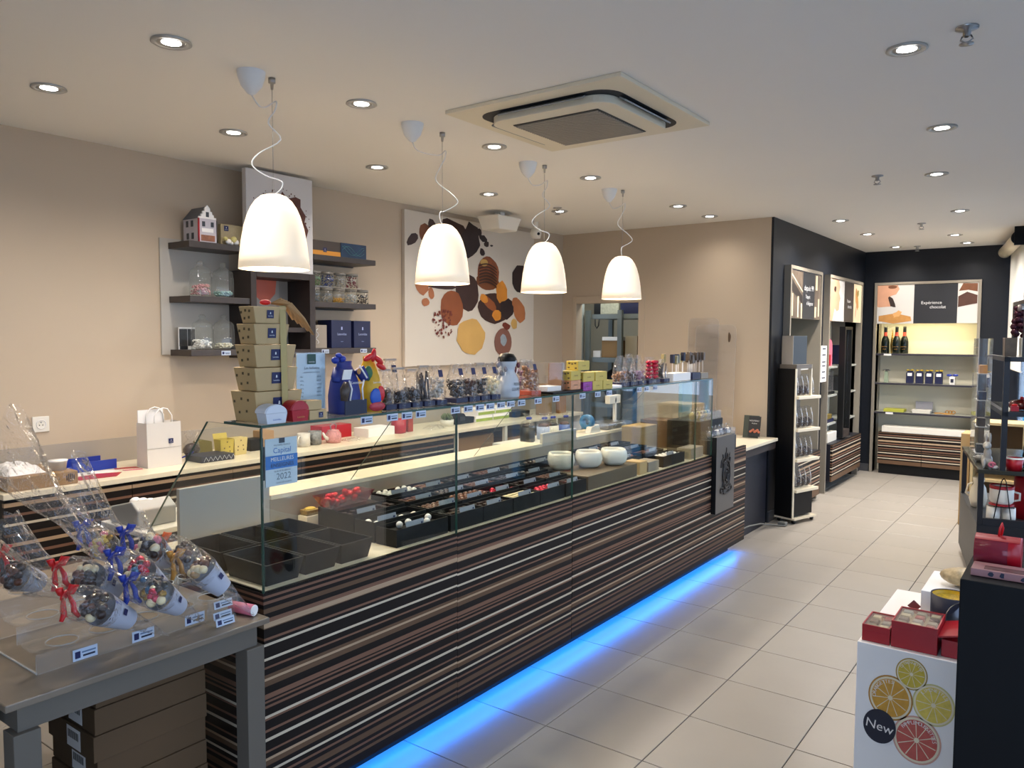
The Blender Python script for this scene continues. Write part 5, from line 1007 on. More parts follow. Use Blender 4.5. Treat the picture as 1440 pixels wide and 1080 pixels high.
MB().box(hx1, hy0+.018, Z1+.058, hx1+.002, hy0+.09, Z1+.08).build('shop_sign', m_paper, t); MB().box(hx1, hy0+.012, Z1+.008, hx1+.002, hy0+.098, Z1+.042).build('shop_window', mat('shop window print', '#8d5a40', .5, noise=.6, scale=50), t)
MB().box(hx1-.01, hy0-.0015, Z1+.002, hx1+.001, hy0+.004, Z1+.135).build('red_corner', m_red, t)
for a, z in ((-4.22, .09), (-4.17, .09), (-4.215, .02), (-4.165, .02)): MB().box(a, hy0-.002, Z1+z, a+.022, hy0, Z1+z+.035).build('window', m_win, t)
tag(MB().box(-4.26, 2.645, Z1+.0005, -4.15, 2.68, Z1+.14).build('dark_house_tin', m_poster_dark, loc=(-4.2, 2.68, Z1), bevel=.004), 'dark tin tucked behind the toy house on the top shelf', 'tin')
shelfbox('gold patterned gift box with navy logo on the top left shelf', 2.69, 2.838, Z1, .125, mat('gold patterned card', '#a08f6a', .5, noise=.2, scale=90), -4.16, -4.13, lambda t, x: logo(t, (x+.0005, 2.725, Z1+.10), PY, PZ, .03))
t = thing('silk_flowers', 'white and pale yellow silk flowers in front of the gold box', 'flowers', (-4.1, 2.73, Z1))
for k, (dy, dz, r_) in enumerate(((0, .02, .018), (.035, .035, .02), (.05, .02, .018), (-.02, .035, .014), (.02, .012, .012))): MB().ell((-4.10, 2.72+dy, Z1+dz), (r_, r_, r_*.9), 9, 6, 0, rotm('X', k)).build('blossom', [m_paper, mat('pale yellow petal', '#cbbf7a', .6)][k % 2], t)
# brown and teal boxes top right
def brownx(t, x):
    MB().box(x, 3.335, Z1+.001, x+.0008, 3.575, Z1+.032).build('orange_band', mat('orange band', '#cf8a2c', .5), t); logo(t, (x+.001, 3.44, Z1+.038), PY, PZ, .03)
shelfbox('dark brown box with orange band on the top right shelf', 3.335, 3.575, Z1, .098, mat('taupe brown card', '#453a31', .5), -4.25, -4.10, brownx)
m_teal = mat('teal blue print', '#16324f', .45, noise=.6, scale=14)
shelfbox('teal and blue swirl box at the right of the top shelf', 3.58, 3.81, Z1, .10, m_teal, -4.22, -4.10, lambda t, x: stuff((lambda mb: ([mb.tube([(x+.0008, 3.59+.02*i, Z1+.05+.03*math.sin(i*.6+k)) for i in range(11)], .0012, 4) for k in range(3)], mb.build('swirl_print', mat('pale teal line', '#4f8a86', .5), t))[1])(MB())))
# jars
def apoth(label, y, z, m, fillh, x=-4.15, h=.185, r=.061, sweets=True):
    t = thing('sweet_jar', label, 'jar', (x, y, z), 0, 'glass apothecary jars'); 
    MB().lathe([(0, .002), (r, .002), (r*1.02, .01), (r*1.02, h*.62), (r*.93, h*.68), (r*.93, h*.72)], (x, y, z), 24).build('glass', m_jar, t)
    MB().lathe([(r*.98, h*.72), (r*1.0, h*.76), (r*.85, h*.84), (r*.4, h*.94), (r*.2, h*.98), (r*.34, h*1.05), (r*.2, h*1.1), (0, h*1.11)], (x, y, z), 24).build('lid', m_jar, t)
    mb = MB(); q = .0085
    for k in range(120):
        a = R.random()*6.28; d = math.sqrt(R.random())*(r-.010); mb.ell((x+d*math.cos(a), y+d*math.sin(a), z+.011+R.random()*fillh), (q, q*.7, q*.6), 6, 4, 0, rotm('Z', R.random()*3))
    stuff(mb.build('sweets', m, t)); return t
apoth('glass jar of pink sugared almonds on the middle left shelf', 2.565, Z2, mat('pink sugared almond', '#c98f8f', .4, noise=.12, scale=40), .06); apoth('glass jar of pale turquoise sweets on the middle left shelf', 2.71, Z2, mat('pale turquoise sweet', '#8fb0a8', .4), .025)
apoth('glass jar of white sugared almonds on the lower left shelf', 2.57, Z3, m_whiteball, .045); apoth('glass jar of cream sugared almonds on the lower left shelf', 2.71, Z3, mat('cream sugared almond', '#cfc7ae', .4), .025)
t = thing('framed_photo', 'small black and white picture cards on the lower left shelf', 'picture', (-4.24, 2.53, Z3))
MB().box(-4.245, 2.475, Z3+.0005, -4.238, 2.53, Z3+.13).build('card', m_paper, t); MB().box(-4.2378, 2.478, Z3+.02, -4.2372, 2.528, Z3+.12).build('photo', mat('dark photo print', '#2e2c2a', .4, noise=.8, scale=40), t)
MB().box(-4.255, 2.534, Z3+.0005, -4.248, 2.585, Z3+.13).build('card', m_paper, t); MB().box(-4.2478, 2.536, Z3+.02, -4.2472, 2.583, Z3+.12).build('photo', mat('dark photo print', '#2e2c2a', .4, noise=.8, scale=40), t)
MB().box(-4.237, 2.48, Z3+.0005, -4.22, 2.52, Z3+.02).build('black_stand', m_black, t)
# small jars right: two layers
def sjar(label, y, z, m, f_, h=.098, r=.044):
    x = -4.14; t = thing('small_sweet_jar', label, 'jar', (x, y, z), 0, 'small jars of coloured sweets')
    MB().lathe([(0, .001), (r, .001), (r, h*.8), (r*.92, h*.85)], (x, y, z), 20).build('glass', m_jar, t); MB().lathe([(r*.97, h*.85), (r*.97, h), (0, h)], (x, y, z), 20).build('lid', mat('grey jar lid', '#6d675f', .4), t)
    mb = MB()
    for k in range(60):
        a = R.random()*6.28; d = math.sqrt(R.random())*(r-.005); mb.ell((x+d*math.cos(a), y+d*math.sin(a), z+.006+R.random()*h*f_), .005, 6, 4)
    stuff(mb.build('sweets', m, t))
jc = {'green': '#6f8f52', 'royal blue': '#22306c', 'pale grey': '#a49c92', 'dark red': '#7a1f2c', 'black and white': '#8d8d8f', 'silver': '#9a948c', 'orange': '#d39a2a', 'white': '#c4c2bc', 'dark brown': '#40332b'}
for k, c in enumerate(('green', 'royal blue', 'pale grey', 'dark red')): sjar(f'small jar of {c} sweets in the upper layer of the jar rack', 3.385+.108*k, Z2+.107, mat('sweets '+c, jc[c], .4), .72)
for k, c in enumerate(('black and white', 'silver', 'orange', 'white', 'dark brown')): sjar(f'small jar of {c} sweets in the lower layer of the jar rack', 3.375+.108*k, Z2, mat('sweets '+c, jc[c], .4, noise=.5 if 'and' in c else .05, scale=120), .3 if c == 'orange' else .6)
tag(MB().box(-4.19, 3.33, Z2+.099, -4.09, 3.76, Z2+.106).build('clear_rack', m_plexi, loc=(-4.14, 3.5, Z2+.099)), 'clear acrylic board between the two layers of small jars', 'rack')
shelfbox('taupe tall box with floral print on the lower right shelf', 3.34, 3.45, Z3, .155, mat('taupe card', '#5f564c', .5), -4.22, -4.10, lambda t, x: stuff((lambda mb: ([mb.tube([(x+.0006, 3.37+.012*math.sin(i*1.3), Z3+.03+.01*i) for i in range(11)], .002, 4)], mb.build('floral_print', m_letterw, t))[1])(MB())))
def lx(t, x, y):
    mb = MB(); letter(mb, 'Leonidas', (x+.0008, y, Z3+.095), PY, PZ, .016); letter(mb, 'maison', (x+.0008, y, Z3+.045), PY, PZ, .006); mb.add([(x+.0008, y+a, Z3+.125+c) for a, c in ((-.006, 0), (.006, 0), (.005, .02), (-.005, .02))], [(0, 1, 2, 3)]); mb.build('lettering', mat('pale blue lettering', '#9fa8d0', .5), t)
shelfbox('navy gift box with pale lettering, left of the pair on the lower shelf', 3.49, 3.665, Z3, .19, m_navyblue, -4.24, -4.10, lambda t, x: lx(t, x, 3.58)); shelfbox('navy gift box with pale lettering, right of the pair on the lower shelf', 3.69, 3.845, Z3, .188, m_navyblue, -4.24, -4.10, lambda t, x: lx(t, x, 3.77))
for k, (y, z) in enumerate(((2.64, Z3), (3.38, Z3), (3.72, Z3))): ptag((-4.069, y, z-.033), PY, PZ, .06, .026, ['white price label under the white almond jar', 'white price label under the taupe floral box', 'white price label under the right navy box'][k], 'price labels on the wall shelves')
# ================================================================== ON THE BACK COUNTER
ZB = .9
t = thing('paper_bag', 'white paper carrier bag with navy logo on the back counter', 'paper bag', (-3.98, 2.2, ZB))
MB().frust((-3.98, 2.2, ZB+.0005), (.055, .095), (.05, .095), .235, cap=False).build('bag', mat('white kraft paper', '#cfcac4', .6), t, solid=.001)
MB().box(-3.9265, 2.105, ZB+.10, -3.9255, 2.295, ZB+.102).build('fold_line', mat('paper crease', '#a8a39c', .6), t)
MB().box(-4.03, 2.11, ZB+.2, -4.025, 2.25, ZB+.30).build('tissue_sheet', m_paper, t)
for x in (-3.935, -4.02):
    MB().tube([(x, 2.15, ZB+.20), (x, 2.152, ZB+.27), (x, 2.175, ZB+.305), (x, 2.2, ZB+.312), (x, 2.225, ZB+.305), (x, 2.248, ZB+.27), (x, 2.25, ZB+.20)], .0035, 6).build('handle', m_paper, t)
logo(t, (-3.925, 2.235, ZB+.135), PY, PZ, .026)
t = thing('flat_carton', 'flat brown carton with round striped mark at the near end of the back counter', 'carton', (-3.95, 1.55, ZB))
MB().box(-4.14, 1.40, ZB+.0005, -3.80, 1.70, ZB+.062).build('box', m_card, t, bevel=.004)
mb = MB()
for k in range(5): a = -.016+.008*k; hh = math.sqrt(max(0, .02**2-a*a)); mb.add([(-3.7993, 1.665+a+d, ZB+.032+c) for d, c in ((-.0025, -hh), (.0025, -hh), (.0025, hh), (-.0025, hh))], [(0, 1, 2, 3)])
stuff(mb.build('round_mark', m_black, t))
def crumple(name, label, cat, c, s, m, seed, n=16):
    rr = random.Random(seed); V = []; 
    for i in range(n):
        for j in range(n):
            u, v = i/(n-1)*2-1, j/(n-1)*2-1; e = max(0, 1-max(abs(u), abs(v))**3); V.append((c[0]+u*s[0]+rr.uniform(-.02, .02)*s[0], c[1]+v*s[1]+rr.uniform(-.02, .02)*s[1], c[2]+.001+s[2]*e*(.45+.55*rr.random())))
    o = MB().add(V, [(i*n+j, (i+1)*n+j, (i+1)*n+j+1, i*n+j+1) for i in range(n-1) for j in range(n-1)], 0, True).build(name, m, loc=c, sub=1); return tag(o, label, cat)
crumple('tissue_paper', 'crumpled white tissue paper on the brown carton', 'tissue paper', (-3.97, 1.50, ZB+.0625), (.12, .085, .055), m_paper, 4)
t = thing('plastic_tub', 'small translucent white tub on the brown carton', 'tub', (-3.88, 1.645, ZB+.0625)); MB().lathe([(0, .001), (.034, .001), (.04, .04), (.042, .042), (.036, .042), (.03, .004)], (-3.88, 1.645, ZB+.0625), 20).build('tub', mat('translucent white plastic', '#cbc6bd', .3), t); MB().lathe([(.042, .0425), (.043, .047), (0, .048)], (-3.88, 1.645, ZB+.0625), 20).build('lid', m_paper, t)
t = thing('blue_document_tray', 'dark blue open document tray by the wall', 'tray', (-4.15, 1.9, ZB)); MB().box(-4.26, 1.80, ZB+.0005, -4.08, 2.02, ZB+.006).build('base', m_blueribbon, t); MB().box(-4.086, 1.80, ZB+.006, -4.08, 2.02, ZB+.05).build('lip', m_blueribbon, t); MB().box(-4.26, 1.80, ZB+.006, -4.254, 2.02, ZB+.05).build('lip', m_blueribbon, t)
def sheet(name, label, pts, m, z, cat='paper'): return tag(MB().prism(pts, (0, 0, z), PX, PY, .0015).build(name, m, loc=(pts[0][0], pts[0][1], z)), label, cat)
sheet('red_wrapping_sheet', 'crumpled red wrapping sheet on the back counter', [(-3.86, 1.73), (-3.84, 1.90), (-3.93, 1.97), (-3.98, 1.86), (-3.95, 1.75)], m_red, ZB+.0005); sheet('white_wrapping_sheet', 'white wrapping sheet beside the red one', [(-3.98, 1.72), (-3.985, 1.84), (-3.975, 1.98), (-4.05, 1.95), (-4.06, 1.75)], m_paper, ZB+.0006); sheet('red_ribbon_strip', 'long red paper strip leading to the white carrier bag', [(-4.04, 1.99), (-3.99, 2.095), (-4.04, 2.098), (-4.07, 2.0)], m_red, ZB+.0006); sheet('pink_ribbon_strip', 'pale pink strip beside the red paper strip', [(-3.96, 2.0), (-3.93, 2.08), (-3.955, 2.088), (-3.985, 2.0)], m_pink, ZB+.0007)
t = thing('dark_sweets_bag', 'clear bag of dark sweets with blue ribbon behind the carrier bag', 'sweet bag', (-4.12, 2.47, ZB)); MB().ell((-4.12, 2.47, ZB+.041), (.04, .05, .04), 10, 7).build('sweets', m_choc, t); MB().lathe([(.05, .03), (.045, .08), (.02, .10), (.045, .15)], (-4.12, 2.47, ZB), 14, wob=lambda q, a: 1+.15*math.sin(4*a+q)).build('cellophane', m_cello, t); MB().tube([(-4.09, 2.46, ZB+.03), (-4.06, 2.40, ZB+.02), (-4.03, 2.345, ZB+.014)], [.012, .012, .006], 6, flat=.3).build('ribbon', m_blueribbon, t)
m_diamond = mat('navy diamond print', '#262b3a', .5, noise=.7, scale=60)
t = thing('patterned_box', 'flat navy box with white diamond pattern on the back counter', 'box', (-3.93, 2.5, ZB)); MB().box(-4.02, 2.37, ZB+.0005, -3.86, 2.575, ZB+.035).build('box', m_diamond, t, bevel=.003); mb = MB()
for k in range(7): y = 2.385+.028*k; mb.tube([(-3.8595, y, ZB+.006), (-3.8595, y+.014, ZB+.03), (-3.8595, y+.028, ZB+.006)], .0012, 4)
stuff(mb.build('diamond_print', m_letterw, t))
for k, (y, m) in enumerate(((2.60, m_yel), (2.69, mat('pale yellow card', '#cdb878', .5)))):
    t = thing('yellow_ballotin', ['yellow gift box with open flap, left of the pair on the back counter', 'pale yellow gift box with dots, right of the pair on the back counter'][k], 'gift box', (-4.0, y, ZB)); MB().frust((-4.0, y, ZB+.0005), (.03, .038), (.035, .045), .10, cap=(k == 1)).build('box', m, t, bevel=.002)
    mb = MB()
    for a, b_ in ((-.02, .03), (.018, .03), (-.018, .05), (.015, .055), (0, .085)): mb.add([(-4.0+.0308+.005*b_/.1, y+a+dy, ZB+b_+dz) for dy, dz in ((-.004, -.004), (.004, -.004), (.004, .004), (-.004, .004))], [(0, 1, 2, 3)])
    stuff(mb.build('dots', mat('brown print', '#5a4a2c', .6), t))
    if k == 0: MB().prism(rect(-.045, 0, .045, .03), (-4.036, y, ZB+.10), PY, (-.3, 0, 1), .0015).build('flap', m_yel, t)
tag(MB().prism([(0, 0), (.09, 0), (.085, .07), (.03, .085), (0, .075)], (-4.22, 2.54, ZB+.0005), PY, PZ, .06).build('olive_box', mat('olive card', '#6f6636', .6), loc=(-4.15, 2.55, ZB), bevel=.002), 'olive green box behind the yellow gift boxes', 'box')
shelfbox('small black box right of the yellow gift boxes', 2.80, 2.89, ZB, .072, m_black, -4.12, -4.03); shelfbox('tan box behind the award notice on the back counter', 2.90, 2.99, ZB, .11, mat('tan card', '#a07c52', .6), -4.15, -4.06)
def pmug(x, y, r, h, m, label): mug(x, y, ZB, r, h, m, label, True, ang=-1.2)
pmug(-3.95, 3.13, .04, .085, mat('white spotted enamel', '#c9c0b2', .3, noise=.35, scale=28), 'white enamel mug with brown cow spots on the back counter'); pmug(-3.97, 3.235, .042, .088, mat('black white print', '#77746e', .3, noise=1.0, scale=60), 'black and white printed mug on the back counter')
t = thing('teapot', 'white and red patterned teapot on the back counter', 'teapot', (-3.95, 3.37, ZB)); MB().lathe([(0, 0), (.045, 0), (.052, .02), (.05, .06), (.036, .078), (.038, .082), (.0, .09)], (-3.95, 3.37, ZB+.0005), 22).build('pot', mat('red white check', '#c98a86', .3, noise=.5, scale=110), t); MB().tube([(-3.95, 3.325, ZB+.03), (-3.945, 3.295, ZB+.045), (-3.94, 3.275, ZB+.075)], [.014, .01, .006], 8).build('spout', m_white, t); MB().tube([(-3.95, 3.35, ZB+.085), (-3.95, 3.345, ZB+.115), (-3.95, 3.37, ZB+.13), (-3.95, 3.395, ZB+.115), (-3.95, 3.39, ZB+.085)], .004, 6).build('handle', m_steel, t)
shelfbox('red flat box behind the teapot', 3.40, 3.66, ZB, .09, m_red, -4.22, -4.10)
crumple('wrapped_papers', 'crumpled clear wrapping on the back counter right of the teapot', 'wrapping', (-3.95, 3.56, ZB), (.05, .10, .02), m_cello, 8); shelfbox('stack of white papers right of the red box', 3.68, 3.93, ZB, .06, m_paper, -4.1, -3.95, name='paper_stack')
mug(-3.98, 4.0, ZB, .055, .10, m_red, 'red round tub with pale lid on the back counter', False, cat='tub'); shelfbox('small red and black packet right of the red tub', 4.08, 4.13, ZB, .11, mat('red black print', '#9c3524', .5, noise=.6, scale=30), -4.02, -3.96)
t = thing('green_succulent', 'small green plant in a cream pot on the back counter', 'plant', (-4.0, 4.55, ZB)); MB().lathe([(0, .001), (.05, .001), (.055, .05), (.048, .05), (.045, .01)], (-4.0, 4.55, ZB), 18).build('pot', m_white, t)
for k in range(9): MB().ell((-4.0+.03*math.cos(k*.8), 4.55+.03*math.sin(k*.8), ZB+.065+.008*(k % 3)), (.012, .012, .03), 8, 5, 0, rotm('X', math.sin(k))).build('leaf', mat('green succulent leaf', '#58643c', .5), t)
crumple('clear_plastic', 'crumpled clear plastic left of the small plant', 'plastic', (-3.95, 4.35, ZB), (.06, .08, .04), m_cello, 11)
t = thing('black_gadget', 'black handheld scanner lying on the back counter', 'scanner', (-4.0, 4.74, ZB)); MB().prism([(0, 0), (.22, 0), (.23, .05), (.12, .06), (.10, .085), (.03, .09), (0, .06)], (-4.05, 4.64, ZB+.0005), PY, PZ, .07).build('body', m_blackplastic, t, bevel=.008); MB().box(-3.978, 4.68, ZB+.03, -3.975, 4.74, ZB+.06).build('screen', m_poster_dark, t)
m_green = mat('white green yellow card', '#b9bf6a', .5)
for k, (y0, z0) in enumerate(((4.87, 0), (5.10, 0), (4.90, .052), (5.13, .052))):
    t = thing('green_box', f'white box with green band, {["lower left", "lower right", "upper left", "upper right"][k]} of the block of four', 'box', (-4.0, y0+.1, ZB+z0), 0, 'green banded boxes'); MB().box(-4.15, y0, ZB+z0+.0005, -3.97, y0+.22, ZB+z0+.051).build('box', m_paper, t, bevel=.002); MB().box(-3.9698, y0+.001, ZB+z0+.004, -3.969, y0+.219, ZB+z0+.028).build('green_band', mat('lime green band', '#93a83a', .5, noise=.3, scale=12), t)
shelfbox('flat black box right of the green banded boxes', 5.38, 5.6, ZB, .05, m_blackplastic, -4.1, -3.95)
for k, (y, h_, m) in enumerate(((5.74, .28, m_card), (5.85, .34, mat('grey roll paper', '#8f8780', .6, noise=.2, scale=20)), (5.98, .34, mat('orange brown card', '#9a6a3c', .7)))):
    nm = ['tall brown tube box', 'grey patterned roll', 'orange brown tall box'][k]
    if k == 1: tag(MB().lathe([(0, 0), (.05, 0), (.05, h_), (0, h_)], (-3.9, y, ZB+.0005), 20).build('paper_roll', m, loc=(-3.9, y, ZB)), f'{nm} standing on the back counter by the doorway', 'roll')
    else: tag(MB().box(-3.95, y-.05, ZB+.0005, -3.85, y+.06, ZB+h_).build('tall_box', m, loc=(-3.9, y, ZB), bevel=.002), f'{nm} standing on the back counter by the doorway', 'box')
# ================================================================== STAFF SIDE TABLE WITH GREY BOX
t = thing('side_table', 'small white table behind the counter end', 'table', (-3.0, 1.72, 0)); MB().box(-3.17, 1.50, .83, -2.85, 1.95, .85).build('table_top', m_white, t, bevel=.003)
for x, y in ((-3.15, 1.52), (-2.87, 1.52), (-3.15, 1.93), (-2.87, 1.93)): MB().box(x-.015, y-.015, 0, x+.015, y+.015, .829).build('leg', m_white, t)
t = thing('grey_printer', 'grey sloped till printer on the white side table', 'printer', (-3.02, 1.6, .85)); MB().prism([(0, 0), (.22, 0), (.22, .07), (.17, .10), (0, .06)], (-3.14, 1.68, .8505), PX, PZ, .16).build('housing', mat('pale grey plastic', '#9c9c98', .4), t, bevel=.006)
for x in (-3.09, -3.03, -2.975): MB().ell((x, 1.60, .925+.1*(x+3.09)), (.016, .022, .016)).build('paper_curl', m_paper, t)
crumple('plastic_wrap', 'heap of clear plastic wrap behind the grey upright board', 'plastic', (-2.95, 1.81, .85), (.07, .12, .15), m_cello, 15)
# ================================================================== FRONT TABLE
TZ = .75
m_tabletop = mat('grey brown marble top', '#776a5b', .36, noise=.35, scale=3, stretch=(2.5, .8, 1))
ft = thing('front_table', 'grey metal table with marbled brown top in the left foreground', 'table', (-2.5, 1.06, 0))
MB().box(-3.0, .70, TZ-.018, -1.955, 1.415, TZ).build('table_top', m_tabletop, ft, bevel=.003)
for a in ((-2.98, .735, -1.985, .765), (-2.98, 1.36, -1.985, 1.39), (-2.015, .765, -1.985, 1.36), (-2.98, .765, -2.95, 1.36)): MB().box(a[0], a[1], TZ-.085, a[2], a[3], TZ-.0185).build('apron', m_greymetal, ft)
for x, y in ((-2.0, .75), (-2.0, 1.375), (-2.965, .75), (-2.965, 1.375)): MB().box(x-.03, y-.03, 0, x+.03, y+.03, TZ-.0855).build('leg', m_greymetal, ft, bevel=.002)
t = thing('folding_leaf', 'pale grey folded table leaf at the lower left edge', 'table leaf', (-2.2, .66, 0)); MB().box(-2.75, .655, .1, -2.03, .68, .735).build('board', mat('pale grey board', '#77736a', .4), t, bevel=.003); MB().box(-2.2, .68, .69, -2.1, .70, .715).build('hinge', m_steel, t)
# cartons under the table
for k in range(9):
    z = .002+.073*k; t = thing('flat_shipping_carton', f'flat brown carton under the front table, {ordw(k)} from the floor', 'carton', (-2.25, 1.13, z), 0, 'cartons stacked under the front table'); MB().box(-2.39-.004*(k % 2), .965+.006*(k % 3), z, -2.115-.004*(k % 3), 1.30, z+.072).build('box', mat('dark brown cardboard', '#574027', .8, noise=.08, scale=5), t, bevel=.002)
    if k > 0:
        y = .965+.006*(k % 3)-.0006; MB().box(-2.27, y-.0004, z+.008, -2.19, y, z+.066).build('barcode_label', m_paper, t); mb = MB()
        for j in range(9): mb.box(-2.262+.007*j, y-.0009, z+.034, -2.2585+.007*j, y-.0004, z+.056)
        stuff(mb.build('barcode', m_black, t))
# acrylic cone stands
def hole_plate(mb, x0, x1, y0, y1, z, holes, r, n=20):
    """sheet in the xy plane with round holes, one per cell along y"""
    k = len(holes); ed = [y0]+[(holes[i]+holes[i+1])/2 for i in range(k-1)]+[y1]; cx_ = (x0+x1)/2
    for i in range(k):
        a, e = ed[i], ed[i+1]; ring_ = []; sq = []
        for j in range(n):
            t = 2*math.pi*j/n; c, s = math.cos(t), math.sin(t); ring_.append((cx_+r*c, holes[i]+r*s, z))
            dx = (x1-x0)/2; dyp = e-holes[i]; dym = holes[i]-a; q = min(dx/abs(c) if abs(c) > 1e-6 else 9, (dyp if s > 0 else dym)/abs(s) if abs(s) > 1e-6 else 9); sq.append((cx_+q*c, holes[i]+q*s, z))
        mb.add(ring_+sq, [(j, (j+1) % n, n+(j+1) % n, n+j) for j in range(n)])
        mb.tube(ring_, .0012, 5, m=1, closed=True)
    return mb
st = thing('acrylic_cone_stand', 'clear stepped acrylic stand with round holes holding chocolate cones', 'display stand', (-2.2, 1.1, TZ))
PM = [m_plexi, m_plexiedge]
for k, (x1_, z) in enumerate(((-2.075, .80), (-2.185, .845), (-2.295, .89))):
    mb = hole_plate(MB(), x1_-.11, x1_, .815, 1.385, z, [.90, 1.01, 1.12, 1.23, 1.33], .038); mb.build('holed_plate', PM, st, solid=.003)
    zb = TZ+.0006 if k == 0 else z-.045; MB().box(x1_-.003, .815, zb, x1_, 1.385, z, ms=[1, 1, 1, 0, 1, 0]).build('riser_sheet', PM, st)
MB().box(-2.41, .815, TZ+.0006, -2.405, 1.385, .89, ms=[1, 1, 1, 0, 1, 0]).build('back_sheet', PM, st)
MB().box(-2.40, .815, TZ+.0006, -2.08, .819, TZ+.004).build('foot_rail', m_plexiedge, st)
for k, y in enumerate((.90, 1.055, 1.21)): ptag((-2.072, y, .756), PY, PZ, .062, .03, f'white price label on the acrylic stand, {ordw(k)} from the near end', 'price labels on the acrylic stand')
for k, (x, z, y) in enumerate(((-2.04, .79, 1.285), (-2.02, .765, 1.27), (-2.0, .752, 1.265))):
    ptag((x, y, z), PY, (-.2, 0, 1), .06, .022, ['white price label at the table corner, top of three', 'white price label at the table corner, middle of three', 'white price label at the table corner, bottom of three'][k], 'price labels at the table corner')
t = thing('label_holder', 'small clear wedge holding price labels at the table corner', 'label holder', (-2.03, 1.3, TZ)); MB().prism([(0, 0), (.055, 0), (.01, .07)], (-2.052, 1.335, TZ+.0006), PX, PZ, .07).build('wedge', m_plexi, t)
# the cones
def cornet(label, mouth, tip, r, kinds_, ribbon, flare=.13, fr_=.055, seed=0, g=(-.75, -.55, .35), lift=.0):
    rr = random.Random(seed); Mo = Vector(mouth); T = Vector(tip); ax = (Mo-T); L_ = ax.length; ax.normalize(); A = frame_to(ax)
    t = thing('chocolate_cone', label, 'chocolate cone', tuple(T), 0, 'cellophane chocolate cones on the front table')
    MB().lathe([(.002, 0), (r*.45, L_*.45), (r*1.0, L_*.97), (r*1.02, L_)], T, 20, ax=A).build('clear_cone', m_cello, t)
    MB().lathe([(r*.62, L_*.6), (r*.985, L_*.96)], T, 20, ax=A).build('paper_sleeve', mat('white printed sleeve', '#a9adbb', .45), t)
    d1 = Vector((1, .2, .35)); d1 = (d1-ax*d1.dot(ax)).normalized(); q = T+ax*L_*.8+d1*(r*.82+.0035); logo(t, q, ax.cross(d1).normalized()*-1, (ax+d1*.16).normalized(), .016)
    for k in range(15):
        a = k*2.4; d = r*.78*math.sqrt(k/15); h_ = .002+(r*.35)*(1-(d/r)**2); p = Mo+A @ Vector((d*math.cos(a), d*math.sin(a), h_)); s_ = r*rr.uniform(.27, .36)
        m = kinds_[rr.randrange(len(kinds_))]; MB().ell(p, (s_, s_*rr.uniform(.75, 1), s_*.85), 9, 6, 0, rotm('X', rr.random()*3)).build('sweet', m, t)
    G = Vector(g).normalized(); K = Mo+G*.078+ax*.012; mb = MB(); V = []; n = 24
    path = [(0, r*1.02), (.25, r*1.06), (.55, r*.85), (.85, r*.36), (1.0, r*.2)]; B = frame_to(G)
    for i, (f_, rad) in enumerate(path):
        c = Mo.lerp(K, f_)+ax*.03*math.sin(f_*math.pi)
        for j in range(n):
            a = 2*math.pi*j/n; w_ = 1+.05*math.sin(3*a+seed)*(i > 0); p0 = A @ Vector((math.cos(a), math.sin(a), 0)); p1 = B @ Vector((math.cos(a), math.sin(a), 0)); V.append(c+(p0.lerp(p1, f_)).normalized()*rad*w_)
    for i in range(5):
        f_ = (i+1)/5; c = K+G*(.015+flare*f_)+Vector((0, 0, lift*f_*f_)); rad = r*.3+(fr_-r*.3)*f_**.8
        for j in range(n):
            a = 2*math.pi*j/n; w_ = 1+.22*math.sin(3*a+seed)+.16*math.sin(7*a+i*.4+seed); v = B @ Vector((math.cos(a)*w_, math.sin(a)*w_*.55, .12*math.sin(5*a))); V.append(c+v*rad)
    mb.add(V, [(i*n+j, i*n+(j+1) % n, (i+1)*n+(j+1) % n, (i+1)*n+j) for i in range(len(path)+4) for j in range(n)], 0, True); mb.build('cellophane_top', m_cello, t)
    MB().tube([K+B @ Vector((r*.24*math.cos(a*.785), r*.24*math.sin(a*.785), 0)) for a in range(8)], .005, 6, closed=True).build('ribbon_band', ribbon, t)
    for s in (-1, 1):
        side = Vector((.35, s*.5, .5)).normalized(); P1 = [K+side*.006, K+side*.022+Vector((0, 0, .010)), K+side*.034+Vector((0, 0, .002)), K+side*.022-Vector((0, 0, .008)), K+side*.006]
        MB().tube(P1, [.003, .007, .009, .007, .003], 6, flat=.35).build('bow_loop', ribbon, t)
        P2 = [K+Vector((.008, s*.006, 0)), K+Vector((.018, s*.012, -.02)), K+Vector((.022, s*.012, -.04)), K+Vector((.028, s*.022, -.055))]
        MB().tube(P2, [.004, .007, .008, .005], 6, flat=.25).build('ribbon_tail', ribbon, t)
mend = [m_milk, m_choc, m_whitechoc, m_choc, m_choc]; foil = [m_redball, m_gold, m_bluefoil, m_choc, mat('black foil', '#23262c', .3, metal=.4), m_whitechoc]; nougat = [mat('striped nougat', '#a58458', .4, noise=.5, scale=60), m_whitechoc, m_milk]
cornet('cone of chocolate bark with red bow, nearest of the front cones', (-1.975, .92, .915), (-2.045, 1.147, .756), .044, mend, m_redribbon, .08, .045, 1)
cornet('cone of coloured foil balls with blue bow, middle of the front cones', (-1.955, 1.065, .915), (-2.04, 1.262, .757), .042, foil, m_blueribbon, .08, .045, 2, lift=.03)
cornet('cone of striped nougat with gold bow at the table corner', (-2.04, 1.247, .92), (-1.99, 1.385, .757), .045, nougat, m_goldribbon, .07, .04, 3, lift=.04)
cornet('cone of chocolate bark with white curls, behind the nearest cone', (-2.09, .95, .96), (-2.17, 1.165, .81), .045, mend, m_redribbon, .12, .07, 4, lift=.05)
cornet('cone of red and teal foil balls, behind the middle cone', (-2.03, 1.058, .96), (-2.11, 1.24, .81), .043, [m_whitechoc, m_redball, m_bluefoil, m_gold, m_choc], m_blueribbon, .12, .06, 5, (-.7, -.5, .5), .05)
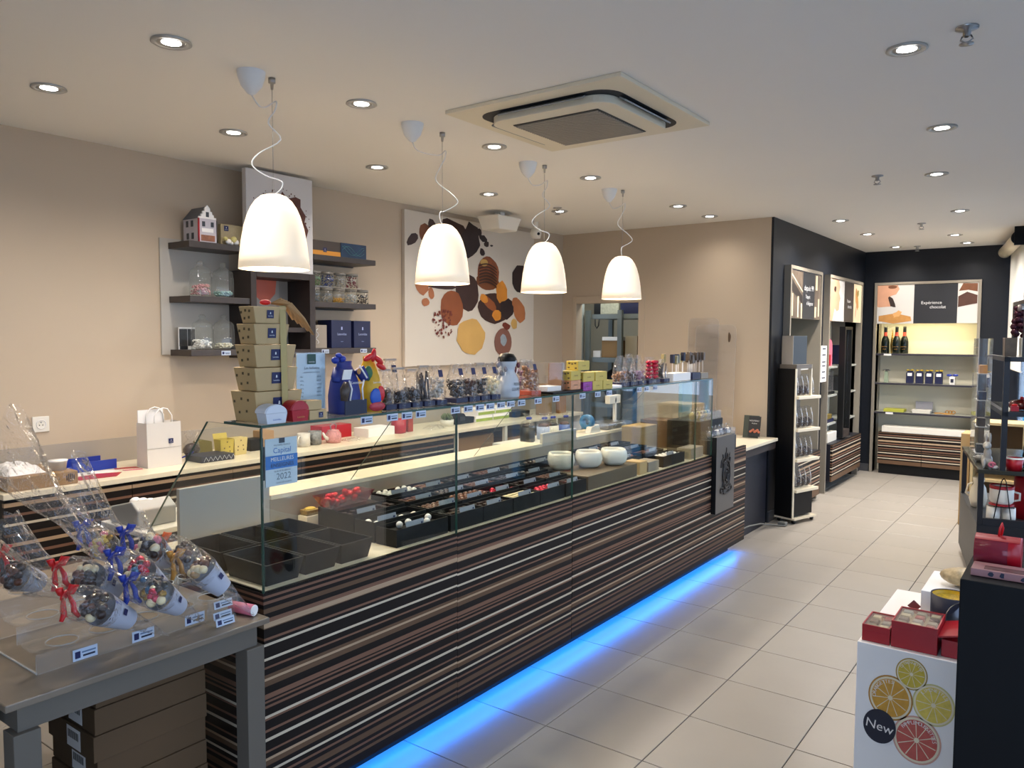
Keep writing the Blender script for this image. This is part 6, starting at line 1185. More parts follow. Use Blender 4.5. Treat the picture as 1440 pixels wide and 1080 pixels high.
cornet('cone of dark and pink sweets with blue bow in the rear row', (-2.15, 1.152, .985), (-2.22, 1.32, .85), .046, [m_choc, m_pink, m_whitechoc, m_choc], m_blueribbon, .16, .09, 6, (-.7, -.5, .5), .08)
cornet('cone of dark chocolates with orange bow beside the nougat cone', (-2.12, 1.24, .95), (-2.16, 1.385, .80), .042, [m_choc, m_choc, m_milk], m_orangeribbon, .06, .04, 7, (-.75, -.4, .4), .03)
cornet('cone of yellow and pink sweets at the back left', (-2.23, 1.06, 1.0), (-2.31, 1.23, .87), .04, [mat('yellow sweets', '#d2b24a', .5, bump=.5), m_pink, m_gold], m_blueribbon, .26, .12, 8, (-.75, -.35, .55), .10)
cornet('cone of dark chocolates with tall clear wrap at the far left', (-2.30, .86, .95), (-2.36, 1.03, .85), .042, [m_choc, m_milk], m_redribbon, .26, .12, 9, (-.8, -.1, .6), .10)
t = thing('paper_roll', 'small pink and white paper roll at the table corner by the counter', 'roll', (-2.0, 1.39, TZ)); MB().tube([(-2.085, 1.372, TZ+.0175), (-2.0, 1.392, TZ+.0175)], .017, 16).build('roll', m_pink, t); MB().tube([(-2.001, 1.3915, TZ+.0175), (-1.998, 1.3925, TZ+.0175)], .0165, 16).build('white_core', m_paper, t)
# ================================================================== FAR END OF THE COUNTER
t = thing('stepped_black_stand', 'stepped black stand on the far end of the counter', 'display stand', (-2.2, 5.2, .8)); MB().box(-2.36, 5.02, .8005, -2.11, 5.42, 1.02).build('upper_step', m_black, t, bevel=.003); MB().box(-2.109, 5.005, .8005, -2.022, 5.46, .90).build('lower_step', mat('charcoal laminate', '#2a2826', .45), t, bevel=.003)
def acry_tray(label, x0, x1, y0, y1, z, cols_, group):
    t = thing('acrylic_tray', label, 'tray', ((x0+x1)/2, (y0+y1)/2, z)); e = .003
    for a in ((x0, y0, x1, y0+e), (x0, y1-e, x1, y1), (x0, y0+e, x0+e, y1-e), (x1-e, y0+e, x1, y1-e)): MB().box(a[0], a[1], z+.0005, a[2], a[3], z+.055).build('wall', m_plexi, t)
    MB().box(x0+e, y0+e, z+.0005, x1-e, y1-e, z+.003).build('floor_sheet', m_plexi, t)
    n = 6
    for k in range(n):
        y = y0+.02+(y1-y0-.04)*(k+.5)/n; p = thing('sachet', f'{group}, {ordw(k)} from the near end', 'sachet', ((x0+x1)/2, y, z+.004), 0, group+' row'); xx = (x0+x1)/2
        MB().ell((xx, y, z+.030), (.022, .018, .026), 10, 7).build('filling', cols_[k % len(cols_)], p); MB().lathe([(.023, .02), (.02, .05), (.008, .062), (.016, .085)], (xx, y, z), 10, wob=lambda q, a: 1+.15*math.sin(4*a)).build('cellophane', m_cello, p); MB().box(xx+.018, y-.008, z+.035, xx+.0195, y+.008, z+.055).build('navy_label', m_logo, p)
acry_tray('clear acrylic tray on the upper step of the black stand', -2.28, -2.12, 5.03, 5.41, 1.0205, [mat('yellow sachet', '#b9ad62', .4), mat('pale sachet', '#b5b5ae', .4)], 'pale sachet on the upper black step')
acry_tray('clear acrylic tray on the lower step of the black stand', -2.105, -2.025, 5.02, 5.45, .9005, [mat('white blue sachet', '#a3a8bc', .35), m_navyblue, m_paper], 'white and navy sachet on the lower black step')
t = thing('till_monitor', 'pale blue backed till monitor behind the far glass', 'monitor', (-2.42, 5.5, .8)); MB().box(-2.50, 5.44, .8005, -2.42, 5.62, .83).build('foot', m_black, t); MB().box(-2.47, 5.51, .83, -2.45, 5.55, 1.0).build('stem', m_black, t); MB().obox((-2.46, 5.55, 1.13), .03, .34, .26, rotm('Z', .2)).build('screen_back', mat('pale blue plastic', '#6f929c', .35), t, bevel=.006)
tag(MB().box(-2.62, 5.12, .8005, -2.40, 5.33, 1.0).build('carton', mat('dark brown carton', '#5e4128', .7), loc=(-2.5, 5.28, .8005), bevel=.004), 'dark brown carton beside the till at the far counter end', 'carton')
tag(MB().box(-2.60, 4.80, .8005, -2.45, 5.05, .98).build('carton', mat('pale tan carton', '#a3875c', .7), loc=(-2.5, 4.9, .8005), bevel=.004), 'pale tan carton behind the far glass', 'carton')
t = thing('weighing_scale', 'grey shop scale behind the far glass', 'scale', (-2.74, 4.85, .95)); MB().box(-2.82, 4.72, .9505, -2.66, 4.98, .99).build('base', mat('grey scale body', '#77777a', .4), t, bevel=.006); MB().box(-2.81, 4.73, .991, -2.67, 4.97, .998).build('pan', m_steel, t); MB().box(-2.75, 4.94, .998, -2.73, 4.96, 1.16).build('column', m_white, t); MB().box(-2.77, 4.86, 1.12, -2.73, 5.02, 1.18).build('display', m_white, t, bevel=.004)
t = thing('tape_dispenser', 'blue tape dispenser behind the far glass', 'tape dispenser', (-2.73, 4.55, .95)); MB().lathe([(.025, -.02), (.05, -.02), (.05, .02), (.025, .02), (.025, -.02)], (-2.73, 4.55, 1.02), 20, ax=rotm('X', math.pi/2)).build('tape_roll', mat('blue tape', '#2f6f9c', .35), t); MB().prism([(-.06, 0), (.08, 0), (.06, .05), (-.04, .04)], (-2.71, 4.55, .9505), PY, PZ, .04).build('stand', m_white, t)
t = thing('table_poster', 'dark framed picture of pink pralines on the return desk', 'picture', (-2.27, 6.5, .745)); c = rotm('X', -.18)
MB().obox((-2.29, 6.53, .84), .13, .012, .19, c).build('backing', mat('green grey frame', '#3c443e', .5), t); MB().obox((-2.255, 6.512, .845), .10, .008, .17, c).build('picture', m_poster_dark, t)
for k in range(7): MB().ell((-2.285+.012*k, 6.497, .80+.008*(k % 3)), (.011, .005, .011), 8, 5).build('praline_print', mat('salmon praline print', '#b8694f', .5), t)
mb = MB(); letter(mb, 'NOUVEAU', (-2.25, 6.492, .895), PX, c @ Vector((0, 0, 1)), .012); letter(mb, 'Pralines', (-2.25, 6.497, .872), PX, c @ Vector((0, 0, 1)), .01); mb.build('lettering', m_letterw, t)
def rboard(x0, x1, z0, z1, y, r):
    pts = [(x0, z0), (x1, z0)]+[(x1-r+r*math.cos(math.radians(a)), z1-r+r*math.sin(math.radians(a))) for a in range(0, 91, 15)]+[(x0+r-r*math.sin(math.radians(a)), z1-r+r*math.cos(math.radians(a))) for a in range(0, 91, 15)]
    return MB().prism(pts, (0, y, 0), PX, (0, .05, 1), .005, 0, 1)
PB = [clear('sneeze guard acrylic', (.93, .92, .91), refl=1.0, rough=.03, veil=.06), m_plexiedge]
t = thing('acrylic_screen', 'tall rounded acrylic screen leaning at the end wall, left of the pair', 'screen', (-2.76, 6.6, .745)); rboard(-2.915, -2.63, .7455, 1.77, 6.535, .05).build('sheet', PB, t)
t = thing('acrylic_screen', 'tall rounded acrylic screen with small sticker leaning at the end wall', 'screen', (-2.65, 6.56, .745)); rboard(-2.83, -2.46, .7455, 1.71, 6.505, .05).build('sheet', PB, t); MB().prism(blob(.012, .045, 14, .15, 2), (-2.505, 6.545, 1.60), PX, PZ, .0015).build('sticker', mat('dark bronze sticker', '#4c3a28', .5), t)
# cable and socket block on the floor
tag(MB().tube([(-2.10, 5.75, .12), (-2.10, 6.0, .11), (-2.11, 6.3, .07), (-2.12, 6.5, .02), (-2.08, 6.58, .008), (-2.0, 6.6, .008)], .006, 6).build('floor_cable', mat('grey cable', '#6b6b66', .5), loc=(-2.1, 6.2, 0)), 'grey cable drooping under the return desk to the floor', 'cable')
tag(MB().box(-2.07, 6.60, 0.0005, -2.0, 6.66, .035).build('socket_block', mat('grey cable', '#6b6b66', .5), loc=(-2.03, 6.63, 0), bevel=.008), 'small grey socket block on the floor beside the dark panel', 'socket')
# ================================================================== WHEELED BAG STAND
ang = math.atan2(-.093, .305); O = (-1.985, 6.745, 0)
ds = thing('bag_display_stand', 'black and cream wheeled stand with four shelves of clear bags', 'display stand', O, ang)
# local: y along the shelves (away), -x to the wall, +x to the aisle
m_taupe = mat('taupe panel', '#6e665c', .5)
def L(mb, name, m, **k): return mb.build(name, m, ds, local=True, **k)
L(MB().box(-.17, -.02, .05, 0, 0, 1.335), 'black_side_panel', m_black); L(MB().box(0, -.02, .05, .008, 0, 1.335), 'cream_edge', m_cream)
L(MB().box(-.17, .0, .3, -.155, .30, 1.335), 'back_panel', m_taupe); L(MB().box(-.02, .22, 1.1, .0, .235, 1.37), 'slim_post', m_cream); L(MB().box(-.165, .0, 1.335, .0, .235, 1.37), 'sign_holder', m_taupe)
for z in (1.10, .82, .56, .295): L(MB().box(-.154, 0, z-.025, .03, .33, z, ms=[0, 0, 0, 0, 0, 0]), 'shelf', m_cream, bevel=.002)
L(MB().box(-.154, .001, .065, 0.0, .28, .268), 'base_box', m_black); L(MB().box(-.17, -.02, .035, .03, .31, .05), 'base_board', m_cream)
for x, y in ((-.14, .01), (.0, .01), (-.14, .28), (.0, .28)): L(MB().lathe([(0, -.01), (.016, -.01), (.016, .01), (0, .01)], (x, y, .0165), 12, ax=rotm('Y', math.pi/2)), 'castor', m_blackplastic)
M_ = Matrix.Translation(O) @ Matrix.Rotation(ang, 4, 'Z')
for zi, z in enumerate((1.10, .82, .56, .295)):
    for k in range(4):
        p = M_ @ Vector((-.06, .045+.075*k, z+.0006)); lab = f'clear bag of dark sweets, {ordw(k)} from the black panel on the {["top", "second", "third", "lowest"][zi]} stand shelf'
        b_ = thing('hanging_bag', lab, 'sweet bag', tuple(p), ang, 'clear bags on the wheeled stand')
        mb = MB(); n = 10; V = []; 
        for f_, a, c in ((0, 1, 1), (.35, 1.05, 1), (.7, .85, .55), (1, .6, .12)):
            for j in range(n): th = 2*math.pi*j/n; V.append((.055*a*math.cos(th), .032*c*math.sin(th), .185*f_))
        mb.add(V, [(i*n+j, i*n+(j+1) % n, (i+1)*n+(j+1) % n, (i+1)*n+j) for i in range(3) for j in range(n)], 0, True).build('clear_bag', m_cello, b_, local=True)
        MB().ell((0, 0, .045), (.045, .026, .044), 10, 7).build('dark_sweets', m_choc, b_, local=True)
        MB().tube([(.052, 0, .05), (.05, 0, .1), (.03, 0, .17)], .0022, 5).build('painted_fold_glint', m_paper, b_, local=True)  # white strip painted on as the glint along the cellophane fold
p = M_ @ Vector((-.11, .08, 1.3705)); t = thing('tall_gift_box', 'tall dark grey and cream box on top of the wheeled stand', 'box', tuple(p), ang); MB().box(-.05, -.06, 0, .06, .14, .245).build('box', mat('slate grey card', '#3a4045', .5), t, local=True, bevel=.002); MB().box(-.05, -.065, 0, .06, -.0605, .245).build('cream_side', mat('cream grey card', '#a39c92', .5), t, local=True)
# ================================================================== SHOP FRONT BLIND
bl = thing('roller_blind', 'cream roller blind with black end cap at the shop front window', 'blind', (.86, 0, 0), ROT)
MB().tube([(-.09, 8.62, 2.52), (-.09, 10.0, 2.52)], .06, 20).build('roll', m_cream, bl, local=True); MB().tube([(-.09, 8.59, 2.52), (-.09, 8.619, 2.52)], .064, 20).build('end_cap', m_blackplastic, bl, local=True)
MB().box(-.034, 8.63, 1.30, -.031, 9.98, 2.5).build('fabric', mat('blind fabric', '#d8d8d2', .7), bl, local=True); MB().tube([(-.032, 8.63, 1.295), (-.032, 9.98, 1.295)], .01, 8).build('bottom_bar', m_white, bl, local=True); MB().box(-.13, 8.57, 2.45, -.005, 8.59, 2.619).build('bracket', m_blackplastic, bl, local=True)
# ================================================================== ETAGERE
EO = (-.51, 5.5, 0); ER = .188; eg = thing('etagere', 'black stepped display rack with glass shelves beside the shop window', 'display rack', EO, ER)
m_frame = mat('black metal frame', '#14141a', .4)
def E2(mb, name, m, **k): return mb.build(name, m, eg, local=True, **k)
E2(MB().box(0, 0, .06, .46, 1.19, .455), 'base_cabinet', [mat('charcoal grey panel', '#3b3a3a', .45)], bevel=.003); E2(MB().box(.03, .03, 0, .44, 1.16, .059), 'plinth', m_black); E2(MB().box(.0, -.004, .40, .46, -.001, .455), 'front_rail', m_frame)
for x, y in ((.0, .0), (.43, .0), (.0, 1.10), (.43, 1.10)): E2(MB().box(x, y, .4555, x+.03, y+.03, .775), 'post', m_frame)
E2(MB().box(-.004, -.004, .7755, .464, 1.134, .80), 'top_frame', [mat('dark glass top', '#35352f', .15)], bevel=.002)
E2(MB().box(.031, .002, .4555, .429, .03, .50), 'bottom_rail', m_frame)
for x, y in ((.11, .0), (.43, .0), (.11, .88), (.43, .88)): E2(MB().box(x, y, .8005, x+.03, y+.03, 1.49), 'post', m_frame)
for z in (1.16, 1.49):
    E2(MB().box(.11, 0, z-.028, .46, .03, z), 'rail', m_frame); E2(MB().box(.11, .031, z-.028, .14, .91, z), 'rail', m_frame); E2(MB().box(.141, .031, z-.014, .46, .91, z-.004), 'shelf_glass', mat('grey shelf glass', '#4a4a45', .15))
for x in (.20, .43): E2(MB().box(x, .0, 1.4905, x+.03, .03, 1.81), 'post', m_frame)
E2(MB().box(.20, 0, 1.8105, .46, .5, 1.835), 'top_board', m_frame); E2(MB().box(.20, .47, 1.4905, .23, .5, 1.81), 'post', m_frame)
ME = Matrix.Translation(EO) @ Matrix.Rotation(ER, 4, 'Z')
def et(name, label, cat, x, y, z): 
    p = ME @ Vector((x, y, z)); return thing(name, label, cat, tuple(p), ER)
# acrylic tower with boxes left of the upper tier
t = et('acrylic_column', 'clear acrylic column of boxes at the left of the display rack', 'display case', .02, .55, .80); MB().box(0, 0, .0005, .085, .30, .80).build('clear_case', m_plexi, t, local=True)
for k, z in enumerate((.02, .2, .38, .56)): MB().box(.01, .03, z, .075, .26, z+.004).build('inner_shelf', m_plexiedge, t, local=True); MB().box(.02, .06, z+.005, .065, .16, z+.06).build('small_box', [m_poster_dark, m_darkwood, m_navy, m_goldprint][k], t, local=True)
for k, (x, w_, m) in enumerate(((.12, .06, mat('marbled brown card', '#5d4f3c', .4, noise=.6, scale=25)), (.20, .05, m_white), (.27, .07, mat('dark marbled card', '#3b2a22', .4, noise=.7, scale=30)))):
    t = et('marbled_box', f'{["brown marbled", "white", "dark marbled"][k]} box on the upper shelf of the display rack', 'box', x, .06, 1.4905); MB().frust((.03, .08, 0), (w_/2, .05), (w_/2*1.1, .05), .115).build('box', m, t, local=True, bevel=.002)
t = et('foil_figure', 'dark red foil wrapped figure standing on the rack boxes', 'figure', .19, .13, 1.606); fig = MB()
for k in range(16): a = k*1.9; fig.ell((.03*math.cos(a)*(1-k/24), .03*math.sin(a)*(1-k/24), .012+.011*k), (.022, .022, .018), 8, 6, 0, rotm('X', k))
fig.build('body', mat('dark plum foil', '#4a2632', .25, metal=.5, noise=.6, scale=40, bump=.5), t, local=True); MB().ell((.0, -.01, .18), (.018, .018, .022)).build('pale_head', mat('pale foil', '#a99a92', .3, metal=.3), t, local=True)
t = et('window_mirror', 'tall narrow pale blue panel in the top of the rack', 'panel', .26, .2, 1.4905); MB().box(0, 0, 0, .14, .02, .28).build('panel', mat('pale blue panel', '#7fa9c9', .3), t, local=True)
t = et('red_bakeware', 'dark red glazed dish on the middle rack shelf', 'dish', .24, .25, 1.161); MB().lathe([(0, 0), (.06, 0), (.075, .02), (.06, .05), (.02, .06), (0, .062)], (0, 0, 0), 20).build('dish', mat('dark red glaze', '#571614', .2), t, local=True); MB().ell((0, 0, .068), (.012, .012, .01)).build('knob', m_red, t, local=True)
t = et('white_rimmed_tray', 'white rimmed black tray on the middle rack shelf', 'tray', .32, .08, 1.161); MB().box(-.08, -.05, 0, .08, .05, .05).build('tray', m_blackplastic, t, local=True, bevel=.004); MB().box(-.085, -.055, .0505, .085, .055, .058).build('white_rim', m_white, t, local=True)
t = et('red_bow_box', 'tiny red box at the left of the middle rack shelf', 'box', .18, .07, 1.161); MB().box(-.02, -.02, 0, .02, .02, .03).build('box', m_red, t, local=True); MB().ell((0, 0, .036), (.018, .008, .008)).build('bow', m_redribbon, t, local=True)
# ceramic animals
def animal(name, label, x, y, z, m, spec):
    t = et(name, label, 'figurine', x, y, z); mb = MB()
    for c, r in spec: mb.ell(c, r, 12, 8)
    o = mb.build('body', m, t, local=True); md = o.modifiers.new('merge', 'REMESH'); md.mode = 'VOXEL'; md.voxel_size = .0035; md.use_smooth_shade = True; md2 = o.modifiers.new('soften', 'SMOOTH'); md2.iterations = 4; return t
animal('rabbit_figurine', 'white ceramic rabbit with tall ears on the rack top', .05, .10, .8005, mat('grey white ceramic', '#a9a59c', .3), [((0, 0, .045), (.032, .045, .045)), ((.0, -.02, .09), (.022, .026, .04)), ((-.005, -.03, .14), (.024, .032, .024)), ((-.012, -.055, .135), (.014, .018, .013)), ((-.01, -.01, .185), (.008, .009, .035)), ((.012, -.008, .185), (.008, .009, .036)), ((-.02, -.045, .03), (.011, .014, .03)), ((.018, -.045, .03), (.011, .014, .03)), ((0, .045, .03), (.014, .014, .014))])
animal('horse_figurine', 'glossy black horse figurine on the rack top behind the post', .28, .20, .8005, m_blackplastic, [((0, 0, .12), (.03, .065, .035)), ((-.01, -.06, .165), (.018, .022, .05)), ((-.012, -.085, .205), (.015, .032, .017)), ((-.015, -.045, .05), (.01, .011, .055)), ((.015, -.045, .05), (.01, .011, .055)), ((-.015, .045, .05), (.011, .012, .055)), ((.015, .045, .05), (.011, .012, .055)), ((0, .075, .10), (.009, .014, .05)), ((-.012, -.06, .222), (.005, .005, .013))])
t = et('pebble_bowl', 'grey stone bowl of pebbles at the rear left of the rack top', 'bowl', .05, .35, .8005); MB().lathe([(0, 0), (.03, 0), (.055, .03), (.05, .032), (.028, .006)], (0, 0, 0), 18).build('bowl', mat('grey stone', '#6f6c64', .6), t, local=True)
for k in range(8): MB().ell((.028*math.cos(k*.8), .028*math.sin(k*.8), .032), (.014, .012, .01), 8, 5).build('pebble', mat('pale pebble', '#9a958a', .6), t, local=True)
t = et('red_cup', 'red cup with white rim on the rack top', 'cup', .19, .06, .8005); MB().lathe([(0, 0), (.04, 0), (.05, .075), (.046, .075), (.036, .006)], (0, 0, 0), 20).build('cup', m_red, t, local=True); MB().lathe([(.051, .07), (.051, .08), (.045, .08)], (0, 0, 0), 20).build('white_rim', m_white, t, local=True)
t = et('pink_ornament', 'pink and white curled ornament at the front of the rack top', 'ornament', .07, .035, .8005); MB().tube([(.02*math.cos(a*.6)*(1-a/18), 0, .025+.02*math.sin(a*.6)*(1-a/18)) for a in range(14)], .006, 6).build('curl', m_pink, t, local=True); MB().ell((.02, .01, .012), (.018, .014, .012)).build('foot', m_paper, t, local=True)
t = et('glass_dish', 'shallow clear dish at the right front of the rack top', 'dish', .31, .06, .8005); MB().lathe([(0, .001), (.04, .001), (.08, .012), (.078, .014), (.04, .004)], (0, 0, 0), 24).build('dish', mat('smoke glass', '#57564e', .1), t, local=True)
t = et('mug_tree', 'wire stand with white and red mugs in the lower rack bay', 'mug stand', .14, .10, .4565)
for s in (-1, 1): MB().tube([(s*.05, -.04, 0), (s*.012, -.042, .27), (0, -.042, .29)], .003, 6).build('wire_leg', m_blackplastic, t, local=True)
MB().tube([(-.06, -.045, .11), (.06, -.045, .11)], .003, 6).build('wire_bar', m_blackplastic, t, local=True)
MB().lathe([(0, .12), (.05, .12), (.066, .14), (.066, .225), (.06, .228), (.06, .13)], (0, .03, 0), 22).build('upper_mug', m_white, t, local=True); MB().lathe([(.0665, .215), (.068, .235), (.06, .235)], (0, .03, 0), 22).build('red_rim', m_red, t, local=True)
MB().tube([(.06, .03, .20), (.095, .03, .19), (.095, .03, .15), (.06, .03, .14)], .007, 7).build('mug_handle', m_white, t, local=True); MB().lathe([(.0, .112), (.069, .112), (.069, .118), (0, .118)], (0, .03, 0), 22).build('red_saucer', m_red, t, local=True)
for s in (-1, 1): MB().lathe([(0, .001), (.03, .001), (.038, .02), (.036, .10), (.03, .10), (.028, .01)], (s*.042, .03, 0), 18).build('lower_mug', m_white, t, local=True)
t = et('red_canister', 'dark red canister behind the mug stand', 'canister', .30, .35, .4565); MB().lathe([(0, .001), (.07, .001), (.07, .26), (.06, .27), (0, .272)], (0, 0, 0), 22).build('canister', m_red, t, local=True); MB().ell((0, 0, .28), (.015, .015, .012)).build('knob', m_red, t, local=True)
t = et('cream_jar_row', 'cream pottery jug inside the lower rack bay', 'jug', .06, .6, .4565); MB().lathe([(0, .001), (.04, .001), (.055, .06), (.045, .13), (.03, .16), (.036, .2), (.03, .2), (.024, .165)], (0, 0, 0), 20).build('jug', m_cream, t, local=True); MB().tube([(-.04, 0, .06), (-.075, 0, .09), (-.06, 0, .15), (-.03, 0, .165)], .006, 6).build('handle', m_cream, t, local=True)
# cartons beyond the rack
tag(MB().box(-.845, 7.60, .0005, -.775, 7.9, .79).build('carton', mat('pale tan carton', '#a3875c', .7), loc=(-.84, 7.7, 0), bevel=.004), 'tall tan carton standing beyond the display rack', 'carton')
t = thing('wooden_crate', 'pale wooden open crate beyond the display rack', 'crate', (-.57, 7.7, 0)); m_pine = mat('pale pine', '#c2a878', .55, noise=.12, scale=5, stretch=(1, 1, 8))
MB().box(-.765, 7.55, .0005, -.745, 7.9, .90).build('side', m_pine, t); MB().box(-.40, 7.55, .0005, -.38, 7.9, .90).build('side', m_pine, t); MB().box(-.744, 7.55, .88, -.401, 7.9, .90).build('top', m_pine, t); MB().box(-.744, 7.88, .0005, -.401, 7.9, .879).build('back', mat('shaded board', '#6b5a44', .6), t); MB().box(-.744, 7.56, .4, -.401, 7.879, .42).build('shelf', m_pine, t)
# ================================================================== RIGHT FOREGROUND
m_plinth = mat('black oak plinth', '#0a0b0e', .6, noise=.35, scale=3, stretch=(6, 6, .6), spec=.2)
tag(MB().box(-.235, 2.205, 0, .40, 2.68, 1.0).build('black_plinth', m_plinth, loc=(.08, 2.44, 0), bevel=.003), 'tall black wood plinth at the lower right edge', 'plinth')
tag(MB().box(-.145, 3.40, 0, .24, 3.95, .90).build('black_plinth', m_plinth, loc=(.05, 3.7, 0), bevel=.003), 'second black plinth standing behind the first, under the big red drum', 'plinth')
t = thing('pink_flat_box', 'long flat pink box with dark printed figures on the black plinth', 'box', (-.05, 2.29, 1.0)); MB().box(-.218, 2.255, 1.0005, .12, 2.335, 1.019).build('box', mat('dusty pink card', '#9c6d6c', .5), t, bevel=.0015); mb = MB()
for k, x in enumerate((-.175, -.15, -.105, -.06)): mb.prism(blob(.006, .006, 7, .4, k), (x, 2.2546, 1.010), PX, PZ, .0004)
stuff(mb.build('print', m_navy, t)); MB().box(-.19, 2.265, 1.0192, .1, 2.30, 1.0198).build('dark_strip', mat('dark pink card', '#5a3436', .5), t)
def drum(label, x, y, z, r, L_, window=True, m=m_red):
    t = thing('red_drum_box', label, 'gift box', (x+L_/2, y, z)); n = 28
    MB().lathe([(r, L_*.72), (r, L_), (r*.97, L_), (0, L_)], (x, y, z+r), n, ax=rotm('Y', math.pi/2)).build('solid_end', m, t)
    MB().lathe([(0, 0), (r*.99, 0), (r*.99, L_*.72)], (x, y, z+r), n, ax=rotm('Y', math.pi/2)).build('clear_barrel', clear('red clear film', (.6, .1, .14), refl=1.6, rough=.08, veil=.5, vcol=(.42, .05, .09)) if window else m, t)
    V = []
    for i in range(9):
        a = math.radians(50+80*i/8); V += [(x+.01*L_, y-r*1.012*math.cos(a), z+r+r*1.012*math.sin(a)), (x+L_*.97, y-r*1.012*math.cos(a), z+r+r*1.012*math.sin(a))]
    MB().add(V, [(2*i, 2*i+1, 2*i+3, 2*i+2) for i in range(8)], 0, True).build('top_band', m, t)
    MB().tube([(x+L_*.5, y-.004, z+2*r), (x+L_*.52, y-.004, z+2*r+.02), (x+L_*.56, y, z+2*r+.034), (x+L_*.58, y+.004, z+2*r+.02), (x+L_*.55, y+.004, z+2*r)], .0028, 6).build('cord_loop', m_redribbon, t)
    if window:
        for k in range(6): MB().ell((x+.018+.019*(k % 4), y-.012+.02*(k//4), z+.021), (.013, .013, .011), 9, 6).build('sweet', mat('pale pink sweet', '#b5646a', .4), t)
drum('red drum gift box with clear barrel on the pink flat box', -.222, 2.385, 1.0005, .041, .105)
drum('larger plain red drum gift box at the right edge', -.135, 3.62, .9005, .062, .24, False)
# white cube with fruit advert
wc = thing('white_display_cube', 'white display cube with citrus slice advert in the right foreground', 'display cube', (-.36, 3.0, 0)); MB().box(-.575, 2.70, 0, -.12, 3.37, .60).build('cube', mat('white cube laminate', '#f3f2f1', .35), wc, bevel=.002)
def slice_(cx_, cz, r, rim, flesh, word, rot=0, mid='#e6dcc0', k=0):
    p = MB(); n = 40
    def disc(rad, m, l): p.add([(cx_+rad*math.cos(2*math.pi*i/n), 2.6992-l, cz+rad*1.12*math.sin(2*math.pi*i/n)) for i in range(n)], [list(range(n))], m)
    disc(r, 0, 0); disc(r*.93, 1, .0003); disc(r*.84, 2, .0006)
    for i in range(10):
        a = 2*math.pi*i/10+rot; q = .02*r/.06*.18; d = (math.cos(a), math.sin(a)); pr_ = (-d[1], d[0])
        p.add([(cx_+d[0]*.12*r+pr_[0]*q*.2, 2.6982, cz+1.12*(d[1]*.12*r+pr_[1]*q*.2)), (cx_+d[0]*.8*r+pr_[0]*q*.35, 2.6982, cz+1.12*(d[1]*.8*r+pr_[1]*q*.35)), (cx_+d[0]*.8*r-pr_[0]*q*.35, 2.6982, cz+1.12*(d[1]*.8*r-pr_[1]*q*.35)), (cx_+d[0]*.12*r-pr_[0]*q*.2, 2.6982, cz+1.12*(d[1]*.12*r-pr_[1]*q*.2))], [(0, 3, 2, 1)], 1)
    disc(r*.11, 1, .0011)
    s = p.build('citrus_slice', [mat(f'rind {word}', rim, .5, noise=.1, scale=30), mat('citrus pith', mid, .5), mat(f'flesh {word}', flesh, .45, noise=.25, scale=60)], wc)
    mb = MB(); N_ = len(word)
    for i, ch in enumerate(word):
        a = rot+math.pi/2+(N_/2-i-.5)*(.155 if N_ > 12 else .19); o = (cx_+r*.72*math.cos(a), 2.6976, cz+1.12*r*.72*math.sin(a)); letter(mb, ch, o, (math.sin(a), 0, -math.cos(a)), (math.cos(a), 0, math.sin(a)), r*.17, 0, 0)
    mb.build('lettering', m_paper, s)
slice_(-.47, .438, .066, '#b5822e', '#cf9a35', 'ORANGETTES', .75); slice_(-.411, .532, .046, '#a98a35', '#cdb63c', 'CITRONNETTES', .0, '#b79a45'); slice_(-.346, .449, .060, '#cfc787', '#dcc658', 'LIMONETTES', -.05); slice_(-.39, .322, .070, '#d3a593', '#c25a50', 'PAMPLEMOUSSETTES', -.25)
nd = MB().prism([(.049*math.cos(2*math.pi*i/36), .056*math.sin(2*math.pi*i/36)) for i in range(36)], (-.499, 2.699, .335), PX, PZ, .0026).build('navy_disc', mat('navy disc print', '#15182c', .5), wc)
mb = MB(); letter(mb, 'New', (-.499, 2.6956, .335), (1, 0, -.12), (.12, 0, 1), .030, 0, 0); mb.build('lettering', m_paper, nd)
# gift boxes on the cube
m_choclid = mat('foil sweets under film', '#7c6e52', .35, noise=.7, scale=60)
def open_box(label, x0, x1, y0, y1, z0, h, drawer=False, nx=3, ny=3):
    t = thing('red_gift_box', label, 'gift box', ((x0+x1)/2, (y0+y1)/2, z0)); e = .004
    mb = MB().box(x0, y0, z0+.0005, x1, y1, z0+h-.02); mb.build('box', m_red, t, bevel=.001)
    for a in ((x0, y0, x1, y0+e), (x0, y1-e, x1, y1), (x0, y0+e, x0+e, y1-e), (x1-e, y0+e, x1, y1-e)): MB().box(a[0], a[1], z0+h-.0199, a[2], a[3], z0+h).build('rim', m_red, t)
    MB().box(x0+e, y0+e, z0+h-.0199, x1-e, y1-e, z0+h-.016).build('insert', mat('cream insert', '#a08c62', .5), t)
    for i in range(nx):
        for j in range(ny):
            cx_ = x0+e+(x1-x0-2*e)*(i+.5)/nx; cy_ = y0+e+(y1-y0-2*e)*(j+.5)/ny; s_ = (x1-x0)/nx*.36
            MB().frust((cx_, cy_, z0+h-.0155), (s_, s_), (s_*.8, s_*.8), .010).build('chocolate', [m_choclid, m_milk, m_whitechoc, mat('silver wrapped sweet', '#a3a09a', .3, metal=.3), m_redball][(i*2+j) % 5], t)
    MB().box(x0+e, y0+e, z0+h-.003, x1-e, y1-e, z0+h-.0024).build('clear_film', m_plexi, t)
    return t
t = open_box('small red drawer box of chocolates with ring pull on the white cube', -.566, -.482, 2.722, 2.87, .6, .055, nx=2, ny=3)
MB().tube([(-.5685+.0, 2.80+.012*math.cos(a*.785), .634+.012*math.sin(a*.785)) for a in range(8)], .002, 6, closed=True).build('ring_pull', m_red, t)
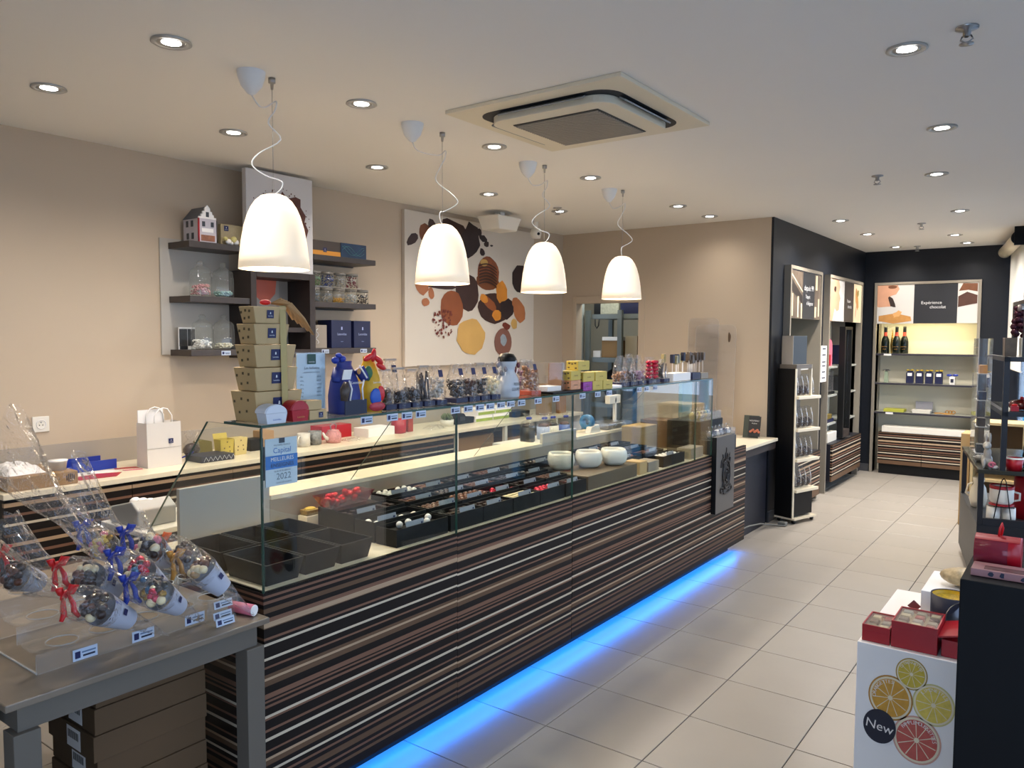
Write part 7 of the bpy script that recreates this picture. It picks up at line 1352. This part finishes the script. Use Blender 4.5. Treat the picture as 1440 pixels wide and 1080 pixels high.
t = open_box('large red box of chocolates with hinged lid on the white cube', -.478, -.345, 2.722, 2.89, .6, .086, nx=3, ny=4)
MB().obox((-.297, 2.806, .674), .10, .166, .005, rotm('Y', -.25)).build('lid', m_red, t)
tag(MB().box(-.335, 2.73, .6005, -.24, 2.88, .655).build('red_gift_box', m_red, loc=(-.29, 2.8, .6), bevel=.002), 'closed dark red box half hidden by the black plinth', 'gift box')
t = thing('navy_round_tin', 'navy round tin with yellow inside and tilted lid on the white cube', 'tin', (-.34, 2.985, .6)); MB().lathe([(0, 0), (.064, 0), (.064, .128), (.06, .128), (.06, .113), (0, .113)], (-.34, 2.985, .6005), 32).build('tin', m_navy, t); MB().lathe([(0, .1135), (.0595, .1135), (.0595, .126)], (-.34, 2.985, .6), 28).build('yellow_lining', mat('yellow lining', '#d1a912', .5), t)
MB().lathe([(0, 0), (.062, 0), (.064, .003), (.064, .012), (.06, .012)], (-.285, 2.905, .668), 32, ax=rotm('X', 1.15) @ rotm('Y', -.2)).build('lid', mat('silver grey lid', '#5d6068', .2, metal=.5, noise=.3, scale=12), t)
tag(MB().box(-.447, 3.07, .6005, -.14, 3.365, .70).build('white_block', mat('white cube laminate', '#f3f2f1', .35), loc=(-.3, 3.22, .6), bevel=.002), 'low white block at the back of the display cube', 'riser')
t = thing('gold_easter_egg', 'gold and white patterned chocolate egg lying on the white block', 'chocolate egg', (-.31, 3.20, .70)); MB().ell((-.312, 3.20, .736), (.095, .055, .034), 20, 12).build('egg', mat('gold white pattern', '#b5a07a', .35, noise=.8, scale=55), t); MB().tube([(-.312, 3.20-.056*math.cos(a*.26), .737+.0345*math.sin(a*.26)) for a in range(25)], .004, 6).build('ribbon', m_goldribbon, t)
t = thing('silver_clip_holder', 'small dark metal clip holder beside the navy tin', 'clip holder', (-.455, 2.96, .6)); MB().lathe([(0, 0), (.018, 0), (.018, .004), (0, .005)], (-.455, 2.96, .6005), 14).build('base', m_greymetal, t); MB().tube([(-.455, 2.96, .604), (-.455, 2.96, .66)], .003, 6).build('stem', m_greymetal, t); MB().obox((-.45, 2.96, .672), .03, .004, .03, rotm('Y', .7)).build('clip', m_steel, t)
